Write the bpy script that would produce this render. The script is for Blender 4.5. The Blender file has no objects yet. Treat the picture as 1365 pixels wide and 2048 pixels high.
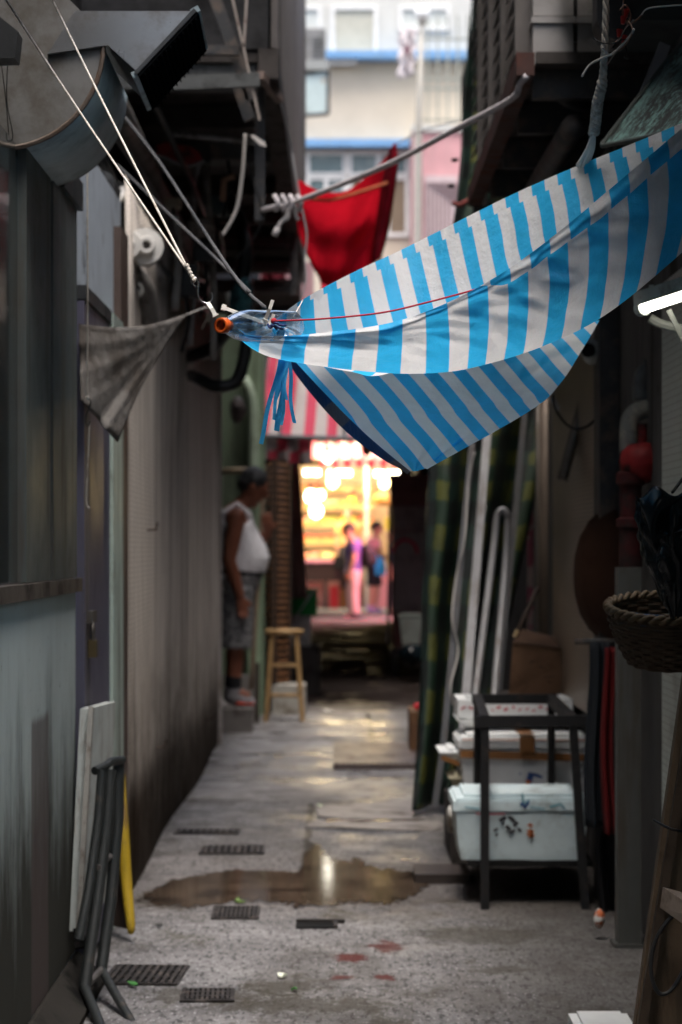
import bpy, bmesh, math, random
from mathutils import Vector, Matrix, Euler
R = math.radians
random.seed(7)
S = bpy.context.scene
COL = S.collection
F = 4592.0            # focal length in pixels of the photograph
HZ = 1.22             # eye height

def P(px, py, d):
    """point at distance d down the alley seen at pixel (px, py)"""
    return Vector(((px - 682.5) * d / F, d, HZ - (py - 1095) * d / F))
def XP(px, d): return (px - 682.5) * d / F
def ZP(py, d): return HZ - (py - 1095) * d / F
def GD(py): return HZ * F / (py - 1095)

# ------------------------------------------------------------------ objects
ORG = {}
def tag(o, label=None, cat=None, group=None, kind=None):
    if label: o['label'] = label
    if cat: o['category'] = cat
    if group: o['group'] = group
    if kind: o['kind'] = kind
    return o
def thing(name, label, cat, loc, group=None):
    o = bpy.data.objects.new(name, None); COL.objects.link(o)
    o.empty_display_size = .1
    o.location = loc; ORG[o] = Vector(loc)
    return tag(o, label, cat, group)
def dup(root, loc, rotz=0, label=None):
    r = root.copy(); COL.objects.link(r); r.location = loc; r.rotation_euler = (0, 0, rotz)
    if label: r['label'] = label
    for ch in list(root.children):
        c = ch.copy(); COL.objects.link(c); c.parent = r
        for g in list(ch.children):
            d = g.copy(); COL.objects.link(d); d.parent = c
    return r

def catmull(pts, n=6):
    pts = [Vector(p) for p in pts]
    if len(pts) < 3: return pts
    out = []
    for i in range(len(pts) - 1):
        p0 = pts[max(i - 1, 0)]; p1 = pts[i]; p2 = pts[i + 1]; p3 = pts[min(i + 2, len(pts) - 1)]
        for k in range(n):
            t = k / n
            out.append(.5 * ((2 * p1) + (p2 - p0) * t + (2 * p0 - 5 * p1 + 4 * p2 - p3) * t * t + (3 * p1 - p0 - 3 * p2 + p3) * t ** 3))
    out.append(pts[-1])
    return out

class MB:
    def __init__(s):
        s.bm = bmesh.new(); s.uv = s.bm.loops.layers.uv.new('UVMap')
    def face(s, vs):
        try: return s.bm.faces.new(vs)
        except ValueError: return None
    def box(s, a, b, M=None):
        x0, x1 = sorted((a[0], b[0])); y0, y1 = sorted((a[1], b[1])); z0, z1 = sorted((a[2], b[2]))
        c = [Vector((x, y, z)) for z in (z0, z1) for x, y in ((x0, y0), (x1, y0), (x1, y1), (x0, y1))]
        if M is not None: c = [M @ v for v in c]
        v = [s.bm.verts.new(p) for p in c]
        for f in ((0, 3, 2, 1), (4, 5, 6, 7), (0, 1, 5, 4), (1, 2, 6, 5), (2, 3, 7, 6), (3, 0, 4, 7)): s.face([v[i] for i in f])
        return s
    def bar(s, p, q, w, h, up=(0, 0, 1)):
        """rectangular bar from p to q, w across and h along 'up'"""
        p = Vector(p); q = Vector(q); d = (q - p); L = d.length; d.normalize()
        up = Vector(up)
        if abs(d.dot(up)) > .98: up = Vector((0, 1, 0))
        x = d.cross(up).normalized(); z = x.cross(d).normalized()
        M = Matrix.Translation(p) @ Matrix((x, d, z)).transposed().to_4x4()
        return s.box((-w / 2, 0, -h / 2), (w / 2, L, h / 2), M)
    def tube(s, pts, r, seg=8, smooth=0, caps=True, closed=False):
        pts = catmull(pts, smooth) if smooth else [Vector(p) for p in pts]
        n = len(pts)
        rr = r if callable(r) else ((lambda t: r) if not isinstance(r, (list, tuple)) else None)
        if rr is None:
            rl = list(r); m = len(rl)
            def rr(t):
                f = t * (m - 1); i = min(int(f), m - 2); return rl[i] + (rl[i + 1] - rl[i]) * (f - i)
        T = []
        for i in range(n):
            a = pts[max(i - 1, 0)]; b = pts[min(i + 1, n - 1)]
            t = (b - a); T.append(t.normalized() if t.length > 1e-9 else Vector((0, 0, 1)))
        u = T[0].orthogonal().normalized()
        rings = []
        for i in range(n):
            u = (u - T[i] * u.dot(T[i]))
            u = u.normalized() if u.length > 1e-6 else T[i].orthogonal().normalized()
            w = T[i].cross(u); ra = rr(i / max(n - 1, 1))
            rings.append([s.bm.verts.new(pts[i] + (u * math.cos(2 * math.pi * k / seg) + w * math.sin(2 * math.pi * k / seg)) * ra) for k in range(seg)])
        for i in range(n - 1):
            for k in range(seg):
                s.face((rings[i][k], rings[i][(k + 1) % seg], rings[i + 1][(k + 1) % seg], rings[i + 1][k]))
        if caps:
            s.face(list(reversed(rings[0]))); s.face(rings[-1])
        return s
    def cyl(s, p, q, r, r2=None, seg=14):
        return s.tube([p, q], [r, r if r2 is None else r2], seg)
    def loft(s, rings, cap=True):
        """rings of (cx,cy,cz,rx,ry): ellipses in horizontal planes"""
        V = []; seg = 20
        for (x, y, z, rx, ry) in rings:
            V.append([s.bm.verts.new((x + rx * math.cos(2 * math.pi * k / seg), y + ry * math.sin(2 * math.pi * k / seg), z)) for k in range(seg)])
        for i in range(len(V) - 1):
            for k in range(seg): s.face((V[i][k], V[i][(k + 1) % seg], V[i + 1][(k + 1) % seg], V[i + 1][k]))
        if cap: s.face(list(reversed(V[0]))); s.face(V[-1])
        return s
    def lathe(s, prof, M=None, seg=28, cap=True):
        """profile of (radius, height) spun about local z"""
        M = M or Matrix.Identity(4); V = []
        for (r, h) in prof:
            V.append([s.bm.verts.new(M @ Vector((max(r, 1e-4) * math.cos(2 * math.pi * k / seg), max(r, 1e-4) * math.sin(2 * math.pi * k / seg), h))) for k in range(seg)])
        for i in range(len(V) - 1):
            for k in range(seg): s.face((V[i][k], V[i][(k + 1) % seg], V[i + 1][(k + 1) % seg], V[i + 1][k]))
        if cap: s.face(list(reversed(V[0]))); s.face(V[-1])
        return s
    def ball(s, c, r, sub=2, sc=(1, 1, 1)):
        M = Matrix.Translation(c) @ Matrix.Diagonal((r * sc[0], r * sc[1], r * sc[2], 1))
        bmesh.ops.create_icosphere(s.bm, subdivisions=sub, radius=1, matrix=M); return s
    def prism(s, poly, ext):
        ext = Vector(ext); a = [s.bm.verts.new(p) for p in poly]; b = [s.bm.verts.new(Vector(p) + ext) for p in poly]; n = len(a)
        s.face(list(reversed(a))); s.face(b)
        for i in range(n): s.face((a[i], a[(i + 1) % n], b[(i + 1) % n], b[i]))
        return s
    def hexa(s, a, b):
        """solid between two quads"""
        va = [s.bm.verts.new(p) for p in a]; vb = [s.bm.verts.new(p) for p in b]
        s.face(list(reversed(va))); s.face(vb)
        for i in range(4): s.face((va[i], va[(i + 1) % 4], vb[(i + 1) % 4], vb[i]))
        return s
    def sheet(s, fn, nu, nv, uvfn=None, thick=0.0):
        """cloth: fn(u,v)->point; uvfn(u,v)->(s,t); thick gives it a second skin"""
        G = [[Vector(fn(i / nu, j / nv)) for j in range(nv + 1)] for i in range(nu + 1)]
        layers = [G]
        if thick:
            N = [[None] * (nv + 1) for _ in range(nu + 1)]
            for i in range(nu + 1):
                for j in range(nv + 1):
                    a = G[min(i + 1, nu)][j] - G[max(i - 1, 0)][j]; b = G[i][min(j + 1, nv)] - G[i][max(j - 1, 0)]
                    n = a.cross(b); N[i][j] = G[i][j] + (n.normalized() if n.length > 1e-12 else Vector((0, 1, 0))) * thick
            layers.append(N)
        V = [[[s.bm.verts.new(p) for p in r] for r in L] for L in layers]
        def put(ids, L):
            f = s.face([V[L][i][j] for i, j in ids])
            if f and uvfn:
                for lp, (i, j) in zip(f.loops, ids): lp[s.uv].uv = uvfn(i / nu, j / nv)
        for i in range(nu):
            for j in range(nv):
                put(((i, j), (i + 1, j), (i + 1, j + 1), (i, j + 1)), 0)
                if thick: put(((i, j + 1), (i + 1, j + 1), (i + 1, j), (i, j)), 1)
        if thick:
            bd = [(i, 0) for i in range(nu)] + [(nu, j) for j in range(nv)] + [(i, nv) for i in range(nu, 0, -1)] + [(0, j) for j in range(nv, 0, -1)]
            for k in range(len(bd)):
                a = bd[k]; b = bd[(k + 1) % len(bd)]
                f = s.face((V[0][b[0]][b[1]], V[0][a[0]][a[1]], V[1][a[0]][a[1]], V[1][b[0]][b[1]]))
                if f and uvfn:
                    for lp, q in zip(f.loops, (b, a, a, b)): lp[s.uv].uv = uvfn(q[0] / nu, q[1] / nv)
        return s
    def jitter(s, amt, scale=3, seed=0):
        from mathutils import noise
        for v in s.bm.verts: v.co += noise.noise_vector(v.co * scale + Vector((seed, seed * 2.3, 0))) * amt
        return s
    def build(s, name, mat, parent=None, smooth=False, bevel=0, recalc=True):
        bm = s.bm
        if bevel:
            ed = [e for e in bm.edges if len(e.link_faces) == 2 and e.calc_face_angle(0) > .5]
            if ed: bmesh.ops.bevel(bm, geom=ed, offset=bevel, segments=2, affect='EDGES', profile=.6, clamp_overlap=True)
        if recalc: bmesh.ops.recalc_face_normals(bm, faces=bm.faces[:])
        me = bpy.data.meshes.new(name)
        if parent is not None: org = ORG[parent]
        else:
            xs = [v.co.x for v in bm.verts]; ys = [v.co.y for v in bm.verts]; zs = [v.co.z for v in bm.verts]
            org = Vector(((min(xs) + max(xs)) / 2, (min(ys) + max(ys)) / 2, min(zs)))
        for v in bm.verts: v.co -= org
        bm.to_mesh(me); bm.free()
        if smooth: me.polygons.foreach_set('use_smooth', [True] * len(me.polygons))
        me.materials.append(mat)
        o = bpy.data.objects.new(name, me); COL.objects.link(o)
        if smooth == 'auto':
            try: me.set_sharp_from_angle(angle=R(40))
            except Exception: pass
        ORG[o] = org
        if parent is not None: o.parent = parent
        else: o.location = org
        return o
    def fuse(s, voxel, smooth_it=2):
        """turn everything collected so far into one continuous skin"""
        me = bpy.data.meshes.new('tmp'); bmesh.ops.recalc_face_normals(s.bm, faces=s.bm.faces[:]); s.bm.to_mesh(me)
        o = bpy.data.objects.new('tmp', me); COL.objects.link(o)
        m = o.modifiers.new('r', 'REMESH'); m.mode = 'VOXEL'; m.voxel_size = voxel
        k = o.modifiers.new('s', 'SMOOTH'); k.iterations = smooth_it; k.factor = .5
        dg = bpy.context.evaluated_depsgraph_get()
        me2 = bpy.data.meshes.new_from_object(o.evaluated_get(dg))
        s.bm.free(); s.bm = bmesh.new(); s.bm.from_mesh(me2); s.uv = s.bm.loops.layers.uv.verify()
        bpy.data.objects.remove(o); bpy.data.meshes.remove(me); bpy.data.meshes.remove(me2)
        return s

# ------------------------------------------------------------------ materials
class NT:
    def __init__(s, name):
        s.m = bpy.data.materials.new(name); s.m.use_nodes = True; s.t = s.m.node_tree; s.t.nodes.clear()
        s.out = s.n('ShaderNodeOutputMaterial')
    def n(s, t, **k):
        x = s.t.nodes.new(t)
        for a, b in k.items(): setattr(x, a, b)
        return x
    def set(s, sock, v):
        if isinstance(v, bpy.types.NodeSocket): s.t.links.new(v, sock)
        elif isinstance(v, (tuple, list)) and len(v) == 3 and sock.type == 'RGBA': sock.default_value = (*v, 1)
        else: sock.default_value = v
    def math(s, op, a, b=0.0, c=0.0, clamp=False):
        x = s.n('ShaderNodeMath', operation=op, use_clamp=clamp)
        s.set(x.inputs[0], a); s.set(x.inputs[1], b)
        if len(x.inputs) > 2: s.set(x.inputs[2], c)
        return x.outputs[0]
    def mix(s, f, a, b, mode='MIX'):
        x = s.n('ShaderNodeMix', data_type='RGBA', blend_type=mode)
        s.set(x.inputs[0], f); s.set(x.inputs[6], a); s.set(x.inputs[7], b); return x.outputs[2]
    def pos(s, scale=(1, 1, 1)):
        g = s.n('ShaderNodeNewGeometry'); m = s.n('ShaderNodeMapping'); m.inputs['Scale'].default_value = scale
        s.t.links.new(g.outputs['Position'], m.inputs[0]); return m.outputs[0]
    def sep(s, v):
        x = s.n('ShaderNodeSeparateXYZ'); s.set(x.inputs[0], v); return x.outputs
    def noise(s, vec, scale, detail=6, rough=.6, w=0):
        x = s.n('ShaderNodeTexNoise', noise_dimensions='4D'); s.set(x.inputs['Vector'], vec)
        x.inputs['Scale'].default_value = scale; x.inputs['Detail'].default_value = detail; x.inputs['Roughness'].default_value = rough
        x.inputs['W'].default_value = w; return x.outputs[0]
    def step(s, v, lo, hi):
        x = s.n('ShaderNodeMapRange', interpolation_type='SMOOTHSTEP'); s.set(x.inputs[0], v); s.set(x.inputs[1], lo); s.set(x.inputs[2], hi); return x.outputs[0]
    def bump(s, h, strength=.3, dist=.01, prev=None):
        x = s.n('ShaderNodeBump'); x.inputs['Strength'].default_value = strength; x.inputs['Distance'].default_value = dist
        s.set(x.inputs['Height'], h)
        if prev is not None: s.set(x.inputs['Normal'], prev)
        return x.outputs[0]
    def bsdf(s, col, rough=.6, metal=0.0, normal=None, **k):
        x = s.n('ShaderNodeBsdfPrincipled'); s.set(x.inputs['Base Color'], col); s.set(x.inputs['Roughness'], rough); s.set(x.inputs['Metallic'], metal)
        if normal is not None: s.set(x.inputs['Normal'], normal)
        for a, b in k.items(): s.set(x.inputs[a.replace('_', ' ')], b)
        return x.outputs[0]
    def done(s, sh):
        s.t.links.new(sh, s.out.inputs[0]); return s.m

_mc = {}
def mat(name, col, rough=.6, metal=0.0, dirt=None, dscale=4.0, cut=(.48, .66), streak=0, var=.25, bump=.25, bscale=60, amount=1.0, **k):
    if name in _mc: return _mc[name]
    T = NT(name); w = len(_mc) * 1.37
    p = T.pos(); c = T.n('ShaderNodeRGB'); c.outputs[0].default_value = (*col, 1); c = c.outputs[0]
    n1 = T.noise(p, dscale * 1.7, 5, .6, w)
    c = T.mix(T.math('MULTIPLY', T.step(n1, .3, .72), var), c, tuple(max(0, x * .45) for x in col))
    rg = T.math('MULTIPLY_ADD', n1, .3, max(rough - .15, .02))
    if dirt:
        ps = T.pos((1, 1, .07)) if streak else p
        n2 = T.noise(ps, dscale * (2.2 if streak else 1), 9, .68, w + 3)
        f = T.math('MULTIPLY', T.step(n2, cut[0], cut[1]), amount)
        if streak:
            n3 = T.noise(p, dscale * .8, 7, .7, w + 9)
            f = T.math('MAXIMUM', f, T.math('MULTIPLY', T.step(n3, cut[0] + .05, cut[1] + .08), amount))
        c = T.mix(f, c, dirt)
        rg = T.math('ADD', rg, T.math('MULTIPLY', f, .2), clamp=True)
    nb = T.bump(T.noise(p, bscale, 6, .65, w + 5), bump, .004)
    nb = T.bump(T.noise(p, bscale * .12, 3, .5, w + 6), bump, .01, nb)
    if not metal: k.setdefault('Specular_IOR_Level', .2)
    m = T.done(T.bsdf(c, rg, metal, nb, **k)); _mc[name] = m
    return m
def emis(name, col, strength):
    if name in _mc: return _mc[name]
    T = NT(name); e = T.n('ShaderNodeEmission'); e.inputs[0].default_value = (*col, 1); e.inputs[1].default_value = strength
    _mc[name] = T.done(e.outputs[0]); return _mc[name]

def cloth_mat(name, colA, colB, duty=.5, hem=None, transl=.35, rough=.5, dirt=None, wob=.03, weave=900, gloss=.25):
    """woven plastic sheet striped along uv.x; hem=(v limit, shift) folds the print over"""
    T = NT(name); uv = T.n('ShaderNodeUVMap'); s, t, _ = T.sep(uv.outputs[0])
    wn = T.noise(uv.outputs[0], 1.1, 2, .5); s = T.math('ADD', s, T.math('MULTIPLY', T.math('SUBTRACT', wn, .5), wob * 2))
    if hem: s = T.math('ADD', s, T.math('MULTIPLY', T.math('LESS_THAN', t, hem[0]), hem[1]))
    fr = T.math('FRACT', s); a = T.math('SUBTRACT', T.step(fr, 0, .025), T.step(fr, duty, duty + .025))
    p = T.pos(); g = T.noise(p, 3.2, 7, .7, 2)
    B = T.mix(T.step(g, .45, .75), colB, tuple(x * .8 for x in colB)); A = T.mix(T.step(g, .4, .75), colA, tuple(x * .72 for x in colA))
    c = T.mix(a, B, A)
    if dirt: c = T.mix(T.math('MULTIPLY', T.step(T.noise(p, 2.3, 9, .72, 8), .56, .78), .55), c, dirt)
    fib = T.noise(T.pos((weave, weave, 40)), 1, 2, .5, 1)
    c = T.mix(T.math('MULTIPLY', T.step(fib, .52, .75), .16), c, tuple(min(1, x * 1.3 + .06) for x in colA))
    w1 = T.n('ShaderNodeTexWave', wave_type='BANDS', bands_direction='X'); w1.inputs['Scale'].default_value = 110; w1.inputs['Distortion'].default_value = 1.5; T.set(w1.inputs[0], p)
    w2 = T.n('ShaderNodeTexWave', wave_type='BANDS', bands_direction='Z'); w2.inputs['Scale'].default_value = 110; w2.inputs['Distortion'].default_value = 1.5; T.set(w2.inputs[0], p)
    nb = T.bump(T.math('ADD', w1.outputs[1], w2.outputs[1]), .18, .0008)
    nb = T.bump(T.noise(T.pos((1.3, 1, .5)), 80, 5, .65, 14), .5, .003, nb)
    nb = T.bump(T.noise(T.pos((1, 1, .6)), 26, 5, .6, 4), .7, .010, nb)
    nb = T.bump(T.noise(T.pos((1, 1, 1)), 7, 3, .55, 5), .4, .03, nb)
    b = T.bsdf(c, rough, 0, nb, Specular_IOR_Level=gloss)
    tr = T.n('ShaderNodeBsdfTranslucent'); T.set(tr.inputs[0], c); T.set(tr.inputs[1], nb)
    mx = T.n('ShaderNodeMixShader'); mx.inputs[0].default_value = transl
    T.t.links.new(b, mx.inputs[1]); T.t.links.new(tr.outputs[0], mx.inputs[2])
    return T.done(mx.outputs[0])
# ================================================================== camera, light
cam = bpy.data.cameras.new('camera'); co = bpy.data.objects.new('camera', cam); COL.objects.link(co)
co.location = (0, 0, HZ); co.rotation_euler = (R(90), 0, 0)
cam.sensor_fit = 'VERTICAL'; cam.sensor_height = 22.3; cam.lens = 50; cam.shift_y = 71 / 2048
cam.clip_start = .05; cam.clip_end = 2000
cam.dof.use_dof = True; cam.dof.focus_distance = 4.45; cam.dof.aperture_fstop = 3.2; cam.dof.aperture_blades = 0
S.camera = co
W = bpy.data.worlds.new('World'); S.world = W; W.use_nodes = True
nt = W.node_tree; bg = nt.nodes['Background']
sky = nt.nodes.new('ShaderNodeTexSky'); sky.sky_type = 'NISHITA'; sky.sun_disc = False
SUN_EL, SUN_AZ = 74, 184          # azimuth measured clockwise from +Y: the sun stands behind the camera
sky.sun_elevation = R(SUN_EL); sky.sun_rotation = R(SUN_AZ); sky.dust_density = 6; sky.air_density = 1.2; sky.ozone_density = 1
hs = nt.nodes.new('ShaderNodeHueSaturation'); hs.inputs['Saturation'].default_value = 1.0
nt.links.new(sky.outputs[0], hs.inputs['Color']); nt.links.new(hs.outputs[0], bg.inputs[0]); bg.inputs[1].default_value = .11
sl = bpy.data.lights.new('sun', 'SUN'); sl.energy = 1.3; sl.angle = R(40); sl.color = (1, .98, .96)
so = bpy.data.objects.new('sun', sl); COL.objects.link(so)
so.rotation_euler = (R(90 - SUN_EL), 0, R(180 - SUN_AZ) + math.pi); so.location = (0, -5, 20)
_d = Vector((math.sin(R(SUN_AZ)) * math.cos(R(SUN_EL)), math.cos(R(SUN_AZ)) * math.cos(R(SUN_EL)), math.sin(R(SUN_EL))))
so.rotation_euler = _d.to_track_quat('Z', 'Y').to_euler()
S.view_settings.view_transform = 'Standard'; S.view_settings.look = 'None'; S.view_settings.gamma = 1
S.view_settings.use_curve_mapping = False; S.view_settings.exposure = 1.9
S.cycles.use_denoising = True
try: S.cycles.denoiser = 'OPENIMAGEDENOISE'
except Exception: pass
S.cycles.sample_clamp_indirect = 6; S.cycles.sample_clamp_direct = 0
S.cycles.max_bounces = 8; S.cycles.diffuse_bounces = 4; S.cycles.glossy_bounces = 4; S.cycles.transmission_bounces = 5; S.cycles.transparent_max_bounces = 6
S.cycles.caustics_reflective = False; S.cycles.caustics_refractive = False
S.cycles.use_adaptive_sampling = True; S.cycles.adaptive_threshold = .02

# ================================================================== ground
def ground_mat():
    T = NT('wet concrete'); p = T.pos(); x, y, z = T.sep(p)
    big = T.noise(p, .9, 6, .6, 1); mid = T.noise(p, 4.5, 8, .66, 2); pg = T.pos((1, .33, 1)); fine = T.noise(pg, 52, 5, .7, 3); grit = T.noise(pg, 100, 3, .6, 4)
    c = T.mix(T.step(mid, .35, .68), (.14, .135, .138), (.285, .28, .284))
    c = T.mix(T.math('MULTIPLY', T.step(fine, .50, .60), .85), c, (.045, .044, .046))
    c = T.mix(T.math('MULTIPLY', T.step(grit, .56, .66), .8), c, (.46, .45, .46))
    # smoother, browner slabs further down the alley
    far = T.step(T.math('ADD', y, T.math('MULTIPLY', T.math('SUBTRACT', mid, .5), .5)), 10.9, 11.15)
    c2 = T.mix(T.step(T.noise(p, 3.1, 8, .7, 6), .35, .7), (.20, .19, .19), (.40, .39, .392))
    c2 = T.mix(T.math('MULTIPLY', T.step(T.noise(T.pos((1, .35, 1)), 9, 8, .7, 7), .52, .7), .7), c2, (.12, .095, .085))
    c = T.mix(far, c, c2)
    # trodden dirt and moss along cracks
    dirt = T.step(T.noise(T.pos((1, .6, 1)), 4.3, 10, .78, 11), .54, .64)
    c = T.mix(T.math('MULTIPLY', dirt, .7), c, (.075, .068, .05))
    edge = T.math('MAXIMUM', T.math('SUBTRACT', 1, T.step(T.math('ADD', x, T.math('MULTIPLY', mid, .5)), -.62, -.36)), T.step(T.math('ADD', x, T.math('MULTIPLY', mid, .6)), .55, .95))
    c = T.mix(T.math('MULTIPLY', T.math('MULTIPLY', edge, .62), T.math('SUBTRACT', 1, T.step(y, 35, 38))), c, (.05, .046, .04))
    patch = T.step(T.noise(T.pos((1, .5, 1)), 1.7, 9, .7, 51), .50, .58); c = T.mix(T.math('MULTIPLY', patch, .42), c, (.07, .062, .056))
    # old red paint splashes
    def spot(cx, cy, rx, ry):
        dx = T.math('DIVIDE', T.math('SUBTRACT', x, cx), rx); dy = T.math('DIVIDE', T.math('SUBTRACT', y, cy), ry)
        d = T.math('SQRT', T.math('ADD', T.math('MULTIPLY', dx, dx), T.math('MULTIPLY', dy, dy)))
        d = T.math('ADD', d, T.math('MULTIPLY', T.math('SUBTRACT', T.noise(p, 18, 9, .78, 13), .5), 5.5))
        return T.math('SUBTRACT', 1, T.step(d, .75, 1.05))
    for (px, py, rx, ry) in ((775, 1893, .05, .10), (700, 1915, .05, .09), (770, 1955, .03, .05), (690, 1955, .035, .03)):
        d = GD(py); c = T.mix(T.math('MULTIPLY', spot(XP(px, d), d, rx, ry), .85), c, (.085, .016, .014))
    for (px, py, rx, ry) in ((330, 1800, .13, .22), (560, 1975, .12, .1), (410, 1990, .2, .1), (960, 1870, .22, .18), (1000, 1940, .1, .06), (600, 2010, .25, .12)):
        d = GD(py); c = T.mix(T.math('MULTIPLY', spot(XP(px, d), d, rx, ry), .65), c, (.06, .054, .042))
    # slab joints and cracks
    def line(v, at, wd, wob=.12, sc=6):
        e = T.math('ADD', v, T.math('MULTIPLY', T.math('SUBTRACT', T.noise(p, sc, 7, .7, 17 + at), .5), wob))
        return T.math('SUBTRACT', 1, T.step(T.math('ABSOLUTE', T.math('SUBTRACT', e, at)), wd * .4, wd))
    cr = line(y, 11.05, .035, .5, 5); cr = T.math('MAXIMUM', cr, line(y, 12.1, .03, .35, 4)); cr = T.math('MAXIMUM', cr, line(y, 14.6, .05, .3, 3))
    cr = T.math('MAXIMUM', cr, T.math('MULTIPLY', line(x, .20, .018, .04), T.math('MULTIPLY', T.step(y, 14.4, 14.5), T.math('SUBTRACT', 1, T.step(y, 16.8, 17)))))
    cr = T.math('MAXIMUM', cr, T.math('MULTIPLY', line(x, -.14, .018, .09), T.math('MULTIPLY', T.step(y, 8.6, 8.7), T.math('SUBTRACT', 1, T.step(y, 10.9, 11)))))
    cr = T.math('MAXIMUM', cr, line(y, 17.2, .05, .2)); cr = T.math('MAXIMUM', cr, line(y, 20.5, .08, .4)); cr = T.math('MAXIMUM', cr, line(y, 26, .12, .5))
    c = T.mix(T.math('MULTIPLY', cr, .85), c, (.03, .026, .022))
    # wetness: pooled film in the low places
    wet = T.step(T.math('ADD', T.math('MULTIPLY', big, .65), T.math('MULTIPLY', mid, .35)), .42, .60)
    wet = T.math('MAXIMUM', wet, T.math('MULTIPLY', T.step(y, 11, 12), T.step(T.noise(T.pos((.6, 1.2, 1)), 2.2, 6, .6, 21), .45, .6)))
    wet = T.math('MAXIMUM', wet, T.step(y, 16.5, 18))
    wet = T.math('MULTIPLY', wet, T.step(T.noise(T.pos((1, .4, 1)), 7, 6, .7, 41), .32, .50))
    wet = T.math('MULTIPLY', wet, T.math('MULTIPLY_ADD', T.step(T.math('ADD', y, T.math('MULTIPLY', mid, 1.2)), 7.0, 8.2), .85, .15)); wet = T.math('MULTIPLY', wet, T.math('SUBTRACT', 1, T.math('MULTIPLY', .8, T.step(x, .30, .5))))
    c = T.mix(T.math('MULTIPLY', wet, .32), c, (.05, .045, .042))
    pud = T.math('SUBTRACT', 1, T.step(T.math('ABSOLUTE', T.math('SUBTRACT', y, 8.35)), .5, 1.0))
    c = T.mix(T.math('MULTIPLY', T.math('MULTIPLY', pud, T.step(mid, .3, .6)), .35), c, (.07, .05, .036))
    deep = T.step(T.math('ADD', y, T.math('MULTIPLY', T.math('SUBTRACT', mid, .5), 3)), 16.2, 18.2); c = T.mix(T.math('MULTIPLY', deep, T.math('SUBTRACT', .94, T.math('MULTIPLY', T.step(T.math('ADD', y, T.math('MULTIPLY', T.math('SUBTRACT', mid, .5), 4)), 25, 31), .62))), c, (.022, .016, .014))  # colour darkened for the shade under the roofs, eased in the lit stretch beyond
    rg = T.math('SUBTRACT', .66, T.math('MULTIPLY', wet, .42)); rg = T.math('ADD', rg, T.math('MULTIPLY', deep, .22))
    hgt = T.math('ADD', T.math('MULTIPLY', fine, .7), T.math('MULTIPLY', grit, .3))
    nb = T.bump(hgt, 1.0, .012); nb = T.bump(mid, .5, .02, nb); nb = T.bump(T.math('SUBTRACT', 1, cr), .5, .01, nb)
    return T.done(T.bsdf(c, rg, 0, nb, Specular_IOR_Level=T.math('MULTIPLY', T.math('MULTIPLY_ADD', wet, .2, .05), T.math('SUBTRACT', 1, T.math('MULTIPLY', deep, T.math('SUBTRACT', 1, T.math('MULTIPLY', .25, T.step(T.noise(T.pos((.5, 1.6, 1)), 2.6, 5, .6, 31), .60, .68))))))))
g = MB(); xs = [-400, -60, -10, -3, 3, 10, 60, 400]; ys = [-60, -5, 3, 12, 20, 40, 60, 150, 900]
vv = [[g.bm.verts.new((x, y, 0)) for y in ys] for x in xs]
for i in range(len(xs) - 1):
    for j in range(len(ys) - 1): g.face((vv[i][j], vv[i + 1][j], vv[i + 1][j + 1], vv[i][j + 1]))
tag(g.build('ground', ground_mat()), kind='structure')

# puddle: an irregular film of water that thins out at its margin
T = NT('puddle water'); p = T.pos(); uv = T.n('ShaderNodeUVMap'); us, ut, _ = T.sep(uv.outputs[0])
nb = T.bump(T.noise(p, 5, 2, .5), .004, .01)
wb = T.bsdf(T.mix(T.step(T.noise(p, 5, 6, .6), .4, .65), (.085, .06, .042), (.025, .018, .014)), T.math('MULTIPLY_ADD', T.noise(p, 9, 5, .6, 3), .10, .03), 0, None, IOR=1.33, Specular_IOR_Level=.5)
tr = T.n('ShaderNodeBsdfTransparent'); mx = T.n('ShaderNodeMixShader')
ed = T.math('ADD', ut, T.math('MULTIPLY', T.math('SUBTRACT', T.noise(T.pos((1, .4, 1)), 24, 8, .75, 5), .5), 2.6))
T.set(mx.inputs[0], T.step(ed, .16, .42)); T.t.links.new(tr.outputs[0], mx.inputs[1]); T.t.links.new(wb, mx.inputs[2]); M_puddle = T.done(mx.outputs[0])
def puddle(px_list, n=6):
    pts = catmull([P(x, y, GD(y)) for x, y in px_list] + [P(*px_list[0], GD(px_list[0][1]))], n)[:-1]
    m = MB(); cx = sum(q.x for q in pts) / len(pts); cy = sum(q.y for q in pts) / len(pts); rings = []
    for f in (0, .22, .55):
        rings.append([m.bm.verts.new((q.x + (q.x * .65 + cx * .35 - q.x) * f, q.y + (cy - q.y) * f, .004)) for q in pts])
    uvv = {}
    for r, val in zip(rings, (0, .5, 1.0)):
        for v in r: uvv[v] = val
    k = len(pts); fs = []
    for r0, r1 in ((0, 1), (1, 2)):
        for i in range(k): fs.append(m.face((rings[r0][i], rings[r0][(i + 1) % k], rings[r1][(i + 1) % k], rings[r1][i])))
    f = m.face(rings[2]); fs += bmesh.ops.triangulate(m.bm, faces=[f])['faces']
    for f in fs:
        if f and f.is_valid:
            for lp in f.loops: lp[m.uv].uv = (0, uvv[lp.vert])
    for f in m.bm.faces:
        f.normal_update()
        if f.normal.z < 0: f.normal_flip()
    tag(m.build('puddle', M_puddle, recalc=False), kind='structure')
puddle([(262, 1802), (320, 1768), (400, 1748), (470, 1738), (560, 1742), (602, 1738), (612, 1700), (640, 1684), (668, 1716), (720, 1714), (748, 1730), (830, 1742), (880, 1738), (940, 1746),
        (870, 1768), (842, 1796), (790, 1814), (700, 1814), (620, 1821), (540, 1812), (480, 1808), (420, 1818), (350, 1822), (300, 1818)])
puddle([(650, 1640), (720, 1630), (800, 1634), (840, 1638), (825, 1654), (740, 1656), (660, 1654)])

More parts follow.
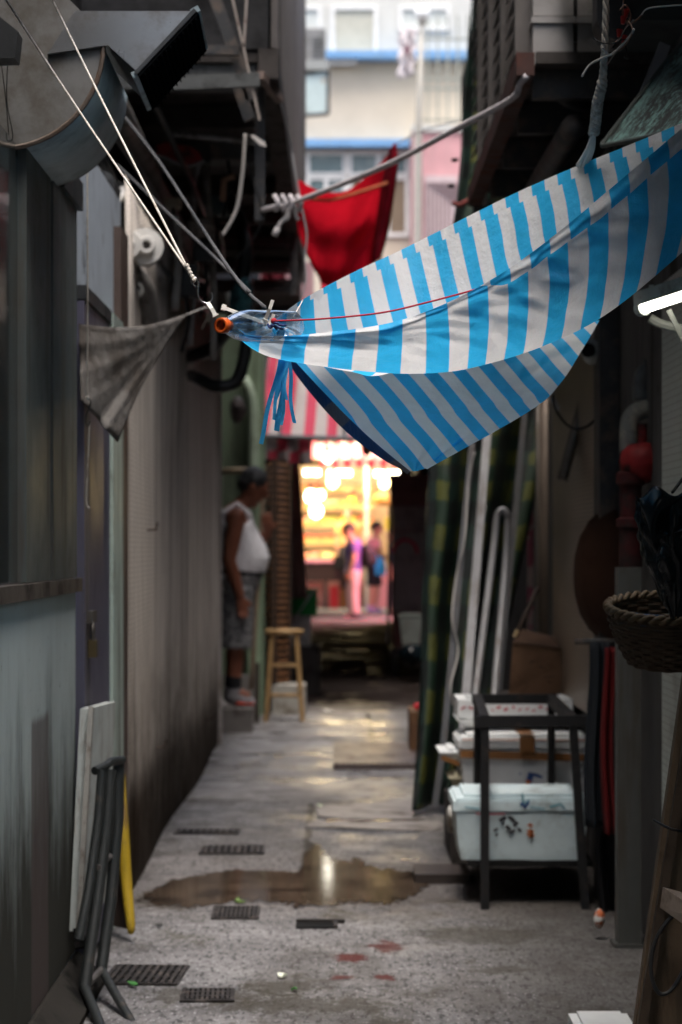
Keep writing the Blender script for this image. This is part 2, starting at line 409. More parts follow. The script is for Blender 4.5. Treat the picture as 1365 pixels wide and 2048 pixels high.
M_con = mat('rough concrete slab', (.27, .25, .24), .5, dirt=(.09, .075, .065), dscale=5, bump=.5)
def slab(pxs, h, name='paving_slab'):
    m = MB(); m.prism([P(x, y, GD(y)) + Vector((0, 0, .001)) for x, y in pxs], (0, 0, h)); m.jitter(.006, 9)
    tag(m.build(name, M_con, bevel=.004), kind='structure')
slab([(628, 1612), (740, 1606), (850, 1603), (852, 1640), (700, 1641), (640, 1636)], .006)
slab([(610, 1655), (720, 1661), (850, 1664), (905, 1662), (880, 1644), (700, 1644), (625, 1641)], .005)

# drain covers and the steel plate
M_iron = mat('worn cast iron', (.026, .022, .021), .6, .2, dirt=(.12, .10, .09), dscale=20, cut=(.52,.64), bump=.5)
M_hole = mat('black drain hole', (.008, .008, .008), .9)
def drain(x0, x1, y0, y1, label, nb=13, rot=0, group='drain covers in the alley floor'):
    d1, d0 = GD(y0), GD(y1); d0 = max(d0, d1 - .6); dm = (d0 + d1) / 2
    a, b = XP(x0, dm), XP(x1, dm); w = (b - a) / 2; h = (d1 - d0) / 2
    t = thing('drain_cover', label, 'drain cover', ((a + b) / 2, dm, 0), group)
    X, Y = (a + b) / 2, dm
    m = MB(); fr = .018
    fr = .012
    for (p, q) in (((-w, -h), (w, -h + fr)), ((-w, h - fr), (w, h)), ((-w, -h + fr), (-w + fr, h - fr)), ((w - fr, -h + fr), (w, h - fr))):
        m.box((X + p[0], Y + p[1], .002), (X + q[0], Y + q[1], .0075))
    m.build('frame', M_iron, t, bevel=.002)
    m = MB(); m.box((X - w + fr, Y - h + fr, .001), (X + w - fr, Y + h - fr, .004)); m.build('pit', M_hole, t)
    m = MB(); s = (2 * w - 2 * fr) / nb
    for i in range(nb):
        xx = X - w + fr + s * (i + .5); m.box((xx - s * .27, Y - h + fr, .005), (xx + s * .27, Y + h - fr, .0095))
    for k in (-.33, .33): m.box((X - w + fr, Y + h * k - .006, .0045), (X + w - fr, Y + h * k + .006, .0085))
    m.build('grating', M_iron, t)
    t.rotation_euler = (0, 0, R(rot)); return t
drain(215, 368, 1934, 1972, 'wide slotted iron drain cover at the lower left beside the folding table', 9, -3)
drain(362, 470, 1981, 2006, 'small barred drain cover nearest the bottom edge of the photo', 9, 2)
drain(425, 520, 1816, 1840, 'short ribbed drain cover just below the brown puddle', 9, 1)
drain(400, 530, 1694, 1710, 'iron drain cover above the puddle on the left side', 9, 1)
drain(350, 480, 1661, 1670, 'thin drain cover against the corrugated wall, farthest of the grates', 9, -1)
t = thing('broken_drain_slot', 'narrow open black drain slot in the middle of the wet floor', 'drain', (XP(640, 7.4), 7.4, 0))
m = MB(); d = GD(1853); m.box((XP(592, d), d - .05, .002), (XP(668, d), d + .05, .005)); m.build('slot', M_hole, t)
m = MB(); m.box((XP(592, d), d + .05, .001), (XP(690, d), d + .068, .014)); m.box((XP(668, d), d - .05, .001), (XP(676, d), d + .05, .012)); m.build('rim', M_iron, t, bevel=.002)
t = thing('steel_plate', 'ribbed steel plate laid over the floor, with a dark front edge', 'metal plate', (XP(750, 13.3), 13.3, 0))
d0, d1 = GD(1540), GD(1496)
m = MB(); m.box((XP(668, d0), d0, .002), (XP(846, d0), d1, .034)); m.build('plate', mat('ribbed plate', (.15, .12, .115), .42, .5, dirt=(.09, .06, .05), dscale=8), t, bevel=.004)
m = MB()
for i in range(16):
    xx = XP(672, d0) + i * .0325; m.box((xx, d0 + .01, .034), (xx + .012, d1 - .01, .039))
m.build('ribs', mat('ribbed plate', (0, 0, 0)), t)

# little litter on the floor
def leaf(px, py, col, label, r=.012, cat='litter', nm='scrap'):
    d = GD(py); c = Vector((XP(px, d), d, .012)); m = MB(); rnd = random.Random(px)
    n = 7; pts = [(c.x + math.cos(6.283 * k / n) * r * rnd.uniform(.5, 1.3), c.y + math.sin(6.283 * k / n) * r * rnd.uniform(.9, 2), .003 + rnd.uniform(0, .012)) for k in range(n)]
    m.prism(pts, (0, 0, .003)); tag(m.build(nm, mat(nm + str(col), col, .5)), label, cat)
leaf(640, 1615, (.72, .85, .62), 'bright pale scrap of plastic at the corner of the broken slab', .016)
leaf(565, 1957, (.75, .80, .66), 'small whitish green scrap on the floor in front', .012)
leaf(590, 1977 + 8, (.05, .2, .04), 'small green leaf piece near the bottom drain cover', .012, 'leaf', 'leaf')
leaf(318, 1856, (.03, .03, .03), 'black pebble-like scrap to the right of the yellow board', .012)
leaf(265, 1975, (.06, .22, .05), 'green leaf piece touching the wide slotted drain cover', .014, 'leaf', 'leaf')
leaf(655, 1424, (.85, .84, .82), 'white scrap of paper on the floor beyond the stool', .04)
leaf(690, 1560, (.8, .78, .75), 'white speck of paper near the steel plate', .015)
leaf(478, 1806, (.10, .16, .04), 'green weed scrap at the lower edge of the puddle', .02, 'leaf', 'leaf')

# ================================================================== left side
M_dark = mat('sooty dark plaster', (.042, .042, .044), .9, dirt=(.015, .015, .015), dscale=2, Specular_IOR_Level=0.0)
def slabbox(name, label, cat, a, b, m, bevel=0, **k):
    mb = MB(); mb.box(a, b); return tag(mb.build(name, m, bevel=bevel), label, cat, **k)
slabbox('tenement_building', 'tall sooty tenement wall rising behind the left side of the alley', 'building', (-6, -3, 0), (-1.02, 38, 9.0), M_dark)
slabbox('shade_roof', 'added unseen sheet overhead that shades the near end of the alley', 'roof', (-1.02, -3.0, 2.62), (1.02, 3.1, 2.70), M_dark)  # unseen sheet added above the camera to darken the near alley
slabbox('shade_slab', 'added unseen slab overhead that shades the near left', 'balcony', (-1.02, 3.12, 2.64), (-.52, 4.9, 2.76), M_dark)  # added out of view to keep light off the kiosk and blower
slabbox('shade_slab', 'added unseen slab overhead that shades the near right', 'balcony', (.42, 3.12, 2.60), (1.02, 4.9, 2.75), M_dark)  # added out of view to shade the right foreground
slabbox('shade_slab', 'second added unseen slab shading the right side, next to the louvred balcony', 'balcony', (.66, 4.92, 2.92), (1.02, 6.98, 3.04), M_dark)  # another out-of-view slab, added to darken the trolley side
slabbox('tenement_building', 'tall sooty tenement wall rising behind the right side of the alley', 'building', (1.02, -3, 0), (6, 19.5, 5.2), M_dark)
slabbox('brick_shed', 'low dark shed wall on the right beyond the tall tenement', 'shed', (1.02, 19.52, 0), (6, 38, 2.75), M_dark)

# --- kiosk with glass
M_pale = mat('chalky pale green panel', (.40, .44, .42), .55, dirt=(.10, .085, .07), dscale=3.2, cut=(.50, .68), streak=1, bump=.15, var=.3)
T = NT('grimy panel'); p = T.pos(); x, y, z = T.sep(p)
sk = T.noise(T.pos((1, 1, .16)), 6, 9, .62, 2); bl = T.noise(T.pos((1, 1, .5)), 5, 8, .7, 4)
gz = T.math('SUBTRACT', 1, T.step(T.math('ADD', z, T.math('MULTIPLY', T.math('SUBTRACT', T.math('ADD', T.math('MULTIPLY', sk, .7), T.math('MULTIPLY', bl, .5)), .6), 1.3)), .30, .95))
c = T.mix(T.step(sk, .45, .7), (.50, .57, .56), (.455, .515, .50)); c = T.mix(T.math('MULTIPLY', gz, .93), c, (.035, .030, .022))
c = T.mix(T.math('MULTIPLY', T.step(T.noise(p, 38, 5, .7, 8), .62, .7), .6), c, (.07, .055, .045))
stn = T.math('MULTIPLY', T.math('MULTIPLY', T.step(T.math('ADD', y, T.math('MULTIPLY', bl, .05)), 5.53, 5.57), T.math('SUBTRACT', 1, T.step(T.math('ADD', y, T.math('MULTIPLY', bl, .05)), 5.85, 5.89))), T.math('SUBTRACT', 1, T.step(T.math('ADD', z, T.math('MULTIPLY', bl, .03)), .80, .83)))
c = T.mix(T.math('MULTIPLY', stn, .72), c, (.13, .105, .10))
M_pale = T.done(T.bsdf(c, .75, 0, T.bump(T.noise(p, 40, 5, .6), .08, .004), Specular_IOR_Level=0.0))
M_alu = mat('dull aluminium', (.12, .15, .15), .5, .4, dirt=(.10, .09, .075), dscale=4, streak=1, bump=.08, var=.35)
M_wood_d = mat('dark greasy wood', (.10, .085, .075), .5, dirt=(.03, .025, .02), dscale=7)
kz = thing('stall_kiosk', 'pale green panelled stall kiosk with aluminium posts and dark glass window', 'kiosk', (-.78, 4.8, 0))
m = MB(); m.box((-.83, 3.1, .09), (-.745, 6.44, 1.095)); m.build('counter_panel', M_pale, kz, bevel=.006)
m = MB(); m.box((-.90, 3.1, 1.097), (-.728, 6.47, 1.135)); m.build('ledge', M_wood_d, kz, bevel=.006)
m = MB(); m.prism([(-.745, 3.1, .0), (-.745, 3.1, .088), (-.735, 3.1, .088), (-.66, 3.1, .02), (-.66, 3.1, 0)], (0, 3.34, 0)); m.build('plinth', mat('plinth mortar', (.045, .042, .038), .9, dirt=(.012, .012, .012), dscale=5, Specular_IOR_Level=0.0), kz)
m = MB(); m.box((-.80, 5.92, 1.137), (-.742, 6.45, 2.17)); m.build('post', M_alu, kz, bevel=.004)
m = MB(); m.box((-.80, 5.43, 1.137), (-.744, 5.885, 2.17)); m.build('post', M_alu, kz, bevel=.004)
m = MB(); m.box((-.80, 5.885, 1.137), (-.765, 5.92, 2.17)); m.build('post_seam', M_hole, kz)
M_glass = mat('dark window glass', (.03, .04, .042), .06, 0, var=.1, bump=.01, Specular_IOR_Level=.9, Coat_Weight=.4)
m = MB(); m.box((-.79, 3.1, 1.137), (-.765, 5.43, 2.17)); m.build('glass_pane', M_glass, kz)
m = MB(); m.box((-.785, 4.9, 1.137), (-.757, 4.93, 2.17)); m.build('mullion', M_alu, kz)
m = MB(); m.box((-.95, 6.06, 2.172), (-.73, 6.5, 2.25)); m.build('fascia', mat('black fascia', (.03, .035, .036), .5), kz)
m = MB(); m.box((-1.0, 3.1, 0), (-.835, 6.44, 2.17)); m.build('back_wall', M_dark, kz)

# --- blower and its outlet
M_galv = mat('galvanised sheet', (.19, .19, .185), .6, .2, dirt=(.10, .09, .075), dscale=6, cut=(.45, .7), bump=.1, var=.4)
M_galv2 = mat('galvanised rim', (.36, .46, .50), .5, .3, dirt=(.17, .19, .19), dscale=9, cut=(.5, .75), bump=.12)
d1, d2 = 5.4, 6.0
bl = thing('extractor_blower', 'big galvanised extractor fan housing with curved scroll above the kiosk', 'extractor fan', P(0, 300, d1))
arc = []
for k in range(0, 15):
    a = R(96 - k * 6.86); arc.append((2 + 205 * math.cos(a), 92 + 205 * math.sin(a)))
poly = [(-230, 20), (-190, 180), (-110, 266)] + arc + [(160, 20), (70, -70), (-150, -70)]
m = MB(); m.prism([P(x, y, d1) for x, y in poly], (0, .014, 0)); m.build('side_plate', M_galv, bl)
rim = [(-230, 20), (-190, 180), (-110, 266)] + arc
m = MB()
m.sheet(lambda u, v: (lambda q: Vector((q.x, q.y + .012 + v * (d2 - d1), q.z)))(P(*[rim[min(int(u * (len(rim) - 1)), len(rim) - 1)][i] * 1.0 for i in (0, 1)], d1)), len(rim) - 1, 1, thick=.006)
m.build('scroll_rim', M_galv2, bl, smooth=True)
m = MB(); m.prism([P(x, y, d1) + Vector((0, d2 - d1, 0)) for x, y in poly], (0, .014, 0)); m.build('back_plate', M_galv, bl)
m = MB(); m.tube([P(x, y, d1 - .004) for x, y in arc], .006, 6); m.build('seam', mat('rusty seam', (.13, .10, .08), .6, .3, dirt=(.16, .07, .03), dscale=20), bl)
m = MB()
m.prism([P(x, y, d1 - .012) for x, y in ((95, 108), (150, 22), (262, 22), (395, 22), (275, 143), (216, 90))], (0, .012, 0))
m.build('transition_plate', mat('bright galvanised sheet', (.30, .31, .32), .3, .7, dirt=(.16, .15, .14), dscale=4, bump=.06), bl, bevel=.002)
m = MB(); A = [P(275, 145, d1 - .01), P(395, 22, d1 - .01), P(150, 22, d1 - .01), P(216, 90, d1 - .01)]; B = [P(300, 212, d2 - .1), P(405, 95, d2 - .1), P(190, 80, d2 - .1), P(230, 140, d2 - .1)]
m.hexa(A, B); m.build('outlet_duct', mat('duct inside', (.05, .055, .058), .5, .5), bl)
# mouth frame with dark wire mesh
q = [P(272, 147, d1 - .02), P(391, 20, d1 - .02), P(407, 96, d2 - .12), P(300, 214, d2 - .12)]
M_dst = mat('dark steel', (.06, .065, .07), .5, .6, dirt=(.03, .03, .03))
for a, b in ((0, 1), (2, 3)): m = MB(); m.bar(q[a], q[b], .009, .012, (0, 1, 0)); m.build('flange', M_dst, bl)
for a, b in ((1, 2), (3, 0)): m = MB(); m.bar(q[a], q[b], .020, .014, (0, 1, 0)); m.build('lit_flange', mat('lit frame ends', (.30, .38, .42), .6, 0, dirt=(.2, .22, .22), dscale=12), bl)  # short ends coloured lighter for the light that falls on them
m = MB(); off = Vector((.006, -.004, -.006)); m.prism([x + off * .5 for x in q], off); m.build('mouth_shade', mat('black mouth shade', (.003, .0035, .004), .9, Specular_IOR_Level=0.0), bl)  # solid black sheet standing for the shade inside the open duct
m = MB()
for i in range(1, 14):
    f = i / 14; m.bar(q[0].lerp(q[1], f) + off * 2, q[3].lerp(q[2], f) + off * 2, .003, .003)
m.build('mesh_wires', mat('mesh wire', (.007, .008, .009), .8, Specular_IOR_Level=0.0), bl)

# kiosk-side: dark bracket left of the blower and hanging loop of wire
tag(MB().prism([P(x, y, 5.2) for x, y in ((-60, 20), (-30, 10), (36, 62), (30, 116), (-60, 118))], (0, .08, 0)).build('steel_bracket', mat('dark steel', (.06, .065, .07), .5, .6, dirt=(.03, .03, .03))), 'dark steel bracket plate at the top left corner beside the blower', 'bracket')
tag(MB().tube([P(x, y, 5.3) for x, y in ((2, 120), (12, 200), (18, 270), (20, 282), (26, 270), (14, 200), (16, 120))], .0012, 5, 4).build('wire_loop', mat('black wire', (.012, .012, .012), .5)), 'thin black wire loop hanging in front of the blower', 'wire')

# --- whitewashed wall, steel door, jamb
M_white = mat('bluish whitewash', (.50, .56, .62), .75, dirt=(.09, .09, .09), dscale=5, cut=(.55, .72), bump=.3)
slabbox('whitewashed_wall', 'bluish whitewashed wall patch above the steel door', 'wall', (-1.0, 6.56, 0), (-.765, 7.97, 2.42), M_white)
dr = thing('steel_door', 'grey stainless steel door with a purple sheen beside the kiosk', 'door', (-.75, 7.2, 0))
M_sst = mat('stainless door', (.17, .165, .24), .42, .6, dirt=(.14, .13, .13), dscale=3, streak=1, bump=.06)  # purple reflection put into the base colour of the steel
m = MB(); m.box((-.763, 6.60, .02), (-.738, 7.33, 1.93)); m.build('leaf', M_sst, dr, bevel=.003)
m = MB(); m.box((-.763, 7.345, 0), (-.728, 7.68, 1.97)); m.build('jamb', mat('pale jamb paint', (.42, .52, .47), .5, dirt=(.13, .12, .10), dscale=5, streak=1), dr, bevel=.004)
m = MB(); m.box((-.738, 6.66, 1.00), (-.722, 6.80, 1.035)); m.build('hasp', mat('steel hardware', (.12, .11, .10), .5, .6), dr, bevel=.003)
m = MB(); m.box((-.735, 6.67, .90), (-.712, 6.73, .95)); m.build('padlock', mat('dull brass', (.13, .10, .05), .45, .6), dr, bevel=.006)
m = MB(); m.tube([(-.723, 6.68, .95), (-.723, 6.68, .985), (-.723, 6.70, 1.0), (-.723, 6.72, .985), (-.723, 6.72, .95)], .004, 8, 4); m.build('shackle', mat('steel hardware', (0, 0, 0)), dr)
m = MB(); m.box((-.765, 6.60, 1.935), (-.732, 7.34, 1.975)); m.build('lintel', mat('dark steel', (0, 0, 0)), dr)

# --- grey cloth tied across the door
A, B_, C_, D_ = P(160, 648, 6.55), P(376, 628, 7.3), P(237, 884, 6.75), P(164, 800, 6.5)
def grey(u, v):
    top = A.lerp(B_, u) - Vector((0, 0, .024 * math.sin(math.pi * u))); bot = D_.lerp(C_, u)
    q = top.lerp(bot, v); e = math.sin(math.pi * v)
    q.x -= .018 * e * u * u; q.y += .02 * math.sin(u * 9 + v * 4) * v; an = math.atan2(v, 1.02 - u); q.y += .008 * math.sin(an * 19) * min(1, 2.2 * math.hypot(v, 1 - u)) + .0025 * math.sin(an * 43)
    return q
m = MB(); m.sheet(grey, 26, 22, lambda u, v: (u, v), .004)
tag(m.build('grey_cloth', mat('grey cloth', (.17, .16, .15), .9, dirt=(.07, .06, .052), dscale=5, cut=(.38, .62), bump=.7, bscale=220), smooth=True), 'limp grey cloth tied by its corner in front of the steel door', 'cloth')
m = MB(); m.tube([P(372, 630, 7.3), P(420, 616, 7.6), (XP(470, 8.4) - .12, 8.4, 2.02)], .003, 6, 4)
tag(m.build('tie_string', mat('dull cord', (.22, .21, .20), .8)), 'dull cord pulling the corner of the grey cloth towards the wall', 'cord')

# hanging string with hook in front of the posts
st = thing('hanging_string', 'thin pale string with a small hook hanging in front of the steel door', 'string', P(176, 1015, 6.2))
M_str = mat('off-white string', (.62, .58, .52), .85, dirt=(.35, .31, .27), dscale=30)
m = MB(); m.tube([P(175, 320, 6.2), P(176, 600, 6.2), P(175, 792, 6.2)], .0022, 6); m.tube([P(179, 850, 6.2), P(176, 930, 6.2), P(173, 1000, 6.2), P(178, 1016, 6.2)], .0022, 6, 3)
m.ball(P(175, 795, 6.2), .006, 1); m.ball(P(178, 1016, 6.2), .004, 1); m.build('cord', M_str, st)
m = MB(); m.tube([P(x, y, 6.2) for x, y in ((175, 795), (182, 802), (179, 815), (173, 828), (172, 845), (177, 852), (181, 842))], .0022, 6, 4); m.build('hook', mat('dark hook wire', (.10, .10, .10), .4, .8), st)

# --- corrugated stained wall
T = NT('stained sheet wall'); p = T.pos(); x, y, z = T.sep(p)
sk = T.noise(T.pos((1, 1, .045)), 9, 9, .68, 1); sk2 = T.noise(T.pos((1, 1, .03)), 30, 6, .6, 4); bl2 = T.noise(T.pos((1, .7, .7)), 3.5, 9, .72, 7)
c = T.mix(T.step(sk, .38, .62), (.74, .68, .615), (.47, .42, .37)); c = T.mix(T.math('MULTIPLY', T.step(sk2, .5, .68), .38), c, (.14, .12, .105)); jt = T.step(T.math('ABSOLUTE', T.math('SUBTRACT', T.math('FRACT', T.math('DIVIDE', y, .92)), .5)), .484, .492); c = T.mix(T.math('MULTIPLY', jt, .6), c, (.05, .04, .035)); c = T.mix(T.math('MULTIPLY', T.step(T.noise(T.pos((1, 1, .25)), 16, 8, .75, 22), .58, .68), .55), c, (.09, .07, .06))
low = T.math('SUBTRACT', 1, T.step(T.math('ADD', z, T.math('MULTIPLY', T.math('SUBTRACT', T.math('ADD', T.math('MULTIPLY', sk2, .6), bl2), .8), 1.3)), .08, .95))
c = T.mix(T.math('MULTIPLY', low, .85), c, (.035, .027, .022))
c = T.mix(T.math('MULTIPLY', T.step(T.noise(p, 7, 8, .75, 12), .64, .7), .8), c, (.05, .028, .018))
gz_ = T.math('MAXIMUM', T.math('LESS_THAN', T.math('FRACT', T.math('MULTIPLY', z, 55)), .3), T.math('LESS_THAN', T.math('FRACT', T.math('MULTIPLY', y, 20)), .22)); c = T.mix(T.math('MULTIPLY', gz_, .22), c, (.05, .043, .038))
M_cor = T.done(T.bsdf(c, T.math('MULTIPLY_ADD', sk, .3, .5), 0, T.bump(T.noise(p, 55, 5, .6), .3, .004), Specular_IOR_Level=0.0))
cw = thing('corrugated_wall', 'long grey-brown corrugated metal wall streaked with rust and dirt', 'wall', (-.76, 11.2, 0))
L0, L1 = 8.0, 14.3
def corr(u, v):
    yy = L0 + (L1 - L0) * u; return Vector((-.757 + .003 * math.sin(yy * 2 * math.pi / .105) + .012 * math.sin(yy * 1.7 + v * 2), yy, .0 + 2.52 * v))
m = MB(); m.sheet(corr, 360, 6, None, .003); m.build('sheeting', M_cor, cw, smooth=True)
m = MB(); m.box((-1.0, L0, 0), (-.79, L1 - .01, 2.5)); m.build('core', M_dark, cw)
m = MB(); m.box((-.79, L1 - .03, 0), (-.742, L1 + .02, 2.52)); m.build('end_trim', mat('end trim', (.42, .38, .36), .55, dirt=(.16, .12, .10), dscale=4, streak=1), cw, bevel=.004)
m = MB()
for (px, py, d) in ((418, 1438, 12.9), (300, 1060, 8.9), (318, 1495, 9.6)):
    X = -.745; yy = X * F / (px - 682.5); zz = ZP(py, yy); m.tube([(X - .01, yy, zz), (X + .025, yy, zz + .002), (X + .03, yy, zz + .03)], .005, 6)
m.build('hooks', mat('rusty hook', (.07, .05, .04), .6, .5), cw)
# dark doorway slit before the corrugated wall
slabbox('door_post', 'narrow dark rusty post between the pale jamb and the corrugated wall', 'post', (-.775, 7.72, 0), (-.74, 7.985, 2.3), mat('rusty post', (.12, .085, .07), .5, .5, dirt=(.05, .03, .025), streak=1))

# --- folded table frame, white board and yellow board at lower left
M_tube = mat('dark painted tube', (.030, .034, .034), .5, .2, dirt=(.09, .07, .055), dscale=12, cut=(.55, .7))
# folding table frame stands on end against the kiosk corner, d about 6.0
ft = thing('folded_table', 'dark tubular folding table frame standing on end against the kiosk corner', 'table frame', P(200, 1990, 6.2))
def tb(lst, r, nm='tube', mt=None, sm=0): mm = MB(); mm.tube(lst, r, 10, sm); return mm.build(nm, mt or M_tube, ft, smooth='auto')
tb([P(222, 1540, 6.25), P(215, 1640, 6.22), P(195, 1800, 6.15), P(170, 1975, 6.05)], .0165, 'leg')
tb([P(238, 1528, 6.35), P(236, 1640, 6.33), P(222, 1800, 6.28), P(203, 1938, 6.2)], .0165, 'leg')
tb([P(205, 1540, 6.2), P(197, 1640, 6.18), P(178, 1780, 6.1), P(158, 1880, 6.05)], .013, 'leg')
tb([P(170, 1975, 6.05), P(193, 2030, 5.9), P(215, 2085, 5.75)], .013, 'foot')
tb([P(203, 1938, 6.2), P(235, 1995, 6.05), P(272, 2060, 5.9)], .013, 'foot')
tb([P(170, 1975, 6.05), P(188, 1955, 6.1), P(205, 1938, 6.2)], .010, 'crossbar', mat('worn steel tube', (.28, .26, .25), .4, .7))
tb([P(197, 1735, 6.16), P(222, 1712, 6.3)], .008, 'crossbar', mat('worn steel tube', (0, 0, 0)))
tb([P(190, 1542, 6.2), P(212, 1532, 6.25), P(222, 1524, 6.28), P(245, 1520, 6.35)], .012, 'hinge_bar', None, 3)
wb = thing('white_board', 'tall narrow white tabletop board leaning between the kiosk and the table frame', 'board', P(205, 1860, 6.45))
m = MB(); a = [P(181, 1417, 6.42), P(232, 1403, 6.9), P(212, 1800, 6.72), P(160, 1862, 6.3)]
nrm = Vector((.028, .004, 0))
m.prism([x - nrm for x in a], nrm); m.build('panel', mat('chipped white laminate', (.52, .56, .54), .5, dirt=(.22, .19, .16), dscale=9, streak=1), wb, bevel=.003)
m = MB(); m.bar(P(183, 1414, 6.41), P(158, 1864, 6.29), .030, .014, (1, 0, 0)); m.build('edge_strip', mat('edge strip', (.38, .37, .34), .6, dirt=(.15, .12, .1), dscale=14), wb)
m = MB(); m.bar(P(158, 1858, 6.29), P(162, 1896, 6.27), .03, .03, (1, 0, 0)); m.build('foot_block', M_hole, wb)
yb = thing('yellow_board', 'upright yellow board edge with rounded corners leaning on the corrugated wall', 'board', P(258, 1870, 7.0))
m = MB(); m.tube([P(243, 1535, 7.25), P(243, 1560, 7.22), P(248, 1680, 7.18), P(254, 1770, 7.15), P(262, 1850, 7.1), P(262, 1866, 7.1)], [.006, .013, .019, .018, .014, .008], 12, 4)
m.build('board_edge', mat('faded yellow paint', (.38, .26, .02), .5, dirt=(.16, .10, .04), dscale=12, streak=1), yb, smooth=True)
m = MB(); m.prism([P(236, 1540, 7.3), P(243, 1540, 7.3), P(262, 1860, 7.16), P(246, 1855, 7.16)], (-.05, .06, 0)); m.build('board_face', mat('brown board', (.07, .05, .04), .7), yb)
# ================================================================== upper left overhang and the clutter under it
M_black = mat('blackened steel', (.035, .036, .038), .55, .2, dirt=(.11, .085, .07), dscale=9, bump=.3)
M_rustdark = mat('rust-dark timber', (.055, .048, .045), .7, dirt=(.025, .022, .02), dscale=8, bump=.5)
M_clad = mat('sooty corrugated cladding', (.17, .155, .15), .6, .2, dirt=(.05, .045, .042), dscale=3, streak=1, var=.4)
OX, OZ, O0, O1 = -.275, 3.08, 9.0, 15.3
oh = thing('overhanging_shed', 'dark corrugated shed overhanging the left side of the alley', 'shed', (-.6, 12, OZ))
def ribs(u, v):
    yy = O0 + (O1 - O0) * u; ph = (yy / .22) % 1
    return Vector((OX + (.022 if ph < .45 else 0) , yy, OZ + .1 + 3.4 * v))
m = MB(); m.sheet(ribs, 290, 2, None, .004); m.build('cladding', M_clad, oh)
m = MB(); m.box((-1.02, O0 + .02, OZ + .1), (OX - .01, O1, OZ + 3.4)); m.build('core', M_dark, oh)
m = MB(); m.box((OX - .05, O0, OZ - .02), (OX + .03, O1, OZ + .095)); m.build('edge_beam', M_rustdark, oh, bevel=.004)
for k, yy in enumerate((9.05, 9.9, 10.8, 11.8, 12.8, 13.9, 15.1)):
    m = MB(); m.box((-1.02, yy, OZ - .05), (OX - .06, yy + .09, OZ + .045)); m.build('joist', mat('greyed joist', (.10, .105, .105), .6, dirt=(.03, .03, .03), dscale=6) if k in (0, 2) else M_rustdark, oh, bevel=.003)
m = MB(); m.box((-1.02, O0 + .03, OZ + .05), (OX - .055, O1, OZ + .09)); m.build('floor_boards', M_rustdark, oh)
m = MB(); m.box((-.30, O1 - .02, OZ - .1), (-.235, O1 + .04, OZ + 3.4)); m.build('corner_post', mat('corner post', (.13, .115, .11), .6, dirt=(.04, .035, .03), streak=1), oh)
# second, lower platform at the far end (dark boards seen between 500 and 530 px)
lp = thing('steel_rack', 'dark steel rack bolted below the far end of the overhanging shed', 'rack', (-.55, 14.2, 2.85))
for zz in (2.72, 2.86, 3.0):
    for yy in (13.5, 14.7): m = MB(); m.box((-1.0, yy, zz), (-.27, yy + .06, zz + .04)); m.build('rail', M_black, lp)
m = MB(); m.box((-1.0, 13.5, 2.765), (-.25, 14.8, 2.80)); m.build('deck', M_rustdark, lp)
m = MB(); m.box((-.30, 13.48, 2.7), (-.255, 13.53, OZ)); m.build('hanger', M_black, lp)
m = MB(); m.box((-.30, 14.72, 2.7), (-.255, 14.77, OZ)); m.build('hanger', M_black, lp)

# steel frame in front of the shed (brackets near top, px 400-520)
fr = thing('wall_bracket', 'black steel angle bracket frame hanging in front of the overhanging shed', 'bracket', P(500, 150, 8.7))
for (a, b) in (((428, -10), (470, 105)), ((470, 105), (505, 200)), ((470, 150), (500, 240))):
    m = MB(); m.bar(P(*a, 8.7), P(*b, 8.7), .045, .03, (0, 1, 0)); m.build('angle_bar', M_black, fr, bevel=.003)
for (a, b) in (((465, -5), (520, 240)), ((494, -5), (488, 95))):
    m = MB(); m.bar(P(*a, 8.6), P(*b, 8.6), .009, .009); m.build('pale_rod', mat('pale rod', (.32, .28, .25), .6, dirt=(.15, .1, .08), dscale=20), fr)
m = MB(); m.bar(P(330, 168, 8.6), P(520, 160, 8.6), .03, .05, (0, 0, 1)); m.build('angle_bar', mat('greyed joist', (0, 0, 0)), fr)
m = MB(); m.bar(P(400, 100, 8.65), P(480, 102, 8.65), .03, .035, (0, 0, 1)); m.build('angle_bar', M_black, fr)
m = MB(); m.bar(P(520, 150, 8.9), P(560, 200, 9.3), .03, .03, (0, 0, 1)); m.build('angle_bar', mat('pinkish primer', (.20, .15, .13), .6, dirt=(.06, .05, .05), dscale=9), fr)
slabbox('board', 'small pale plywood board wedged above the extractor mouth', 'board', P(400, 60, 9.2), P(452, 95, 9.24), mat('pale ply', (.26, .23, .20), .7, dirt=(.1, .08, .07), dscale=10))
# red sign plate
rs = thing('red_sign', 'dark red oval-ended sign plate hidden in the clutter under the shed', 'sign', P(350, 315, 10))
m = MB(); m.prism([P(x, y, 10) for x, y in ((312, 290), (330, 284), (380, 292), (400, 305), (404, 318), (392, 330), (352, 326), (318, 312))], (0, .03, 0)); m.build('plate', mat('dull red enamel', (.40, .04, .045), .45, dirt=(.05, .03, .03), dscale=10), rs, bevel=.004)
m = MB(); m.tube([P(275, 312, 9.9), P(320, 312, 9.95), P(370, 332, 9.95), P(410, 322, 9.95)], .007, 6, 5); m.build('cable', mat('grey cable', (.32, .32, .33), .5), rs)
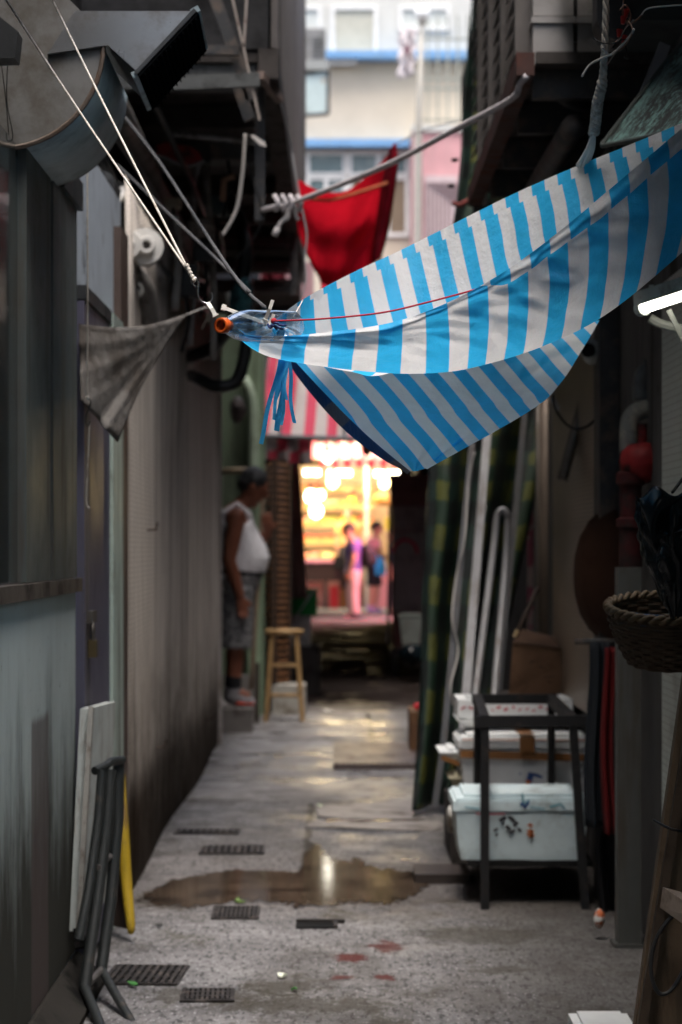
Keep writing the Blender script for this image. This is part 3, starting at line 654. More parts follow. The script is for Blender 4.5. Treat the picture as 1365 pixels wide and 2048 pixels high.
# pipes and cables on the wall
def pipe(name, label, cat, pts, r, m_, sm=5, seg=10, group=None):
    mm = MB(); mm.tube(pts, r, seg, sm); return tag(mm.build(name, m_, smooth=True), label, cat, group)
M_hose = mat('black rubber hose', (.014, .015, .016), .32, var=.1, bump=.1)
pipe('rubber_hose', 'thick black hose curling down beneath the clutter, the lower of two loops', 'hose', [P(495, 560, 10.6), P(497, 640, 10.5), P(488, 720, 10.5), P(470, 765, 10.5), P(430, 772, 10.5), P(400, 758, 10.6), P(385, 752, 10.8)], .029, M_hose)
pipe('rubber_hose', 'thick black hose bending at the top beside the white caps', 'hose', [P(455, 395, 10.9), P(480, 440, 10.8), P(492, 500, 10.7), P(484, 560, 10.7), P(470, 630, 10.7), P(430, 690, 10.8), P(392, 710, 10.9), P(360, 712, 11.2)], .034, M_hose)
pipe('conduit_pipe', 'dark vertical conduit running down the wall under the shed', 'pipe', [P(412, 330, 10.3), P(418, 420, 10.3), P(426, 500, 10.3), P(428, 720, 10.3)], .016, mat('pale dusty conduit', (.24, .225, .21), .6, dirt=(.1, .09, .08), dscale=9))
pipe('conduit_pipe', 'slim grey conduit bending under the shed beside the red sign', 'pipe', [P(402, 320, 10.4), P(390, 360, 10.4), P(388, 420, 10.4), P(392, 560, 10.4), P(380, 690, 10.4)], .011, mat('grey cable', (0, 0, 0)))
pipe('drain_pipe', 'thick dark drain pipe running along the wall above the corrugated sheets', 'pipe', [(-.86, 8.1, 2.50), (-.86, 10, 2.62), (-.86, 14.2, 2.66)], .06, mat('dark pvc', (.055, .058, .06), .45, dirt=(.12, .10, .09), dscale=8))
pipe('drain_pipe', 'dark pipe with pale dust hugging the wall under the shed floor', 'pipe', [(-.82, 8.3, 2.84), (-.84, 11, 2.86), (-.86, 14.5, 2.88)], .045, mat('dusty pvc', (.19, .18, .17), .5, dirt=(.07, .06, .05), dscale=8))
for i, (a, b, c) in enumerate(((2.70, -.72, 9.0), (2.95, -.64, 9.6), (2.6, -.74, 9.3))):
    pipe('sagging_cable', ('black cable sagging along the wall, lowest of the bundle', 'black cable sagging along the wall, outermost of the bundle', 'black cable sagging along the wall between two others')[i], 'cable',
         [(b - .1, 8.0, a), (b, c, a - .12 - .05 * i), (b, 11, a - .16), (b - .02, 12.6, a - .03), (b - .1, 14.4, a + .04)], .012, M_hose, 6, 6, 'cables sagging under the shed')
# fill: junction boxes, brackets
def jbox(x, y, d, w, h, dep, label, m_, nm='junction_box'):
    t = thing(nm, label, 'junction box', P(x, y, d)); c = P(x, y, d)
    mm = MB(); mm.box(c - Vector((w, 0, h)), c + Vector((w, dep, h))); mm.build('case', m_, t, bevel=.006)
    mm = MB(); mm.box(c - Vector((w * .8, .008, h * .85)), c + Vector((w * .8, -.002, h * .85))); mm.build('lid', m_, t, bevel=.003)
    mm = MB(); mm.tube([c + Vector((0, .03, -h)), c + Vector((.01, .03, -h - .1)), c + Vector((-.02, .04, -h - .24))], .008, 6, 4); mm.build('cable', M_hose, t); return t
jbox(430, 410, 10.8, .06, .045, .1, 'teal grey junction box amid the cables under the shed', mat('teal grey plastic', (.10, .14, .15), .5, dirt=(.02, .02, .02)))
jbox(345, 405, 10.4, .035, .02, .1, 'small cream junction box behind the guy cord', mat('cream plastic', (.60, .54, .44), .6, dirt=(.12, .1, .08)))
jbox(372, 560, 10.0, .05, .07, .1, 'black switch box on the wall behind the hook', mat('black plastic', (.018, .018, .02), .45))
jbox(408, 500, 10.1, .045, .05, .1, 'black meter box below the teal box', mat('black plastic', (0, 0, 0)))
jbox(455, 300, 9.8, .07, .04, .12, 'dark box fixed directly under the shed joists', M_black)
# dark backing sheet behind the clutter
slabbox('backing_sheet', 'soot-black panel behind the pipes under the overhanging shed', 'panel', (-1.0, 8.0, 2.53), (-.93, 15.2, OZ), M_dark)
# white caps
M_pvc = mat('weathered white pvc', (.58, .57, .54), .5, dirt=(.28, .25, .21), dscale=10, cut=(.5, .75))
def cap(x, y, d, r, label, tilt):
    t = thing('pipe_cap', label, 'pipe cap', P(x, y, d)); c = P(x, y, d)
    Mx = Matrix.Translation(c) @ Euler((R(90), 0, R(tilt))).to_matrix().to_4x4()
    mm = MB(); mm.lathe([(r, -.06), (r, .0), (r * .96, .012), (r * .5, .014), (r * .48, .05), (r * .42, .056), (r * .24, .056), (r * .22, .03), (0, .03)], Mx); mm.build('cap', M_pvc, t, smooth='auto')
    mm = MB(); mm.cyl(Mx @ Vector((0, 0, -.055)), Mx @ Vector((-.02, 0, -.22)), r * .55); mm.build('pipe', M_pvc, t, smooth='auto')
    mm = MB(); mm.lathe([(r * .2, .028), (r * .2, .034), (0, .034)], Mx); mm.build('bore', mat('dark bore', (.10, .09, .08), .7), t)
    return t
cap(291, 493, 8.4, .068, 'large round white plastic pipe cap on the wall, nearest of the caps', 10)
cap(258, 490, 8.36, .052, 'round white plastic cap just left of the largest cap', -10)
cap(272, 580, 8.6, .030, 'small white plastic cap lowest on the wall above the corrugated sheets', 14)
pipe('elbow_pipe', 'short curved white plastic pipe beside the whitewashed wall', 'pipe', [P(229, 425, 8.2), P(232, 405, 8.2), P(243, 392, 8.25), P(246, 380, 8.3)], .016, M_pvc)
pipe('elbow_pipe', 'greyish plastic pipe elbow just under the short white one', 'pipe', [P(236, 424, 8.4), P(246, 440, 8.4), P(242, 455, 8.4), P(232, 462, 8.5)], .014, mat('grey pvc', (.25, .26, .27), .5))
pipe('wall_pipe', 'grimy vertical pipe behind the white caps', 'pipe', [P(262, 545, 8.6), P(290, 580, 8.7), P(296, 640, 8.8)], .04, mat('dusty pvc', (0, 0, 0)))
pipe('steel_strap', 'pale steel strap crossing the clutter just above the red sign', 'strap', [P(345, 268, 9.6), P(430, 276, 9.6), P(520, 285, 9.6)], .012, mat('pale steel strap', (.34, .34, .35), .6, dirt=(.12, .11, .1), dscale=14), 0, 6)
pipe('wall_pipe', 'slim pale pipe standing in the clutter left of the black hoses', 'pipe', [P(352, 430, 9.9), P(356, 520, 9.9), P(350, 620, 9.9)], .018, mat('pale dusty conduit', (0, 0, 0)), 4)
pipe('bent_bracket', 'rusty bent bracket in the clutter beside the teal box', 'bracket', [P(470, 352, 9.7), P(448, 360, 9.7), P(446, 402, 9.7)], .014, mat('rusty bracket', (.22, .13, .09), .7, dirt=(.08, .05, .04), dscale=12), 0, 6)
# teal net bag
def blob(name, label, cat, c, sc, m_, seed, amt=.03, sub=3, smooth=True, fs=14):
    mm = MB(); mm.ball(c, 1, sub, sc); mm.jitter(amt, fs, seed); mm.jitter(amt * .5, fs * 2.4, seed + 4); return tag(mm.build(name, m_, smooth=smooth), label, cat)
blob('net_bag', 'dark teal netting bag hanging beside the green wall', 'bag', P(484, 612, 10.4), (.045, .05, .13), mat('teal net', (.02, .075, .085), .8, dirt=(.01, .02, .025), dscale=30, bump=.8), 3, .02)
blob('rag', 'small dusty rag stuffed among the pipes above the upper hose', 'rag', P(402, 455, 10.0), (.06, .04, .04), mat('dusty rag', (.20, .17, .15), .9, dirt=(.08, .07, .06), dscale=12), 22, .02)
pipe('clip_cluster', 'pale dusty pipe clip near the black hoses', 'pipe', [P(455, 585, 10.5), P(458, 600, 10.5), P(462, 612, 10.5)], .012, M_pvc)
# loose pale cable and strip
pipe('loose_cable', 'pale loose cable dangling in a curve under the shed', 'cable', [P(491, 268, 8.9), P(489, 300, 8.9), P(485, 350, 8.9), P(476, 410, 8.9), P(462, 445, 8.9), P(446, 470, 8.9)], .0075, mat('pale cable', (.42, .40, .38), .6), 6, 8)
tag(MB().prism([P(x, y, 8.9) for x, y in ((500, 270), (508, 270), (530, 284), (533, 293), (520, 290))], (0, .012, 0)).build('cable_tag', mat('pale tag', (.55, .52, .5), .6)), 'small pale torn strip beside the loose dangling cable', 'strip')
pipe('thin_wire', 'thin grey wire running down the far edge of the shed to the red cloth', 'wire', [P(560, 200, 9.4), P(582, 290, 9.6), P(590, 340, 9.6), P(605, 420, 9.6), P(614, 470, 9.6), P(610, 520, 9.6), P(612, 560, 9.6), P(600, 610, 9.6)], .0045, mat('grey cable', (0, 0, 0)), 5, 6)
pipe('thin_wire', 'very thin black wire looping behind the loose pale cable', 'wire', [P(497, 300, 9.2), P(505, 360, 9.2), P(520, 400, 9.2), P(524, 440, 9.2), P(505, 480, 9.2), P(470, 520, 9.2)], .003, M_hose, 5, 6)

# ================================================================== cords, hook, ropes
hs_ = thing('guy_strings', 'pair of white strings converging on a knot above a steel hook', 'string', P(383, 550, 4.3))
K = P(383, 552, 4.28)
M_str2 = mat('white twine', (.72, .68, .62), .85, dirt=(.45, .40, .34), dscale=40)
for (x, y, d) in ((-60, -112, 5.0), (32, -150, 5.0)):
    m = MB(); m.tube([P(x, y, d), P(x, y, d).lerp(K, .5) - Vector((0, 0, .006)), K], .0024, 8, 6); m.build('string', M_str2, hs_, smooth=True)
m = MB(); rnd = random.Random(4)
for i in range(5):
    t_ = i / 4; q = P(374 + 14 * t_, 532 + 28 * t_, 4.28); m.ball(q, .0052, 1)
m.tube([P(372, 528, 4.28), P(380, 545, 4.28), P(389, 562, 4.28)], .004, 8, 3); m.build('knot', M_str2, hs_, smooth=True)
m = MB(); m.tube([P(x, y, 4.28) for x, y in ((392, 574), (383, 564), (384, 557), (393, 556), (397, 565), (396, 583), (398, 596), (406, 604), (416, 606), (423, 600), (425, 592), (423, 585))], .0016, 8, 5)
tag(m.build('steel_hook', mat('steel hook', (.45, .45, .45), .3, 1), smooth=True), 'bent steel S hook joining the white strings to the bottle neck', 'hook')
pipe('guy_line', 'grey guy cord running from under the blower to the tarp corner, upper one', 'cord', [P(235, 215, 7.6), P(320, 325, 7.0), P(460, 540, 5.1), P(530, 615, 4.55)], .0045, mat('grey cord', (.085, .085, .09), .8), 4, 6, 'guy cords to the tarp corner')
pipe('guy_line', 'grey guy cord meeting the other one before the tarp corner, lower one', 'cord', [P(235, 330, 7.9), P(330, 420, 7.0), P(440, 525, 5.6), P(500, 585, 4.75)], .0045, mat('grey cord', (0, 0, 0)), 4, 6, 'guy cords to the tarp corner')
rp = thing('grey_rope', 'long grey rope stretched across the alley in front of the red cloth', 'rope', P(580, 408, 9))
M_rope = mat('grey rope', (.50, .47, .49), .85, dirt=(.32, .30, .31), dscale=40)
kn = P(580, 408, 9.0)
m = MB(); m.tube([P(525, 420, 9.2), P(560, 412, 9.1), kn, P(700, 362, 8.6), P(800, 318, 8.2), P(920, 254, 7.7), P(1000, 212, 7.3), P(1032, 190, 7.1), P(1040, 168, 7.05), P(1054, 152, 7.0)], .0105, 10, 5); m.build('rope', M_rope, rp, smooth=True)
m = MB()
for k in range(4): m.tube([kn + Vector((-.06 + .03 * k, -.02, .03)), kn + Vector((-.045 + .03 * k, -.035, 0)), kn + Vector((-.055 + .03 * k, -.015, -.03))], .010, 8, 3)
m.build('knot', M_rope, rp, smooth=True)
m = MB(); m.tube([kn, P(575, 430, 9), P(560, 448, 9), P(556, 458, 9)], .008, 8, 4); m.tube([P(557, 455, 9), P(549, 472, 9)], [.012, .014], 8); m.tube([kn, P(580, 428, 9), P(572, 440, 9)], .008, 8, 3); m.tube([kn + Vector((.02, 0, 0)), P(592, 430, 9), P(598, 440, 9)], .008, 8, 3); m.build('loose_ends', mat('pale rope ends', (.48, .46, .46), .85), rp, smooth=True)
m = MB(); m.box((XP(520, 9.2) - .02, 9.2, ZP(440, 9.2)), (XP(520, 9.2) + .02, 9.24, OZ)); tag(m.build('hanger_bar', M_black), 'black hanger bar under the shed edge holding the grey rope', 'bar')

# ================================================================== the blue and white striped tarpaulin
def interp(keys, u):
    f = u * (len(keys) - 1); i = min(int(f), len(keys) - 2); t = f - i
    k0 = keys[max(i - 1, 0)]; k1 = keys[i]; k2 = keys[i + 1]; k3 = keys[min(i + 2, len(keys) - 1)]
    return [.5 * (2 * b + (c - a) * t + (2 * a - 5 * b + 4 * c - d) * t * t + (3 * b - a - 3 * c + d) * t ** 3) for a, b, c, d in zip(k0, k1, k2, k3)]
RK = [(470, 668, 4.36), (570, 672, 4.42), (760, 650, 4.44), (880, 612, 4.42), (1000, 549, 4.40), (1110, 470, 4.36), (1230, 370, 4.30), (1365, 256, 4.22), (1500, 138, 4.15)]
TK = [(474, 674, 4.38), (548, 716, 4.52), (745, 744, 4.62), (885, 745, 4.64), (990, 724, 4.62), (1092, 690, 4.56), (1205, 634, 4.48), (1325, 540, 4.40), (1500, 380, 4.30)]
BK = [(540, 648, 4.62), (604, 600, 5.0), (704, 546, 5.2), (804, 499, 5.3), (904, 449, 5.3), (1014, 394, 5.25), (1128, 343, 5.15), (1258, 290, 5.05), (1500, 190, 4.9)]
from mathutils import noise as NZ
def front(u, v):
    r = P(*interp(RK, u)); t = P(*interp(TK, u))
    q = r.lerp(t, v)
    q.y -= .07 * math.sin(math.pi * v) * min(1, u * 6) * (.6 + .4 * v)      # belly towards the lens
    w = NZ.noise(Vector((u * 9, v * 2.2, 1.3))) * .022 + NZ.noise(Vector((u * 26 - v * 7, v * 4, 4))) * .008
    e = math.sin(math.pi * min(max(v, 0), 1)) ** .5 if 0 < v < 1 else 0
    q.y += w * e; q.z += w * .5 * e
    # rolled hem: a small ridge below the rim
    q.y -= .012 * math.exp(-((v - .1) / .05) ** 2) * min(1, u * 3)
    # creases fanning down from the rim on the right half
    if u > .3:
        ph = (u * 11 - v * 2.6); q.y += .006 * math.sin(2 * math.pi * ph) * e * min(1, (u - .3) * 5)
    return q
def front_uv(u, v):
    x = interp(RK, u)[0] * (1 - v * .55) + interp(TK, u)[0] * v * .55
    s = (x - 478) / 93 if x < 880 else 4.32 + (x - 880) / 79
    if u > .33: s += -.10 * math.sin(math.pi * v) * (u - .33) * 2 
    f = min(1, max(0, (u - .42) / .1)); return (s, v + .25 * (1 - f * f * (3 - 2 * f)))
def back(u, v):
    b = P(*interp(BK, u)); t = P(*interp(TK, u)); t.y += .03; t.z += .018
    q = b.lerp(t, v); q.y += .05 * math.sin(math.pi * v); q.z -= .10 * math.sin(math.pi * v) * min(1, u * 4)
    w = NZ.noise(Vector((u * 8, v * 2, 7.3))) * .02 + NZ.noise(Vector((u * 22, v * 5, 9))) * .007
    e = min(1, v * 6) * min(1, (1 - v) * 5)
    if u > .6: w += .022 * math.sin(u * 75) * (u - .6) * 2.2
    q += Vector((0, w, w * .6)) * e
    return q
def back_uv(u, v):
    x = interp(BK, u)[0]; return ((x - 705) / 52 - v * .75 + (.02 * math.sin(v * 40) if u > .6 else 0), v)
M_tarp = cloth_mat('blue white woven tarp', (.04, .54, 1.0), (.84, .83, .83), .5, (.17, .42), .45, .45, (.36, .33, .30), .03)
M_tarp2 = cloth_mat('blue white woven tarp back', (.04, .54, 1.0), (.86, .86, .88), .5, (.04, .13), .62, .5, (.38, .35, .32), .03)
M_tarp3 = cloth_mat('blue white woven tarp flap', (.04, .54, 1.0), (.88, .87, .87), .5, None, .72, .5, (.34, .32, .30), .03)
tp = thing('striped_tarp', 'blue and white striped plastic tarp slung across the alley like a hammock', 'tarp', P(880, 745, 4.6))
m = MB(); m.sheet(front, 190, 36, front_uv); m.build('front_fold', M_tarp, tp, smooth=True)
m = MB(); m.sheet(back, 170, 30, back_uv); m.build('back_panel', M_tarp2, tp, smooth=True)
LK = [(584, 716, 5.2), (640, 776, 5.1), (700, 838, 4.98), (760, 893, 4.86), (822, 943, 4.76)]
RK2 = [(1200, 640, 5.3), (1165, 700, 5.25), (1120, 768, 5.15), (1060, 822, 5.0), (862, 934, 4.78)]
def flap(u, v):
    a = P(*interp(LK, v)); b = P(*interp(RK2, v)); q = a.lerp(b, u)
    q.y += .06 * math.sin(math.pi * u) * (1 - v * .3)
    w = .009 * math.sin(v * 15 + u * 3 + math.sin(u * 7)) + NZ.noise(Vector((u * 9, v * 7, 3))) * .02
    return q + Vector((0, w, w * .12)) * min(1, u * 5, (1 - u) * 6 + .3)
def flap_uv(u, v):
    a = interp(LK, v); b = interp(RK2, v); x = a[0] + (b[0] - a[0]) * u; y = a[1] + (b[1] - a[1]) * u
    s = (x - .88 * y) / 62
    return (s + .015 * math.sin(v * 13 + u * 2) + .04 * math.tanh((v - .52 - .1 * u) * 30), .5)
m = MB(); m.sheet(flap, 110, 60, flap_uv); m.build('hanging_flap', M_tarp3, tp, smooth=True)
# dark folded edge of the flap
m = MB()
def edge(u, v):
    a = Vector(flap(0, u)); wd = .008 + .018 * math.sin(math.pi * min(1, u * 1.1)) ** .6
    return a + Vector((-wd * v * .8, .05 * v, -wd * v * .5))
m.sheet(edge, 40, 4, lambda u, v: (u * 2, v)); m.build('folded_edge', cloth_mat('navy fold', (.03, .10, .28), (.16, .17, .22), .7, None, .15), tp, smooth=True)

# plastic bottle that anchors the corner
bt = thing('plastic_bottle', 'clear plastic bottle with orange ring neck holding the tarp corner', 'bottle', P(442, 650, 4.28))
ax0 = P(442, 651, 4.26); ax1 = P(600, 652, 4.50)
dz = (ax1 - ax0).normalized(); xx = dz.orthogonal().normalized(); Mx = Matrix.Translation(ax0) @ Matrix((xx, dz.cross(xx), dz)).transposed().to_4x4()
T = NT('clear bottle plastic'); g1 = T.n('ShaderNodeBsdfGlossy'); T.set(g1.inputs[0], (.9, .95, 1)); g1.inputs[1].default_value = .08
tr = T.n('ShaderNodeBsdfTransparent'); T.set(tr.inputs[0], (.80, .87, .94)); fz = T.n('ShaderNodeLayerWeight'); fz.inputs[0].default_value = .35
mx = T.n('ShaderNodeMixShader'); T.set(mx.inputs[0], T.math('MULTIPLY_ADD', fz.outputs[1], .7, .14)); T.t.links.new(tr.outputs[0], mx.inputs[1]); T.t.links.new(g1.outputs[0], mx.inputs[2])
M_clear = T.done(mx.outputs[0])
m = MB(); m.lathe([(.0125, .005), (.0125, .02), (.018, .03), (.026, .055), (.030, .085), (.030, .15), (.028, .155), (.030, .165), (.030, .245), (.022, .262), (.004, .258)], Mx, 30, False); m.build('body', M_clear, bt, smooth=True)
m = MB(); m.lathe([(.0095, .0), (.0140, -.002), (.0146, .003), (.0146, .014), (.0125, .016), (.0118, .006), (.0095, .004), (.0088, .03)], Mx, 30, False); m.build('neck_ring', mat('orange cap plastic', (.75, .13, .025), .3, dirt=(.45, .07, .02), dscale=60, bump=.05), bt, smooth=True)
m = MB(); m.lathe([(.0088, .024), (.002, .025)], Mx, 20, True); m.build('neck_inside', mat('deep red inside', (.22, .03, .01), .4), bt)
def ctie(pts, w, label):
    m = MB()
    for a, b in zip(pts[:-1], pts[1:]): m.bar(a, b, w, .0016, (0, -1, .3))
    m.bar(pts[0], pts[0].lerp(pts[1], .16), w * 1.6, .006, (0, -1, .3))
    return tag(m.build('cable_tie', mat('white nylon', (.78, .78, .74), .4, var=.1, bump=.03), bevel=.0004), label, 'cable tie')
ctie([P(432, 632, 4.26), P(424, 617, 4.26), P(416, 605, 4.27)], .0075, 'white cable tie looping from the steel hook to the bottle neck')
ctie([P(444, 614, 4.30), P(490, 631, 4.32), P(527, 645, 4.35)], .007, 'long white cable tie tail pointing left above the bottle')
ctie([P(530, 642, 4.34), P(540, 618, 4.33), P(546, 600, 4.33)], .0065, 'short white cable tie tail standing upright by the red string')
ctie([P(536, 650, 4.34), P(545, 636, 4.34), P(548, 628, 4.34)], .006, 'stubby white cable tie beside the upright one')
m = MB()
for k in range(5): m.tube([P(536 + k * 5, 648 + (k % 2) * 4, 4.33), P(541 + k * 6, 656 - (k % 3) * 5, 4.325), P(548 + k * 6, 650 + (k % 2) * 8, 4.34)], .0022, 6, 4)
tag(m.build('string_knot', mat('navy twine', (.03, .05, .16), .8), smooth=True), 'small dark blue twine knot at the tarp corner', 'knot')
rst = [P(548, 642, 4.33), P(640, 638, 4.40), P(760, 626, 4.45), P(850, 606, 4.46), P(955, 578, 4.47), P(1010, 560, 4.6)]
pipe('red_string', 'red string running along inside the striped tarp from its corner', 'string', rst, .0018, mat('red twine', (.45, .03, .05), .7), 8, 6)
m = MB(); m.ball(rst[0], .006, 2); tag(m.build('red_string_knot', mat('red twine', (0, 0, 0)), smooth=True), 'red knot of the string at the tarp corner', 'knot')
pipe('thin_white_line', 'thin white thread rising from the tarp corner against the stripes', 'string', [P(586, 636, 4.6), P(598, 615, 4.7), P(606, 600, 4.85)], .0012, M_str2, 3, 5)
# bundle of blue ribbons
rb = thing('ribbon_bundle', 'bundle of shredded blue plastic ribbons hanging under the tarp', 'ribbons', P(560, 880, 4.6))
M_rib = cloth_mat('blue ribbon', (.07, .48, .85), (.08, .48, .82), .5, None, .5, .35)
for (x0, x1, y1, w) in ((560, 520, 888, 9), (566, 546, 840, 7), (570, 556, 862, 11), (574, 562, 850, 7), (578, 588, 846, 8), (568, 552, 800, 6), (572, 572, 800, 6)):
    m = MB(); dd = 4.58 + random.uniform(0, .05)
    def rib(u, v, x0=x0, x1=x1, y1=y1, w=w, dd=dd):
        x = x0 + (x1 - x0) * (u ** 1.15) + 2.5 * math.sin(u * 7 + x0); y = 716 + (y1 - 716) * u
        return P(x + (v - .5) * w * .95, y + (v - .5) * 2, dd + .006 * math.sin(u * 5 + v * 2 + x1))
    m.sheet(rib, 14, 2, lambda u, v: (.2, u)); m.build('ribbon', M_rib, rb, smooth=True)
# braided rope that holds the back edge, right
br = thing('braided_rope', 'frayed grey braided rope holding up the back edge of the striped tarp', 'rope', P(1165, 325, 5.1))
M_br = mat('frayed rope', (.42, .39, .35), .9, dirt=(.2, .18, .16), dscale=60, bump=.6)
path = catmull([P(1213, -60, 5.0), P(1212, 20, 5.0), P(1209, 110, 5.0), P(1205, 165, 5.02), P(1196, 205, 5.03), P(1192, 240, 5.05), P(1188, 268, 5.06)], 14)
for k in range(3):
    pts = []
    for i, q in enumerate(path):
        a = i * .62 + k * 2.094; r = .0065 if i > 40 else .0035; pts.append(q + Vector((math.cos(a) * r, math.sin(a) * r, 0)))
    m = MB(); m.tube(pts, lambda t: .0035 + .0035 * min(1, t * 1.5), 7); m.build('strand', M_br, br, smooth=True)
for (x, y) in ((1156, 331), (1164, 335), (1172, 330), (1178, 322)):
    m = MB(); m.tube([P(1188, 262, 5.06), P((1188 + x) / 2 + 4, (265 + y) / 2, 5.07), P(x, y, 5.12)], .0048, 7, 5); m.build('frayed_end', mat('pale rope fray', (.55, .53, .49), .9, bump=.6), br, smooth=True)
# ================================================================== awnings and red cloth in the middle
aw = thing('striped_awning', 'faded red and white striped awning sloping out from the left wall', 'awning', (-.1, 18.4, 2.1))
M_aw = cloth_mat('red white awning', (.50, .045, .085), (.40, .36, .34), .46, None, .40, .6, (.30, .24, .22), .06)
def awf(u, v):
    a = P(538 + (765 - 538) * u, 712, 19.6); b = P(513 + (770 - 513) * u, 868 + 14 * math.sin(u * 3.1), 17.6)
    q = a.lerp(b, v); q.z -= .05 * math.sin(math.pi * v) * (1 + .5 * math.sin(u * 14)); q.y += .02 * math.sin(u * 31 + v * 3); return q
m = MB(); m.sheet(awf, 70, 18, lambda u, v: (u * 5.6 - .02, v)); m.build('top_sheet', M_aw, aw, smooth=True)
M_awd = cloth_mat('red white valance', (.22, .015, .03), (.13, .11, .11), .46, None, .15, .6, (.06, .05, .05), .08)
def val(u, v):
    q = P(511 + (624 - 511) * u, 870 + 5 * u, 17.58); q.z -= .20 * v; q.y += .03 * math.sin(u * 19) * v + .02; return q
m = MB(); m.sheet(val, 40, 8, lambda u, v: (u * 2.6 + (.45 if v > .5 else 0), v)); m.build('valance', M_awd, aw, smooth=True)
m = MB(); m.tube([P(513, 872, 17.57), P(772, 880, 17.57)], .018, 8); m.build('front_bar', mat('dark steel', (0, 0, 0)), aw)
m = MB()
for x in (560, 690): m.tube([P(x, 874, 17.6), (XP(x, 17.6), 19.6, 2.8)], .014, 6)
m.build('ribs', mat('dark steel', (0, 0, 0)), aw)
# dark roof sheets further on
M_roofd = mat('soot roof sheets', (.03, .03, .032), .9, dirt=(.06, .05, .045), dscale=4, Specular_IOR_Level=0.0)
def roofs(u, v): return Vector((-1.02 + 2.04 * u, 20 + 11.5 * v, 2.52 + .25 * v + .04 * math.sin(v * 9) + .02 * math.sin(u * 90)))
m = MB(); m.sheet(roofs, 90, 10, None, .01); tag(m.build('roof_sheets', M_roofd), 'dark corrugated roof sheets covering the far stretch of the alley', 'roof')
def roofs2(u, v): return Vector((-1.02 + 2.04 * u, 31.5 + 6 * v, 2.80 + .2 * v + .02 * math.sin(u * 80)))
m = MB(); m.sheet(roofs2, 80, 8, None, .01); tag(m.build('tarpaulin_roof', mat('dark brown sheet roof', (.05, .035, .03), .9, Specular_IOR_Level=0.0)), 'dark brown sheet roof over the end of the alley', 'roof')

# red cloth
M_red = cloth_mat('deep red cloth', (.62, .008, .022), (.62, .008, .022), .5, None, .52, .75, (.16, .005, .01), .03, gloss=.1)
rc = thing('red_cloth', 'deep red cloth sheet slung between the walls behind the grey rope', 'cloth', P(690, 560, 12.5))
def red(u, v):
    top = P(*interp([(598, 358, 12.2), (648, 386, 12.4), (700, 378, 12.5), (752, 334, 12.6), (792, 286, 12.7)], u))
    bot = P(*interp([(640, 560, 12.9), (655, 572, 12.9), (690, 556, 12.9), (730, 538, 12.9), (764, 518, 12.8)], u))
    q = top.lerp(bot, v); q.y += .16 * math.sin(math.pi * v) * math.sin(math.pi * u) + .02 * math.sin(u * 17 + v * 8) + .03 * math.sin(v * 11 - u * 5)
    q.x -= .02 * math.sin(math.pi * v) * (1 - u) * 3 * (1 if u < .5 else .6); return q
m = MB(); m.sheet(red, 50, 40, lambda u, v: (u, v)); m.build('sheet', M_red, rc, smooth=True)
def redh(u, v):
    q = P(*interp([(793, 286, 12.6), (797, 330, 12.6), (788, 400, 12.65), (776, 470, 12.7), (762, 520, 12.7)], v)); q2 = P(*interp([(778, 300, 12.68), (766, 350, 12.7), (757, 410, 12.72), (748, 470, 12.75), (742, 524, 12.78)], v))
    r = q2.lerp(q, u); r.y -= .05 * math.sin(math.pi * u); return r
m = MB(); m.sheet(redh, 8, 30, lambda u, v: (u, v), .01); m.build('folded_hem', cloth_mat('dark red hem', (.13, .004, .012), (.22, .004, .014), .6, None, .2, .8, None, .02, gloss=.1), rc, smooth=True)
m = MB(); m.tube([P(612, 396, 12.3), P(660, 400, 12.42), P(720, 384, 12.52), P(775, 366, 12.62)], .009, 6, 5); m.build('seam', mat('brownish seam', (.33, .09, .04), .8), rc, smooth=True)
def red2(u, v):
    q = P(640 + 60 * u, 552 + 6 * math.sin(u * 4), 13.3).lerp(P(646 + 40 * u, 610 - 14 * u, 13.2), v); q.y += .05 * math.sin(u * 6 + v * 4); return q
m = MB(); m.sheet(red2, 16, 12, lambda u, v: (u, v), .004); tag(m.build('red_cloth', cloth_mat('bright red cloth', (.62, .02, .05), (.62, .02, .05), .5, None, .4, .7), smooth=True), 'small brighter red cloth bunched below the big red sheet', 'cloth')
pipe('tie_string', 'thin cord lifting the peak of the red cloth towards the right wall', 'cord', [P(793, 288, 12.7), P(880, 250, 12.6), (1.0, 12.5, 3.6)], .004, mat('grey cable', (0, 0, 0)))
# dusky pink wall piece, dark red cloth, red bar seen between shed and tarp
slabbox('pink_wall', 'dusty pink wall piece glimpsed between the dark shed and the tarp', 'wall', P(520, 524, 19.9), P(628, 640, 20.1), mat('dusty pink paint', (.45, .28, .30), .7, dirt=(.2, .12, .12), dscale=3))
def drk(u, v):
    q = P(523 + 42 * u + 8 * v, 528 + 2 * u, 18.9).lerp(P(523 + 60 * u, 640, 18.9), v); q.y += .04 * math.sin(u * 9); return q
m = MB(); m.sheet(drk, 14, 10, lambda u, v: (u, v), .01); tag(m.build('maroon_cloth', cloth_mat('maroon cloth', (.10, .005, .012), (.10, .006, .014), .5, None, .2, .8), smooth=True), 'dark maroon cloth hanging in front of the pink wall', 'cloth')
m = MB(); m.bar(P(566, 572, 18.4), P(606, 606, 18.2), .05, .03, (0, 1, 0)); tag(m.build('red_bar', mat('bright red paint', (.55, .02, .04), .4), bevel=.005), 'slanting bright red bar in front of the maroon cloth', 'bar')

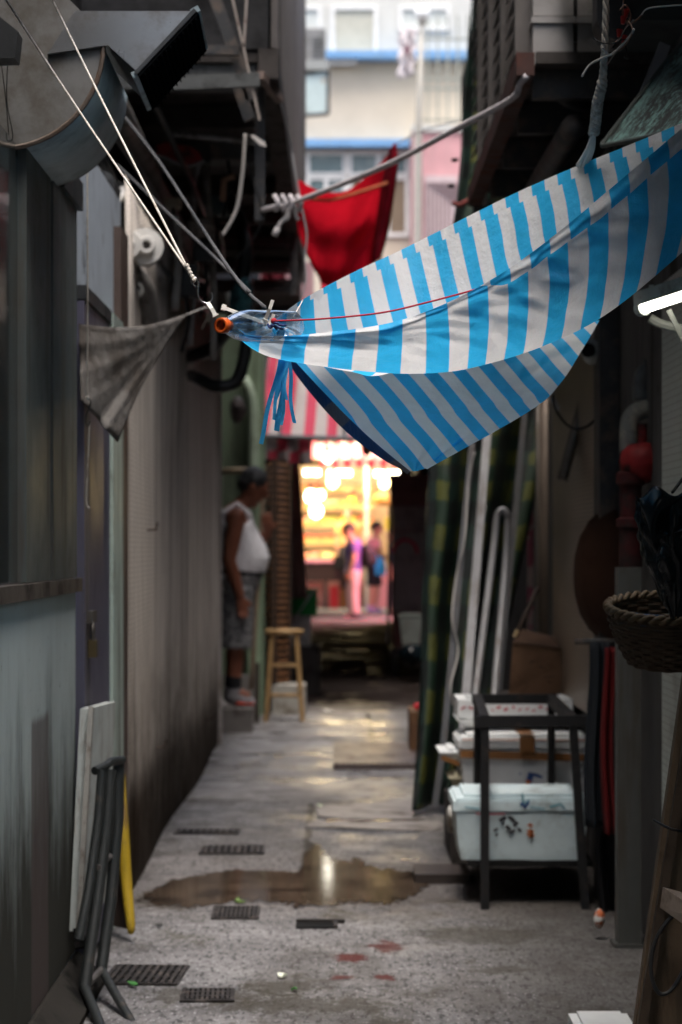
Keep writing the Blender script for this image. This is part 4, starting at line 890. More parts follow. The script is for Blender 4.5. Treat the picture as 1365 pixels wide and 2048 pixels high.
# ================================================================== green wall and the man's corner
M_green = mat('pale green paint', (.27, .36, .24), .6, dirt=(.10, .12, .08), dscale=3, streak=1)
slabbox('green_wall', 'pale green painted wall end behind the man in the vest', 'wall', (-1.3, 16.75, 0), (-.56, 17.15, 3.12), mat('shaded green wall', (.15, .20, .135), .6, dirt=(.06, .07, .05), dscale=3, streak=1))  # darker copy of the pillar green, the wall's shade put into the colour
m = MB(); m.box((XP(497, 16.7), 16.62, 0), (XP(522, 16.7), 16.745, 3.10)); tag(m.build('green_pillar', M_green, bevel=.006), 'narrow light green pillar in front of the green wall', 'pillar')
pipe('drain_pipe', 'pale green drain pipe on the green wall behind the ribbons', 'pipe', [(XP(507, 16.5), 16.55, 1.6), (XP(507, 16.5), 16.55, 2.15), (XP(500, 16.5), 16.55, 2.35), (XP(486, 16.5), 16.6, 2.45)], .035, mat('pale green pipe', (.30, .37, .28), .5, dirt=(.12, .13, .1), dscale=6))
m = MB(); m.ball(P(476, 820, 15.6), 1, 3, (.055, .06, .09)); m.jitter(.012, 20); tag(m.build('plastic_bag', mat('brown grey bag', (.15, .125, .12), .5, dirt=(.08, .065, .06), dscale=12), smooth=True), 'small brown grey bag hanging at the end of the corrugated wall', 'bag')
pipe('bamboo_pole', 'horizontal bamboo pole jutting out just above the man', 'pole', [(XP(430, 16), 16.1, ZP(942, 16)), (XP(505, 16), 16.0, ZP(940, 16))], .022, mat('old bamboo', (.22, .17, .11), .6, dirt=(.1, .075, .05), dscale=12), 0)
m = MB(); m.box(P(444, 1418, 15.1), P(508, 1465, 15.35) ); tag(m.build('stone_block', mat('dark stone block', (.16, .145, .135), .75, dirt=(.07, .055, .05), dscale=6, bump=.5), bevel=.012), 'dark stone block under the man\'s foot', 'block')
# rough kerb / step behind
m = MB(); m.box((-1.02, 15.32, 0), (-.62, 16.6, .14)); tag(m.build('step', M_con, bevel=.01), 'low concrete step the man stands on', 'step')

# --- figures
def hand(m, w, d, side, L=.17, curl=.4):
    """palm, four unequal fingers and a thumb; d runs along the palm, side points to the thumb"""
    w = Vector(w); d = Vector(d).normalized(); s = Vector(side); s = (s - d * s.dot(d)).normalized(); n = d.cross(s)
    a = w; b = w + d * L * .52
    m.hexa([a + s * .022 + n * .012, a - s * .022 + n * .012, a - s * .022 - n * .012, a + s * .022 - n * .012], [b + s * .04 + n * .012, b - s * .038 + n * .012, b - s * .038 - n * .012, b + s * .04 - n * .012])
    for k, (o, l) in enumerate(((.031, .40), (.011, .46), (-.010, .43), (-.029, .34))):
        p0 = b + s * o - d * .01; p1 = p0 + (d + n * curl * .5).normalized() * L * l * .5; p2 = p1 + (d * (1 - curl * .5) + n * curl * 1.2).normalized() * L * l * .5
        m.tube([p0, p1, p2], [.0095, .009, .007], 8)
    p0 = a + s * .025 + d * L * .16; p1 = p0 + (s * .8 + d * .7).normalized() * L * .25; p2 = p1 + (d * .9 + s * .2 + n * .3).normalized() * L * .18
    m.tube([p0, p1, p2], [.013, .011, .008], 8)
def human(name, label, loc, yaw, sc, o):
    root = thing(name, label, 'person', loc); ORG[root] = Vector((0, 0, 0)); root.rotation_euler = (0, 0, R(yaw)); root.scale = (sc,) * 3
    skin = o.get('skin', mat('tanned skin', (.22, .105, .07), .5, var=.2, bump=.05))
    tr = o.get('torso', [(-.02, 0, .74, .10, .14), (-.01, 0, .82, .12, .16), (.005, 0, .92, .115, .155), (.01, 0, 1.02, .11, .15), (.005, 0, 1.12, .115, .155), (0, 0, 1.22, .11, .165), (-.01, 0, 1.29, .09, .165), (0, 0, 1.335, .065, .12), (.015, 0, 1.36, .05, .055)])
    hx, hz = o.get('head', (.06, 1.505)); tilt = o.get('tilt', 10)
    m = MB(); m.loft(tr); m.tube([(-.005, 0, 1.31), (hx * .45, 0, 1.38), (hx * .8, 0, hz - .06)], [.062, .054, .052], 12)
    Hm = Matrix.Translation((hx, 0, hz)) @ Euler((0, R(tilt), 0)).to_matrix().to_4x4()
    def hb(c, r, s): m.bm.verts.ensure_lookup_table(); bmesh.ops.create_icosphere(m.bm, subdivisions=2, radius=1, matrix=Hm @ Matrix.Translation(c) @ Matrix.Diagonal((r * s[0], r * s[1], r * s[2], 1)))
    hb((-.008, 0, .02), .1, (.98, .77, .98)); hb((.03, 0, -.05), .07, (.95, .80, 1.0)); hb((.10, 0, -.005), .02, (.9, .7, 1.5)); hb((.07, 0, -.10), .032, (.9, 1, .7)); hb((.083, 0, .032), .024, (.6, 2.0, .5)); hb((.092, 0, -.052), .014, (.8, 1.8, .7))
    for s in (-1, 1): hb((-.008, s * .077, -.01), .03, (.6, .35, 1))
    for s, pts in o['arms']:
        q = [Vector(p) for p in pts]; m.tube([q[0], q[0].lerp(q[1], .5), q[1], q[1].lerp(q[2], .35), q[2]], o.get('armr', [.056, .050, .040, .040, .027]), 12)
        m.ball(q[0], .058, 2)
        hand(m, q[2], q[3] - q[2], o.get('thumb', (1, 0, .1)))
    for pts in o['legs']:
        q = [Vector(p) for p in pts]; m.tube([q[0], q[0].lerp(q[1], .5), q[1], q[1].lerp(q[2], .35), q[2]], [.098, .082, .056, .058, .038], 14)
        f = (q[3] - q[2]); m.tube([q[2] - f * .25, q[2] + f * .4, q[3]], [.04, .042, .03], 10)
    m.fuse(.009, 3); m.build('body', skin, root, smooth=True)
    m = MB()
    def hb2(c, r, s): bmesh.ops.create_icosphere(m.bm, subdivisions=3, radius=1, matrix=Hm @ Matrix.Translation(c) @ Matrix.Diagonal((r * s[0], r * s[1], r * s[2], 1)))
    hb2((-.022, 0, .038), .1, (.98, .84, .93)); 
    if o.get('longhair'): hb2((-.05, 0, -.03), .1, (.62, .72, .95))
    else: hb2((-.048, 0, .0), .1, (.66, .76, .72))
    m.jitter(.006, 40); m.fuse(.009, 1); m.build('hair', o.get('hair', mat('black hair', (.018, .017, .018), .55)), root, smooth=True)
    def cloth(nm, mt, rings=None, tubes=(), voxel=.011, extra=None):
        m = MB()
        if rings: m.loft(rings)
        for pts, rr in tubes: m.tube(pts, rr, 14)
        if extra: extra(m)
        m.fuse(voxel, 2); return m.build(nm, mt, root, smooth=True)
    for c in o['clothes']: cloth(*c[:2], **c[2])
    for pts in o['legs']:
        q = [Vector(p) for p in pts]; f = (q[3] - q[2]); z = min(q[2].z, q[3].z) - .058; m = MB()
        base = Vector((q[2].x, q[2].y, 0))
        m.tube([base - f * .42 + Vector((0, 0, z + .05)), base + f * .1 + Vector((0, 0, z + .055)), base + f * .75 + Vector((0, 0, z + .044)), base + f * 1.3 + Vector((0, 0, z + .036))], [.046, .053, .05, .032], 14)
        m.cyl(q[2] + Vector((0, 0, -.03)), q[2] + Vector((0, 0, .035)), .05)
        m.fuse(.009, 2); sh = m.build('shoe', o['shoes'], root, smooth=True)
        if o.get('sole'):
            m = MB(); b = Vector((q[2].x, q[2].y, z + .022))
            m.tube([b + f * .15, b + f * .6, b + f * 1.25], [.058, .056, .038], 14)
            for v in m.bm.verts: v.co.z = b.z + (v.co.z - b.z) * .26
            ORG[sh] = Vector((0, 0, 0)); m.build('sole_stripe', o['sole'], sh)
    return root
M_vest = mat('white cotton vest', (.82, .80, .82), .85, dirt=(.55, .52, .53), dscale=12, bump=1.0, bscale=60)
T = NT('grey camouflage cloth'); p = T.pos(); n1 = T.noise(p, 30, 4, .6, 1); n2 = T.noise(p, 55, 3, .6, 2)
c = T.mix(T.step(n1, .47, .5), (.09, .088, .09), (.21, .205, .205)); c = T.mix(T.step(n2, .55, .58), c, (.06, .06, .065))
M_camo = T.done(T.bsdf(c, .85))
mt_ = [(-.02, 0, .74, .115, .15), (-.005, 0, .82, .14, .17), (.03, 0, .92, .165, .17), (.05, 0, 1.00, .165, .17), (.045, 0, 1.08, .15, .168), (.02, 0, 1.16, .13, .168), (-.005, 0, 1.24, .115, .172), (-.02, 0, 1.30, .09, .17), (-.01, 0, 1.34, .07, .12), (.01, 0, 1.37, .05, .055)]
vest = [(x, y, z, rx + .011, ry + .009) for x, y, z, rx, ry in mt_[1:8]]; vest[0] = (.0, 0, .865, .158, .175)
vest = [vest[0]] + vest[1:6]
def straps(m):
    for s in (-1, 1):
        m.tube([(.095, s * .085, 1.20), (.075, s * .10, 1.30), (.0, s * .105, 1.362), (-.08, s * .10, 1.30), (-.11, s * .085, 1.20)], [.028, .026, .024, .03, .034], 10)
human('person', 'heavy-set man in a white vest and grey camouflage shorts standing by the corrugated wall', (-.705, 15.45, .145), 6, 1.0, dict(
    torso=mt_, head=(.115, 1.485), tilt=34, hair=mat('grey black hair', (.025, .025, .027), .6, dirt=(.09, .09, .09), dscale=30, cut=(.5, .7)),
    skin=mat('sun-browned skin', (.24, .088, .052), .42, var=.3, bump=.05),
    arms=[(-1, [(-.005, -.195, 1.285), (-.062, -.245, .99), (.012, -.235, .75), (.035, -.23, .62)]), (1, [(0, .19, 1.28), (.13, .21, 1.07), (.215, .03, 1.17), (.20, -.03, 1.28)])],
    armr=[.062, .056, .046, .046, .031],
    legs=[[(-.01, .09, .78), (.0, .10, .44), (-.03, .105, .10), (.07, .12, .075)], [(-.01, -.09, .78), (-.01, -.10, .44), (-.02, -.105, .10), (.085, -.115, .075)]],
    shoes=mat('grey sports shoe', (.22, .21, .22), .6, dirt=(.06, .055, .06), dscale=25), sole=mat('orange red sole', (.75, .07, .03), .4),
    clothes=[('vest', M_vest, dict(rings=vest, extra=straps)),
             ('shorts', M_camo, dict(rings=[(.02, 0, .895, .165, .178), (.0, 0, .82, .155, .185), (-.015, 0, .74, .135, .17)], tubes=[([(-.01, .09, .80), (.0, .10, .60), (.0, .10, .40)], [.125, .118, .115]), ([(-.01, -.09, .80), (-.005, -.10, .60), (-.01, -.10, .40)], [.125, .118, .115])])),
             ('belt', mat('black belt', (.012, .012, .014), .5), dict(rings=[(.022, 0, .885, .170, .180), (.024, 0, .925, .174, .180)])),
             ('socks', mat('black sock', (.015, .015, .017), .8), dict(tubes=[([(-.03, .105, .08), (-.025, .104, .22)], [.045, .05]), ([(-.02, -.105, .08), (-.018, -.104, .22)], [.045, .05])]))]))

# --- stool, poles, louvred screen, curtain, boxes behind him
M_stool = mat('worn varnished wood', (.40, .25, .11), .5, dirt=(.20, .12, .055), dscale=14, bump=.2)
SD = 16.2
stl = thing('wooden_stool', 'light wooden stool with round seat and splayed legs in the alley', 'stool', (XP(568, SD), SD, 0))
sx, sz = XP(569, SD), ZP(1259, SD)
m = MB(); m.lathe([(.125, -.034), (.137, -.026), (.140, -.008), (.132, .0), (.10, -.004), (0, -.006)], Matrix.Translation((sx, SD, sz))); m.build('seat', M_stool, stl, smooth='auto')
legs = []
for a, b in ((-1, -1), (1, -1), (1, 1), (-1, 1)):
    t0 = Vector((sx + a * .085, SD + b * .075, sz - .03)); t1 = Vector((sx + a * .128, SD + b * .12, 0)); legs.append((t0, t1))
    m = MB(); m.tube([t0, t1], [.017, .0155], 10); m.build('leg', M_stool, stl, smooth='auto')
for i, f in ((0, .36), (1, .62), (2, .36), (3, .62)):
    a0, a1 = legs[i]; b0, b1 = legs[(i + 1) % 4]; m = MB(); m.tube([a0.lerp(a1, f), b0.lerp(b1, f)], .011, 8); m.build('rung', M_stool, stl)
i = 0; m = MB(); m.tube([legs[0][0].lerp(legs[0][1], .7), legs[1][0].lerp(legs[1][1], .7)], .013, 8); m.build('rung', M_stool, stl)
pipe('wooden_pole', 'slim wooden pole leaning upright in front of the louvred screen beside the man', 'pole', [P(503, 1378, 15.95), P(511, 1240, 15.95), P(519, 1130, 15.95), P(527, 960, 16.0)], .017, mat('weathered pole', (.27, .20, .14), .6, dirt=(.13, .09, .06), dscale=10), 3)
m = MB(); m.bar((XP(514, 15.9), 15.9, 0), (XP(515, 15.9), 15.93, .42), .03, .03); tag(m.build('short_post', mat('dark post wood', (.05, .038, .03), .7)), 'short dark post beside the stool and the man\'s shoe', 'post')
M_slat = mat('varnished slat wood', (.26, .12, .052), .45, dirt=(.10, .05, .028), dscale=9)
M_slatf = mat('dark slat frame', (.045, .028, .02), .6)
def screen(x0, x1, ya, yb, label):
    d0, d1 = ya, yb; z0, z1 = .22, ZP(922, (ya + yb) / 2)
    a = Vector((XP(x0, d0), d0, 0)); b = Vector((XP(x1, d1), d1, 0)); t = thing('louvred_panel', label, 'screen', (a + b) / 2, 'louvred panels of the wooden screen')
    for q in (a, b): m = MB(); m.bar(q + Vector((0, 0, 0)), q + Vector((0, 0, z1)), .022, .03); m.build('stile', M_slatf, t)
    m = MB(); n = 34
    dr = (b - a).normalized(); nn = dr.cross(Vector((0, 0, 1)))
    for k in range(n):
        z = z0 + (z1 - z0) * (k + .5) / n
        m.hexa([a + nn * .02 + Vector((0, 0, z - .010)), b + nn * .02 + Vector((0, 0, z - .010)), b + nn * .02 + Vector((0, 0, z - .004)), a + nn * .02 + Vector((0, 0, z - .004))],
               [a - nn * .018 + Vector((0, 0, z + .008)), b - nn * .018 + Vector((0, 0, z + .008)), b - nn * .018 + Vector((0, 0, z + .014)), a - nn * .018 + Vector((0, 0, z + .014))])
    m.build('slats', M_slat, t)
    m = MB()
    for z in (z0 - .03, z1 - .01): m.bar(a + Vector((0, 0, z)), b + Vector((0, 0, z)), .02, .04)
    m.build('rails', M_slatf, t)
    m = MB(); m.bar(a - nn * .035 + Vector((0, 0, z0)), a - nn * .035 + Vector((0, 0, z0 + .001)), .001, .001)
    m.bm.free()
    return t
screen(523, 547, 17.0, 16.8, 'louvred wooden panel nearer the man, with worn brown slats')
screen(552, 575, 16.85, 17.05, 'louvred wooden panel nearer the brown curtain, catching warm light')
slabbox('dark_cupboard', 'dark brown cupboard side standing behind the louvred screen', 'cupboard', (-.9, 17.3, 0), (XP(583, 17.6), 17.9, ZP(930, 17.5)), mat('dark cupboard', (.03, .022, .018), .6, dirt=(.06, .035, .025)))
cu = thing('brown_curtain', 'dull brown curtain hanging at the left edge of the bright stall', 'curtain', P(595, 1195, 18.6))
def cur(u, v):
    q = P(578 + (600 - 578) * u, 930, 18.6).lerp(P(572 + (616 - 572) * u, 1197, 18.6), v); q.y += .035 * math.sin(u * 20) * (.4 + v * .6); return q
m = MB(); m.sheet(cur, 36, 16, lambda u, v: (u, v), .006); m.build('cloth', mat('dull brown curtain', (.16, .10, .085), .85, dirt=(.09, .055, .045), dscale=5), cu, smooth=True)
m = MB(); m.tube([P(560, 930, 18.65), P(640, 925, 18.65)], .014, 8); m.build('rod', M_black, cu)
def crate(name, label, cat, a, b, mt, wall=.02, group=None, slots=True):
    """open-topped crate with hand holes and rim"""
    a = Vector(a); b = Vector(b); t = thing(name, label, cat, ((a.x + b.x) / 2, (a.y + b.y) / 2, a.z), group)
    m = MB(); m.box(a, (b.x, b.y, a.z + wall)); m.box((a.x, a.y, a.z + wall), (a.x + wall, b.y, b.z)); m.box((b.x - wall, a.y, a.z + wall), (b.x, b.y, b.z))
    m.box((a.x + wall, a.y, a.z + wall), (b.x - wall, a.y + wall, b.z)); m.box((a.x + wall, b.y - wall, a.z + wall), (b.x - wall, b.y, b.z)); m.build('body', mt, t, bevel=min(.006, wall * .3))
    if slots:
        h = b.z - a.z; m = MB(); r = .012
        for z in (b.z - .018, a.z + h * .5): m.box((a.x - r, a.y - r, z), (b.x + r, a.y - .001, z + .016)); m.box((a.x - r, a.y - .001, z), (a.x - .001, b.y, z + .016)); m.box((b.x + .001, a.y - .001, z), (b.x + r, b.y, z + .016))
        m.build('rim', mt, t)
    return t
M_crg = mat('green plastic crate', (.015, .24, .05), .45, dirt=(.02, .10, .03), dscale=8)
M_foam = mat('grubby white foam', (.78, .80, .80), .7, dirt=(.34, .32, .28), dscale=6, cut=(.55, .75), bump=.3, bscale=120, var=.15)
crate('green_crate', 'bright green plastic crate on top of the pale box behind the stool', 'crate', (XP(583, 19), 19, ZP(1231, 19)), (XP(634, 19), 19.4, ZP(1178, 19)), M_crg)
crate('foam_box', 'pale grey foam box under the green crate', 'box', (XP(570, 19), 18.95, ZP(1292, 18.95)), (XP(622, 19), 19.45, ZP(1232, 18.95)), mat('grey foam', (.36, .36, .34), .7, dirt=(.2, .18, .16), dscale=6), .03, None, False)
crate('wooden_crate', 'dark wooden crate at the bottom under the pale foam box', 'crate', (XP(560, 19), 18.9, 0), (XP(640, 19), 19.5, ZP(1293, 18.9)), M_rustdark, .02)
m = MB(); m.bar(P(632, 1175, 18.9), P(588, 1240, 18.9), .02, .012); tag(m.build('white_strap', mat('pale strap', (.5, .5, .5), .6)), 'pale strap hanging slantwise across the green crate', 'strap')
m = MB(); m.prism([P(x, y, 17.3) for x, y in ((510, 1340), (575, 1256), (594, 1258), (524, 1356))], (0, .03, 0)); tag(m.build('plank', mat('pale grey plank', (.30, .27, .23), .7, dirt=(.15, .12, .09), dscale=8), bevel=.004), 'pale plank propped slantwise behind the stool', 'plank')
m = MB(); m.box((XP(546, 16.9), 16.75, 0), (XP(612, 16.9), 17.1, ZP(1368, 16.9))); tag(m.build('white_block', mat('grubby pale block', (.40, .38, .34), .7, dirt=(.18, .15, .12), dscale=7), bevel=.01), 'grubby pale block on the floor behind the stool legs', 'block')
m = MB(); m.box((-.85, 16.5, .0), (XP(516, 16.5), 16.6, .3)); tag(m.build('grey_ledge', mat('grey ledge', (.17, .16, .15), .7)), 'low grey ledge behind the man\'s legs', 'ledge')
# ================================================================== right side
M_rw = mat('grimy right wall', (.085, .085, .085), .7, dirt=(.03, .028, .026), dscale=3, streak=1)
slabbox('alley_wall', 'grimy dark wall along the right side of the alley', 'wall', (.955, 3.0, 0), (1.015, 11.6, 2.66), M_rw)
slabbox('alley_wall', 'dark far wall on the right beyond the checked tarp', 'wall', (.96, 11.62, 0), (1.015, 38, 3.0), M_dark)
# white tiled patch
T = NT('small white tiles'); p = T.pos(); br_ = T.n('ShaderNodeTexBrick'); cv = T.n('ShaderNodeCombineXYZ'); x, y, z = T.sep(p); T.set(cv.inputs[0], y); T.set(cv.inputs[1], z)
T.set(br_.inputs['Vector'], cv.outputs[0]); br_.offset = 0; br_.inputs['Scale'].default_value = 1; br_.inputs['Brick Width'].default_value = .02; br_.inputs['Row Height'].default_value = .02; br_.inputs['Mortar Size'].default_value = .0012
br_.inputs['Color1'].default_value = (.50, .55, .51, 1); br_.inputs['Color2'].default_value = (.45, .50, .46, 1); br_.inputs['Mortar'].default_value = (.20, .20, .18, 1)
M_tile = T.done(T.bsdf(T.mix(T.math('MULTIPLY', T.step(T.noise(p, 5, 8, .7), .5, .7), .7), br_.outputs[0], (.13, .12, .10)), .35))
slabbox('tiled_panel', 'small-tiled pale panel on the right wall behind the basket', 'panel', (.925, 3.2, .30), (.952, 6.62, 1.98), M_tile)

# --- overhang with louvres
MX, MZ, M0, M1 = .555, 2.67, 7.0, 9.7
bo = thing('balcony_overhang', 'dark balcony overhang with louvred shutters on the right', 'balcony', (.9, 8.3, MZ))
m = MB(); m.box((MX + .04, M0 + .04, MZ + .05), (1.02, M1, MZ + .10)); m.build('floor_slab', M_rustdark, bo)
m = MB(); m.box((MX - .02, M0, MZ - .01), (MX + .035, M1, MZ + .06)); m.build('edge_beam', mat('dark rusty beam', (.06, .03, .026), .6, dirt=(.10, .035, .025), dscale=9), bo, bevel=.003)
m = MB(); m.box((MX + .05, M0 + .75, MZ + .10), (1.02, M1, MZ + 3)); m.build('core', mat('dim inside', (.05, .048, .046), .8), bo)
M_louv = mat('dusty louvre', (.26, .245, .24), .55, dirt=(.10, .09, .085), dscale=6)
for k, yy in enumerate((7.15, 7.8, 8.45, 9.1)):
    m = MB()
    for r_ in range(26):
        z = MZ + .12 + r_ * .062; m.hexa([(MX - .004, yy + .03, z), (MX - .004, yy + .56, z), (MX - .004, yy + .56, z + .008), (MX - .004, yy + .03, z + .008)], [(MX + .035, yy + .03, z + .055), (MX + .035, yy + .56, z + .055), (MX + .035, yy + .56, z + .063), (MX + .035, yy + .03, z + .063)])
    s_ = m.build('louvre', M_louv, bo)
    m = MB(); m.box((MX - .015, yy - .03, MZ + .06), (MX + .04, yy + .02, MZ + 2)); m.build('louvre_post', mat('louvre post', (.12, .11, .105), .6, dirt=(.05, .045, .04), streak=1), bo)
for k, yy in enumerate((7.1, 7.7, 8.4, 9.1)):
    m = MB(); m.box((MX + .04, yy, MZ - .06), (1.0, yy + .05, MZ + .045)); m.build('joist', M_black, bo)
pipe('downpipe', 'narrow pale downpipe at the far corner of the balcony overhang', 'pipe', [(XP(968, 9.9), 9.9, 2.55), (XP(968, 9.9), 9.9, 4.2)], .016, mat('pale pipe', (.5, .48, .45), .5, dirt=(.25, .22, .2)), 0)
M_box = mat('dusty pale plastic', (.30, .29, .285), .55, dirt=(.14, .13, .12), dscale=6)
def storage(x0, x1, y0, y1, d, label):
    a = P(x0, y1, d); b = P(x1, y0, d); t = thing('storage_box', label, 'box', ((a.x + b.x) / 2, d + .2, a.z), 'pale boxes on the balcony'); h = b.z - a.z
    m = MB(); m.box((a.x + .004, d, a.z), (b.x - .004, d + .4, a.z + h * .86)); m.build('body', M_box, t, bevel=.01)
    m = MB(); m.box((a.x - .001, d - .008, a.z + h * .87), (b.x + .001, d + .41, b.z)); m.build('lid', M_box, t, bevel=.006)
storage(1064, 1150, 34, 129, 7.03, 'pale storage box on the balcony edge, lower left of the four')
storage(1153, 1240, 34, 129, 7.03, 'pale storage box on the balcony edge, lower right of the four')
storage(1064, 1150, -75, 31, 7.03, 'pale storage box cut off by the top edge, upper left of the four')
storage(1153, 1240, -75, 31, 7.03, 'pale storage box cut off by the top edge, upper right of the four')
m = MB(); m.box((MX + .04, 7.0, MZ + .062), (1.0, 7.5, ZP(129, 7.03) - .002)); tag(m.build('shelf_board', M_rustdark), 'dark shelf board under the pale storage boxes', 'shelf')
# clutter under the overhang
pipe('vent_hose', 'fat grey vent hose looping under the right balcony', 'hose', [P(1095, 130, 7.6), P(1110, 165, 7.6), P(1140, 195, 7.6), P(1185, 205, 7.7)], .035, mat('dark grey hose', (.10, .10, .105), .6, dirt=(.04, .04, .04)))
pipe('dark_pipe', 'dark pipe running under the balcony towards the far wall', 'pipe', [(.72, 7.1, 2.52), (.7, 8.5, 2.5), (.72, 9.8, 2.45)], .04, M_black)
for i, (y0, c_) in enumerate(((240, (.06, .065, .07)), (300, (.035, .04, .045)), (355, (.028, .03, .032)))):
    m = MB(); m.bar(P(1010 - i * 20, y0, 8.4 + i * .4), P(1235, y0 + 4, 8.4 + i * .4), .06, .07); tag(m.build('shelf_rail', mat('rail%d' % i, c_, .6, dirt=(.02, .02, .02))), ('dark grey rail crossing under the balcony, topmost', 'dark rail crossing under the balcony, middle', 'black rail crossing under the balcony, lowest')[i], 'rail')
m = MB(); m.box(P(1030, 155, 8.0), P(1068, 182, 8.05)); tag(m.build('red_tag', mat('dull red enamel', (0, 0, 0))), 'dull red plate at the corner under the balcony', 'plate')
m = MB(); m.bar(P(1190, 195, 7.9), P(1232, 234, 7.9), .012, .012); m.bar(P(1232, 234, 7.9), P(1200, 232, 7.9), .010, .01); tag(m.build('bracket', mat('teal steel', (.06, .10, .10), .5, .4)), 'small teal steel bracket in the dark under the balcony', 'bracket')
pipe('bent_wire', 'pale bent wire hanging down beside the louvred corner', 'wire', [P(1017, 272, 9.5), P(1022, 285, 9.5), P(1022, 320, 9.5), P(1020, 380, 9.5)], .006, mat('pale cable', (0, 0, 0)))
slabbox('back_board', 'black board closing the space under the right balcony', 'board', (.56, 9.72, 2.0), (1.0, 9.76, MZ), M_dark)
slabbox('steel_lintel', 'black steel lintel over the pipes on the right wall', 'lintel', (.70, 6.9, 2.30), (.95, 9.7, 2.36), M_dark)
# mossy metal awning
T = NT('mossy painted metal'); p = T.pos(); n = T.noise(p, 42, 9, .75, 3); n2 = T.noise(p, 7, 5, .6, 5)
sp = T.math('ADD', T.math('MULTIPLY', n, .75), T.math('MULTIPLY', n2, .35))
M_moss = T.done(T.bsdf(T.mix(T.step(sp, .49, .57), (.13, .25, .225), (.012, .016, .013)), .6, 0, T.bump(n, .3, .005)))
hd = thing('metal_hood', 'teal painted metal hood blotched with black mould at upper right', 'hood', P(1290, 290, 5.3))
a = [P(1205, 292, 5.9), P(1330, 130, 5.9), P(1500, -60, 5.7), P(1560, 180, 4.9), P(1360, 262, 5.05)]
m = MB(); m.prism(a, (.01, .006, .012)); m.build('sheet', M_moss, hd)
m = MB(); m.tube([a[0], a[4], a[3]], .006, 8); m.tube([a[0], a[1], a[2]], .009, 8); m.build('rim', mat('hood rim', (.05, .06, .055), .6), hd)
m = MB(); m.bar(P(1330, 90, 6.0), P(1290, 190, 6.0), .03, .03); m.build('stay', mat('grey stay', (.14, .14, .145), .6), hd)
slabbox('hanging_cabinet', 'dark cabinet bottom looming at the top right corner', 'cabinet', P(1262, 40, 6.3), P(1500, -60, 6.7), mat('dark cabinet', (.035, .042, .045), .5, dirt=(.02, .02, .02)))
m = MB(); m.prism([P(x, y, 6.2) for x, y in ((1195, -40), (1194, 40), (1206, 70), (1232, 80), (1262, 72), (1270, -40))], (0, .12, 0)); tag(m.build('black_bucket', mat('black plastic', (0, 0, 0)), bevel=.012), 'black rounded box hanging behind the braided rope', 'box')
# tangle of wires
wt = thing('wire_tangle', 'tangle of thin bare wires with red connectors at upper right', 'wires', P(1230, 60, 5.0))
rnd = random.Random(3); MW = [mat('copper brown wire', (.17, .10, .07), .5), mat('black wire', (0, 0, 0)), mat('pale cable', (0, 0, 0))]
for k, pts in enumerate([[(1250, -20), (1246, 30), (1262, 48), (1284, 30)], [(1187, 76), (1205, 86), (1235, 84), (1250, 60), (1268, 40)], [(1165, 152), (1180, 130), (1205, 116), (1230, 104), (1262, 70), (1268, 58)], [(1215, 130), (1230, 108), (1250, 92), (1266, 62), (1255, 40)],
                          [(1266, 62), (1260, 80), (1252, 88), (1256, 116), (1248, 112)], [(1284, 30), (1300, 16), (1365, 10)], [(1240, 20), (1252, 10), (1262, 34), (1246, 66), (1228, 90)], [(1268, 58), (1258, 76), (1236, 82), (1226, 96)], [(1205, 95), (1214, 106), (1222, 110)]]):
    m = MB(); m.tube([P(x, y, 4.95 + .02 * math.sin(k * 3 + i)) for i, (x, y) in enumerate(pts)], .0017 if k != 2 else .0026, 6, 6); m.build('wire', MW[k % 3], wt, smooth=True)
M_rcon = mat('red connector', (.42, .035, .03), .4)
for (x, y) in ((1254, 26), (1248, 40), (1249, 78), (1240, 66)):
    m = MB(); m.cyl(P(x, y - 7, 4.96), P(x - 2, y + 8, 4.96), .007, .004, 8); m.build('connector', M_rcon, wt)

# --- fluorescent tube (lit)
lt = thing('fluorescent_lamp', 'lit fluorescent tube lamp under the tarp at the right edge', 'lamp', P(1330, 590, 5.8))
m = MB(); m.tube([P(1288, 616, 5.85), P(1480, 552, 5.5)], .0135, 12); m.build('tube', emis('white lamp light', (1, .98, .86), 3.5), lt, smooth=True)
m = MB(); a, b = P(1282, 600, 5.87), P(1490, 532, 5.5); m.bar(a, b, .045, .035); m.build('housing', mat('grimy lamp housing', (.33, .34, .31), .5, dirt=(.14, .13, .11), dscale=9), lt, bevel=.004)
M_hold = mat('lamp holder', (.38, .40, .36), .5)
for a, b, r in ((P(1280, 618, 5.87), P(1290, 615, 5.85), .02), (P(1303, 582, 5.84), P(1303, 570, 5.84), .006), (P(1339, 572, 5.78), P(1339, 562, 5.78), .009)): m = MB(); m.cyl(a, b, r); m.build('fitting', M_hold, lt)
m = MB(); m.tube([P(1300, 636, 5.9), P(1330, 650, 5.9), P(1420, 668, 5.9)], .012, 8, 4); M_arm = mat('pale bracket arm', (.22, .22, .20), .5, dirt=(.2, .18, .15), dscale=10); m.build('bracket_arm', M_arm, lt)
m = MB(); m.bar(P(1338, 620, 5.8), P(1372, 690, 5.8), .012, .008, (0, 1, 0)); m.build('bracket_arm', M_arm, lt)
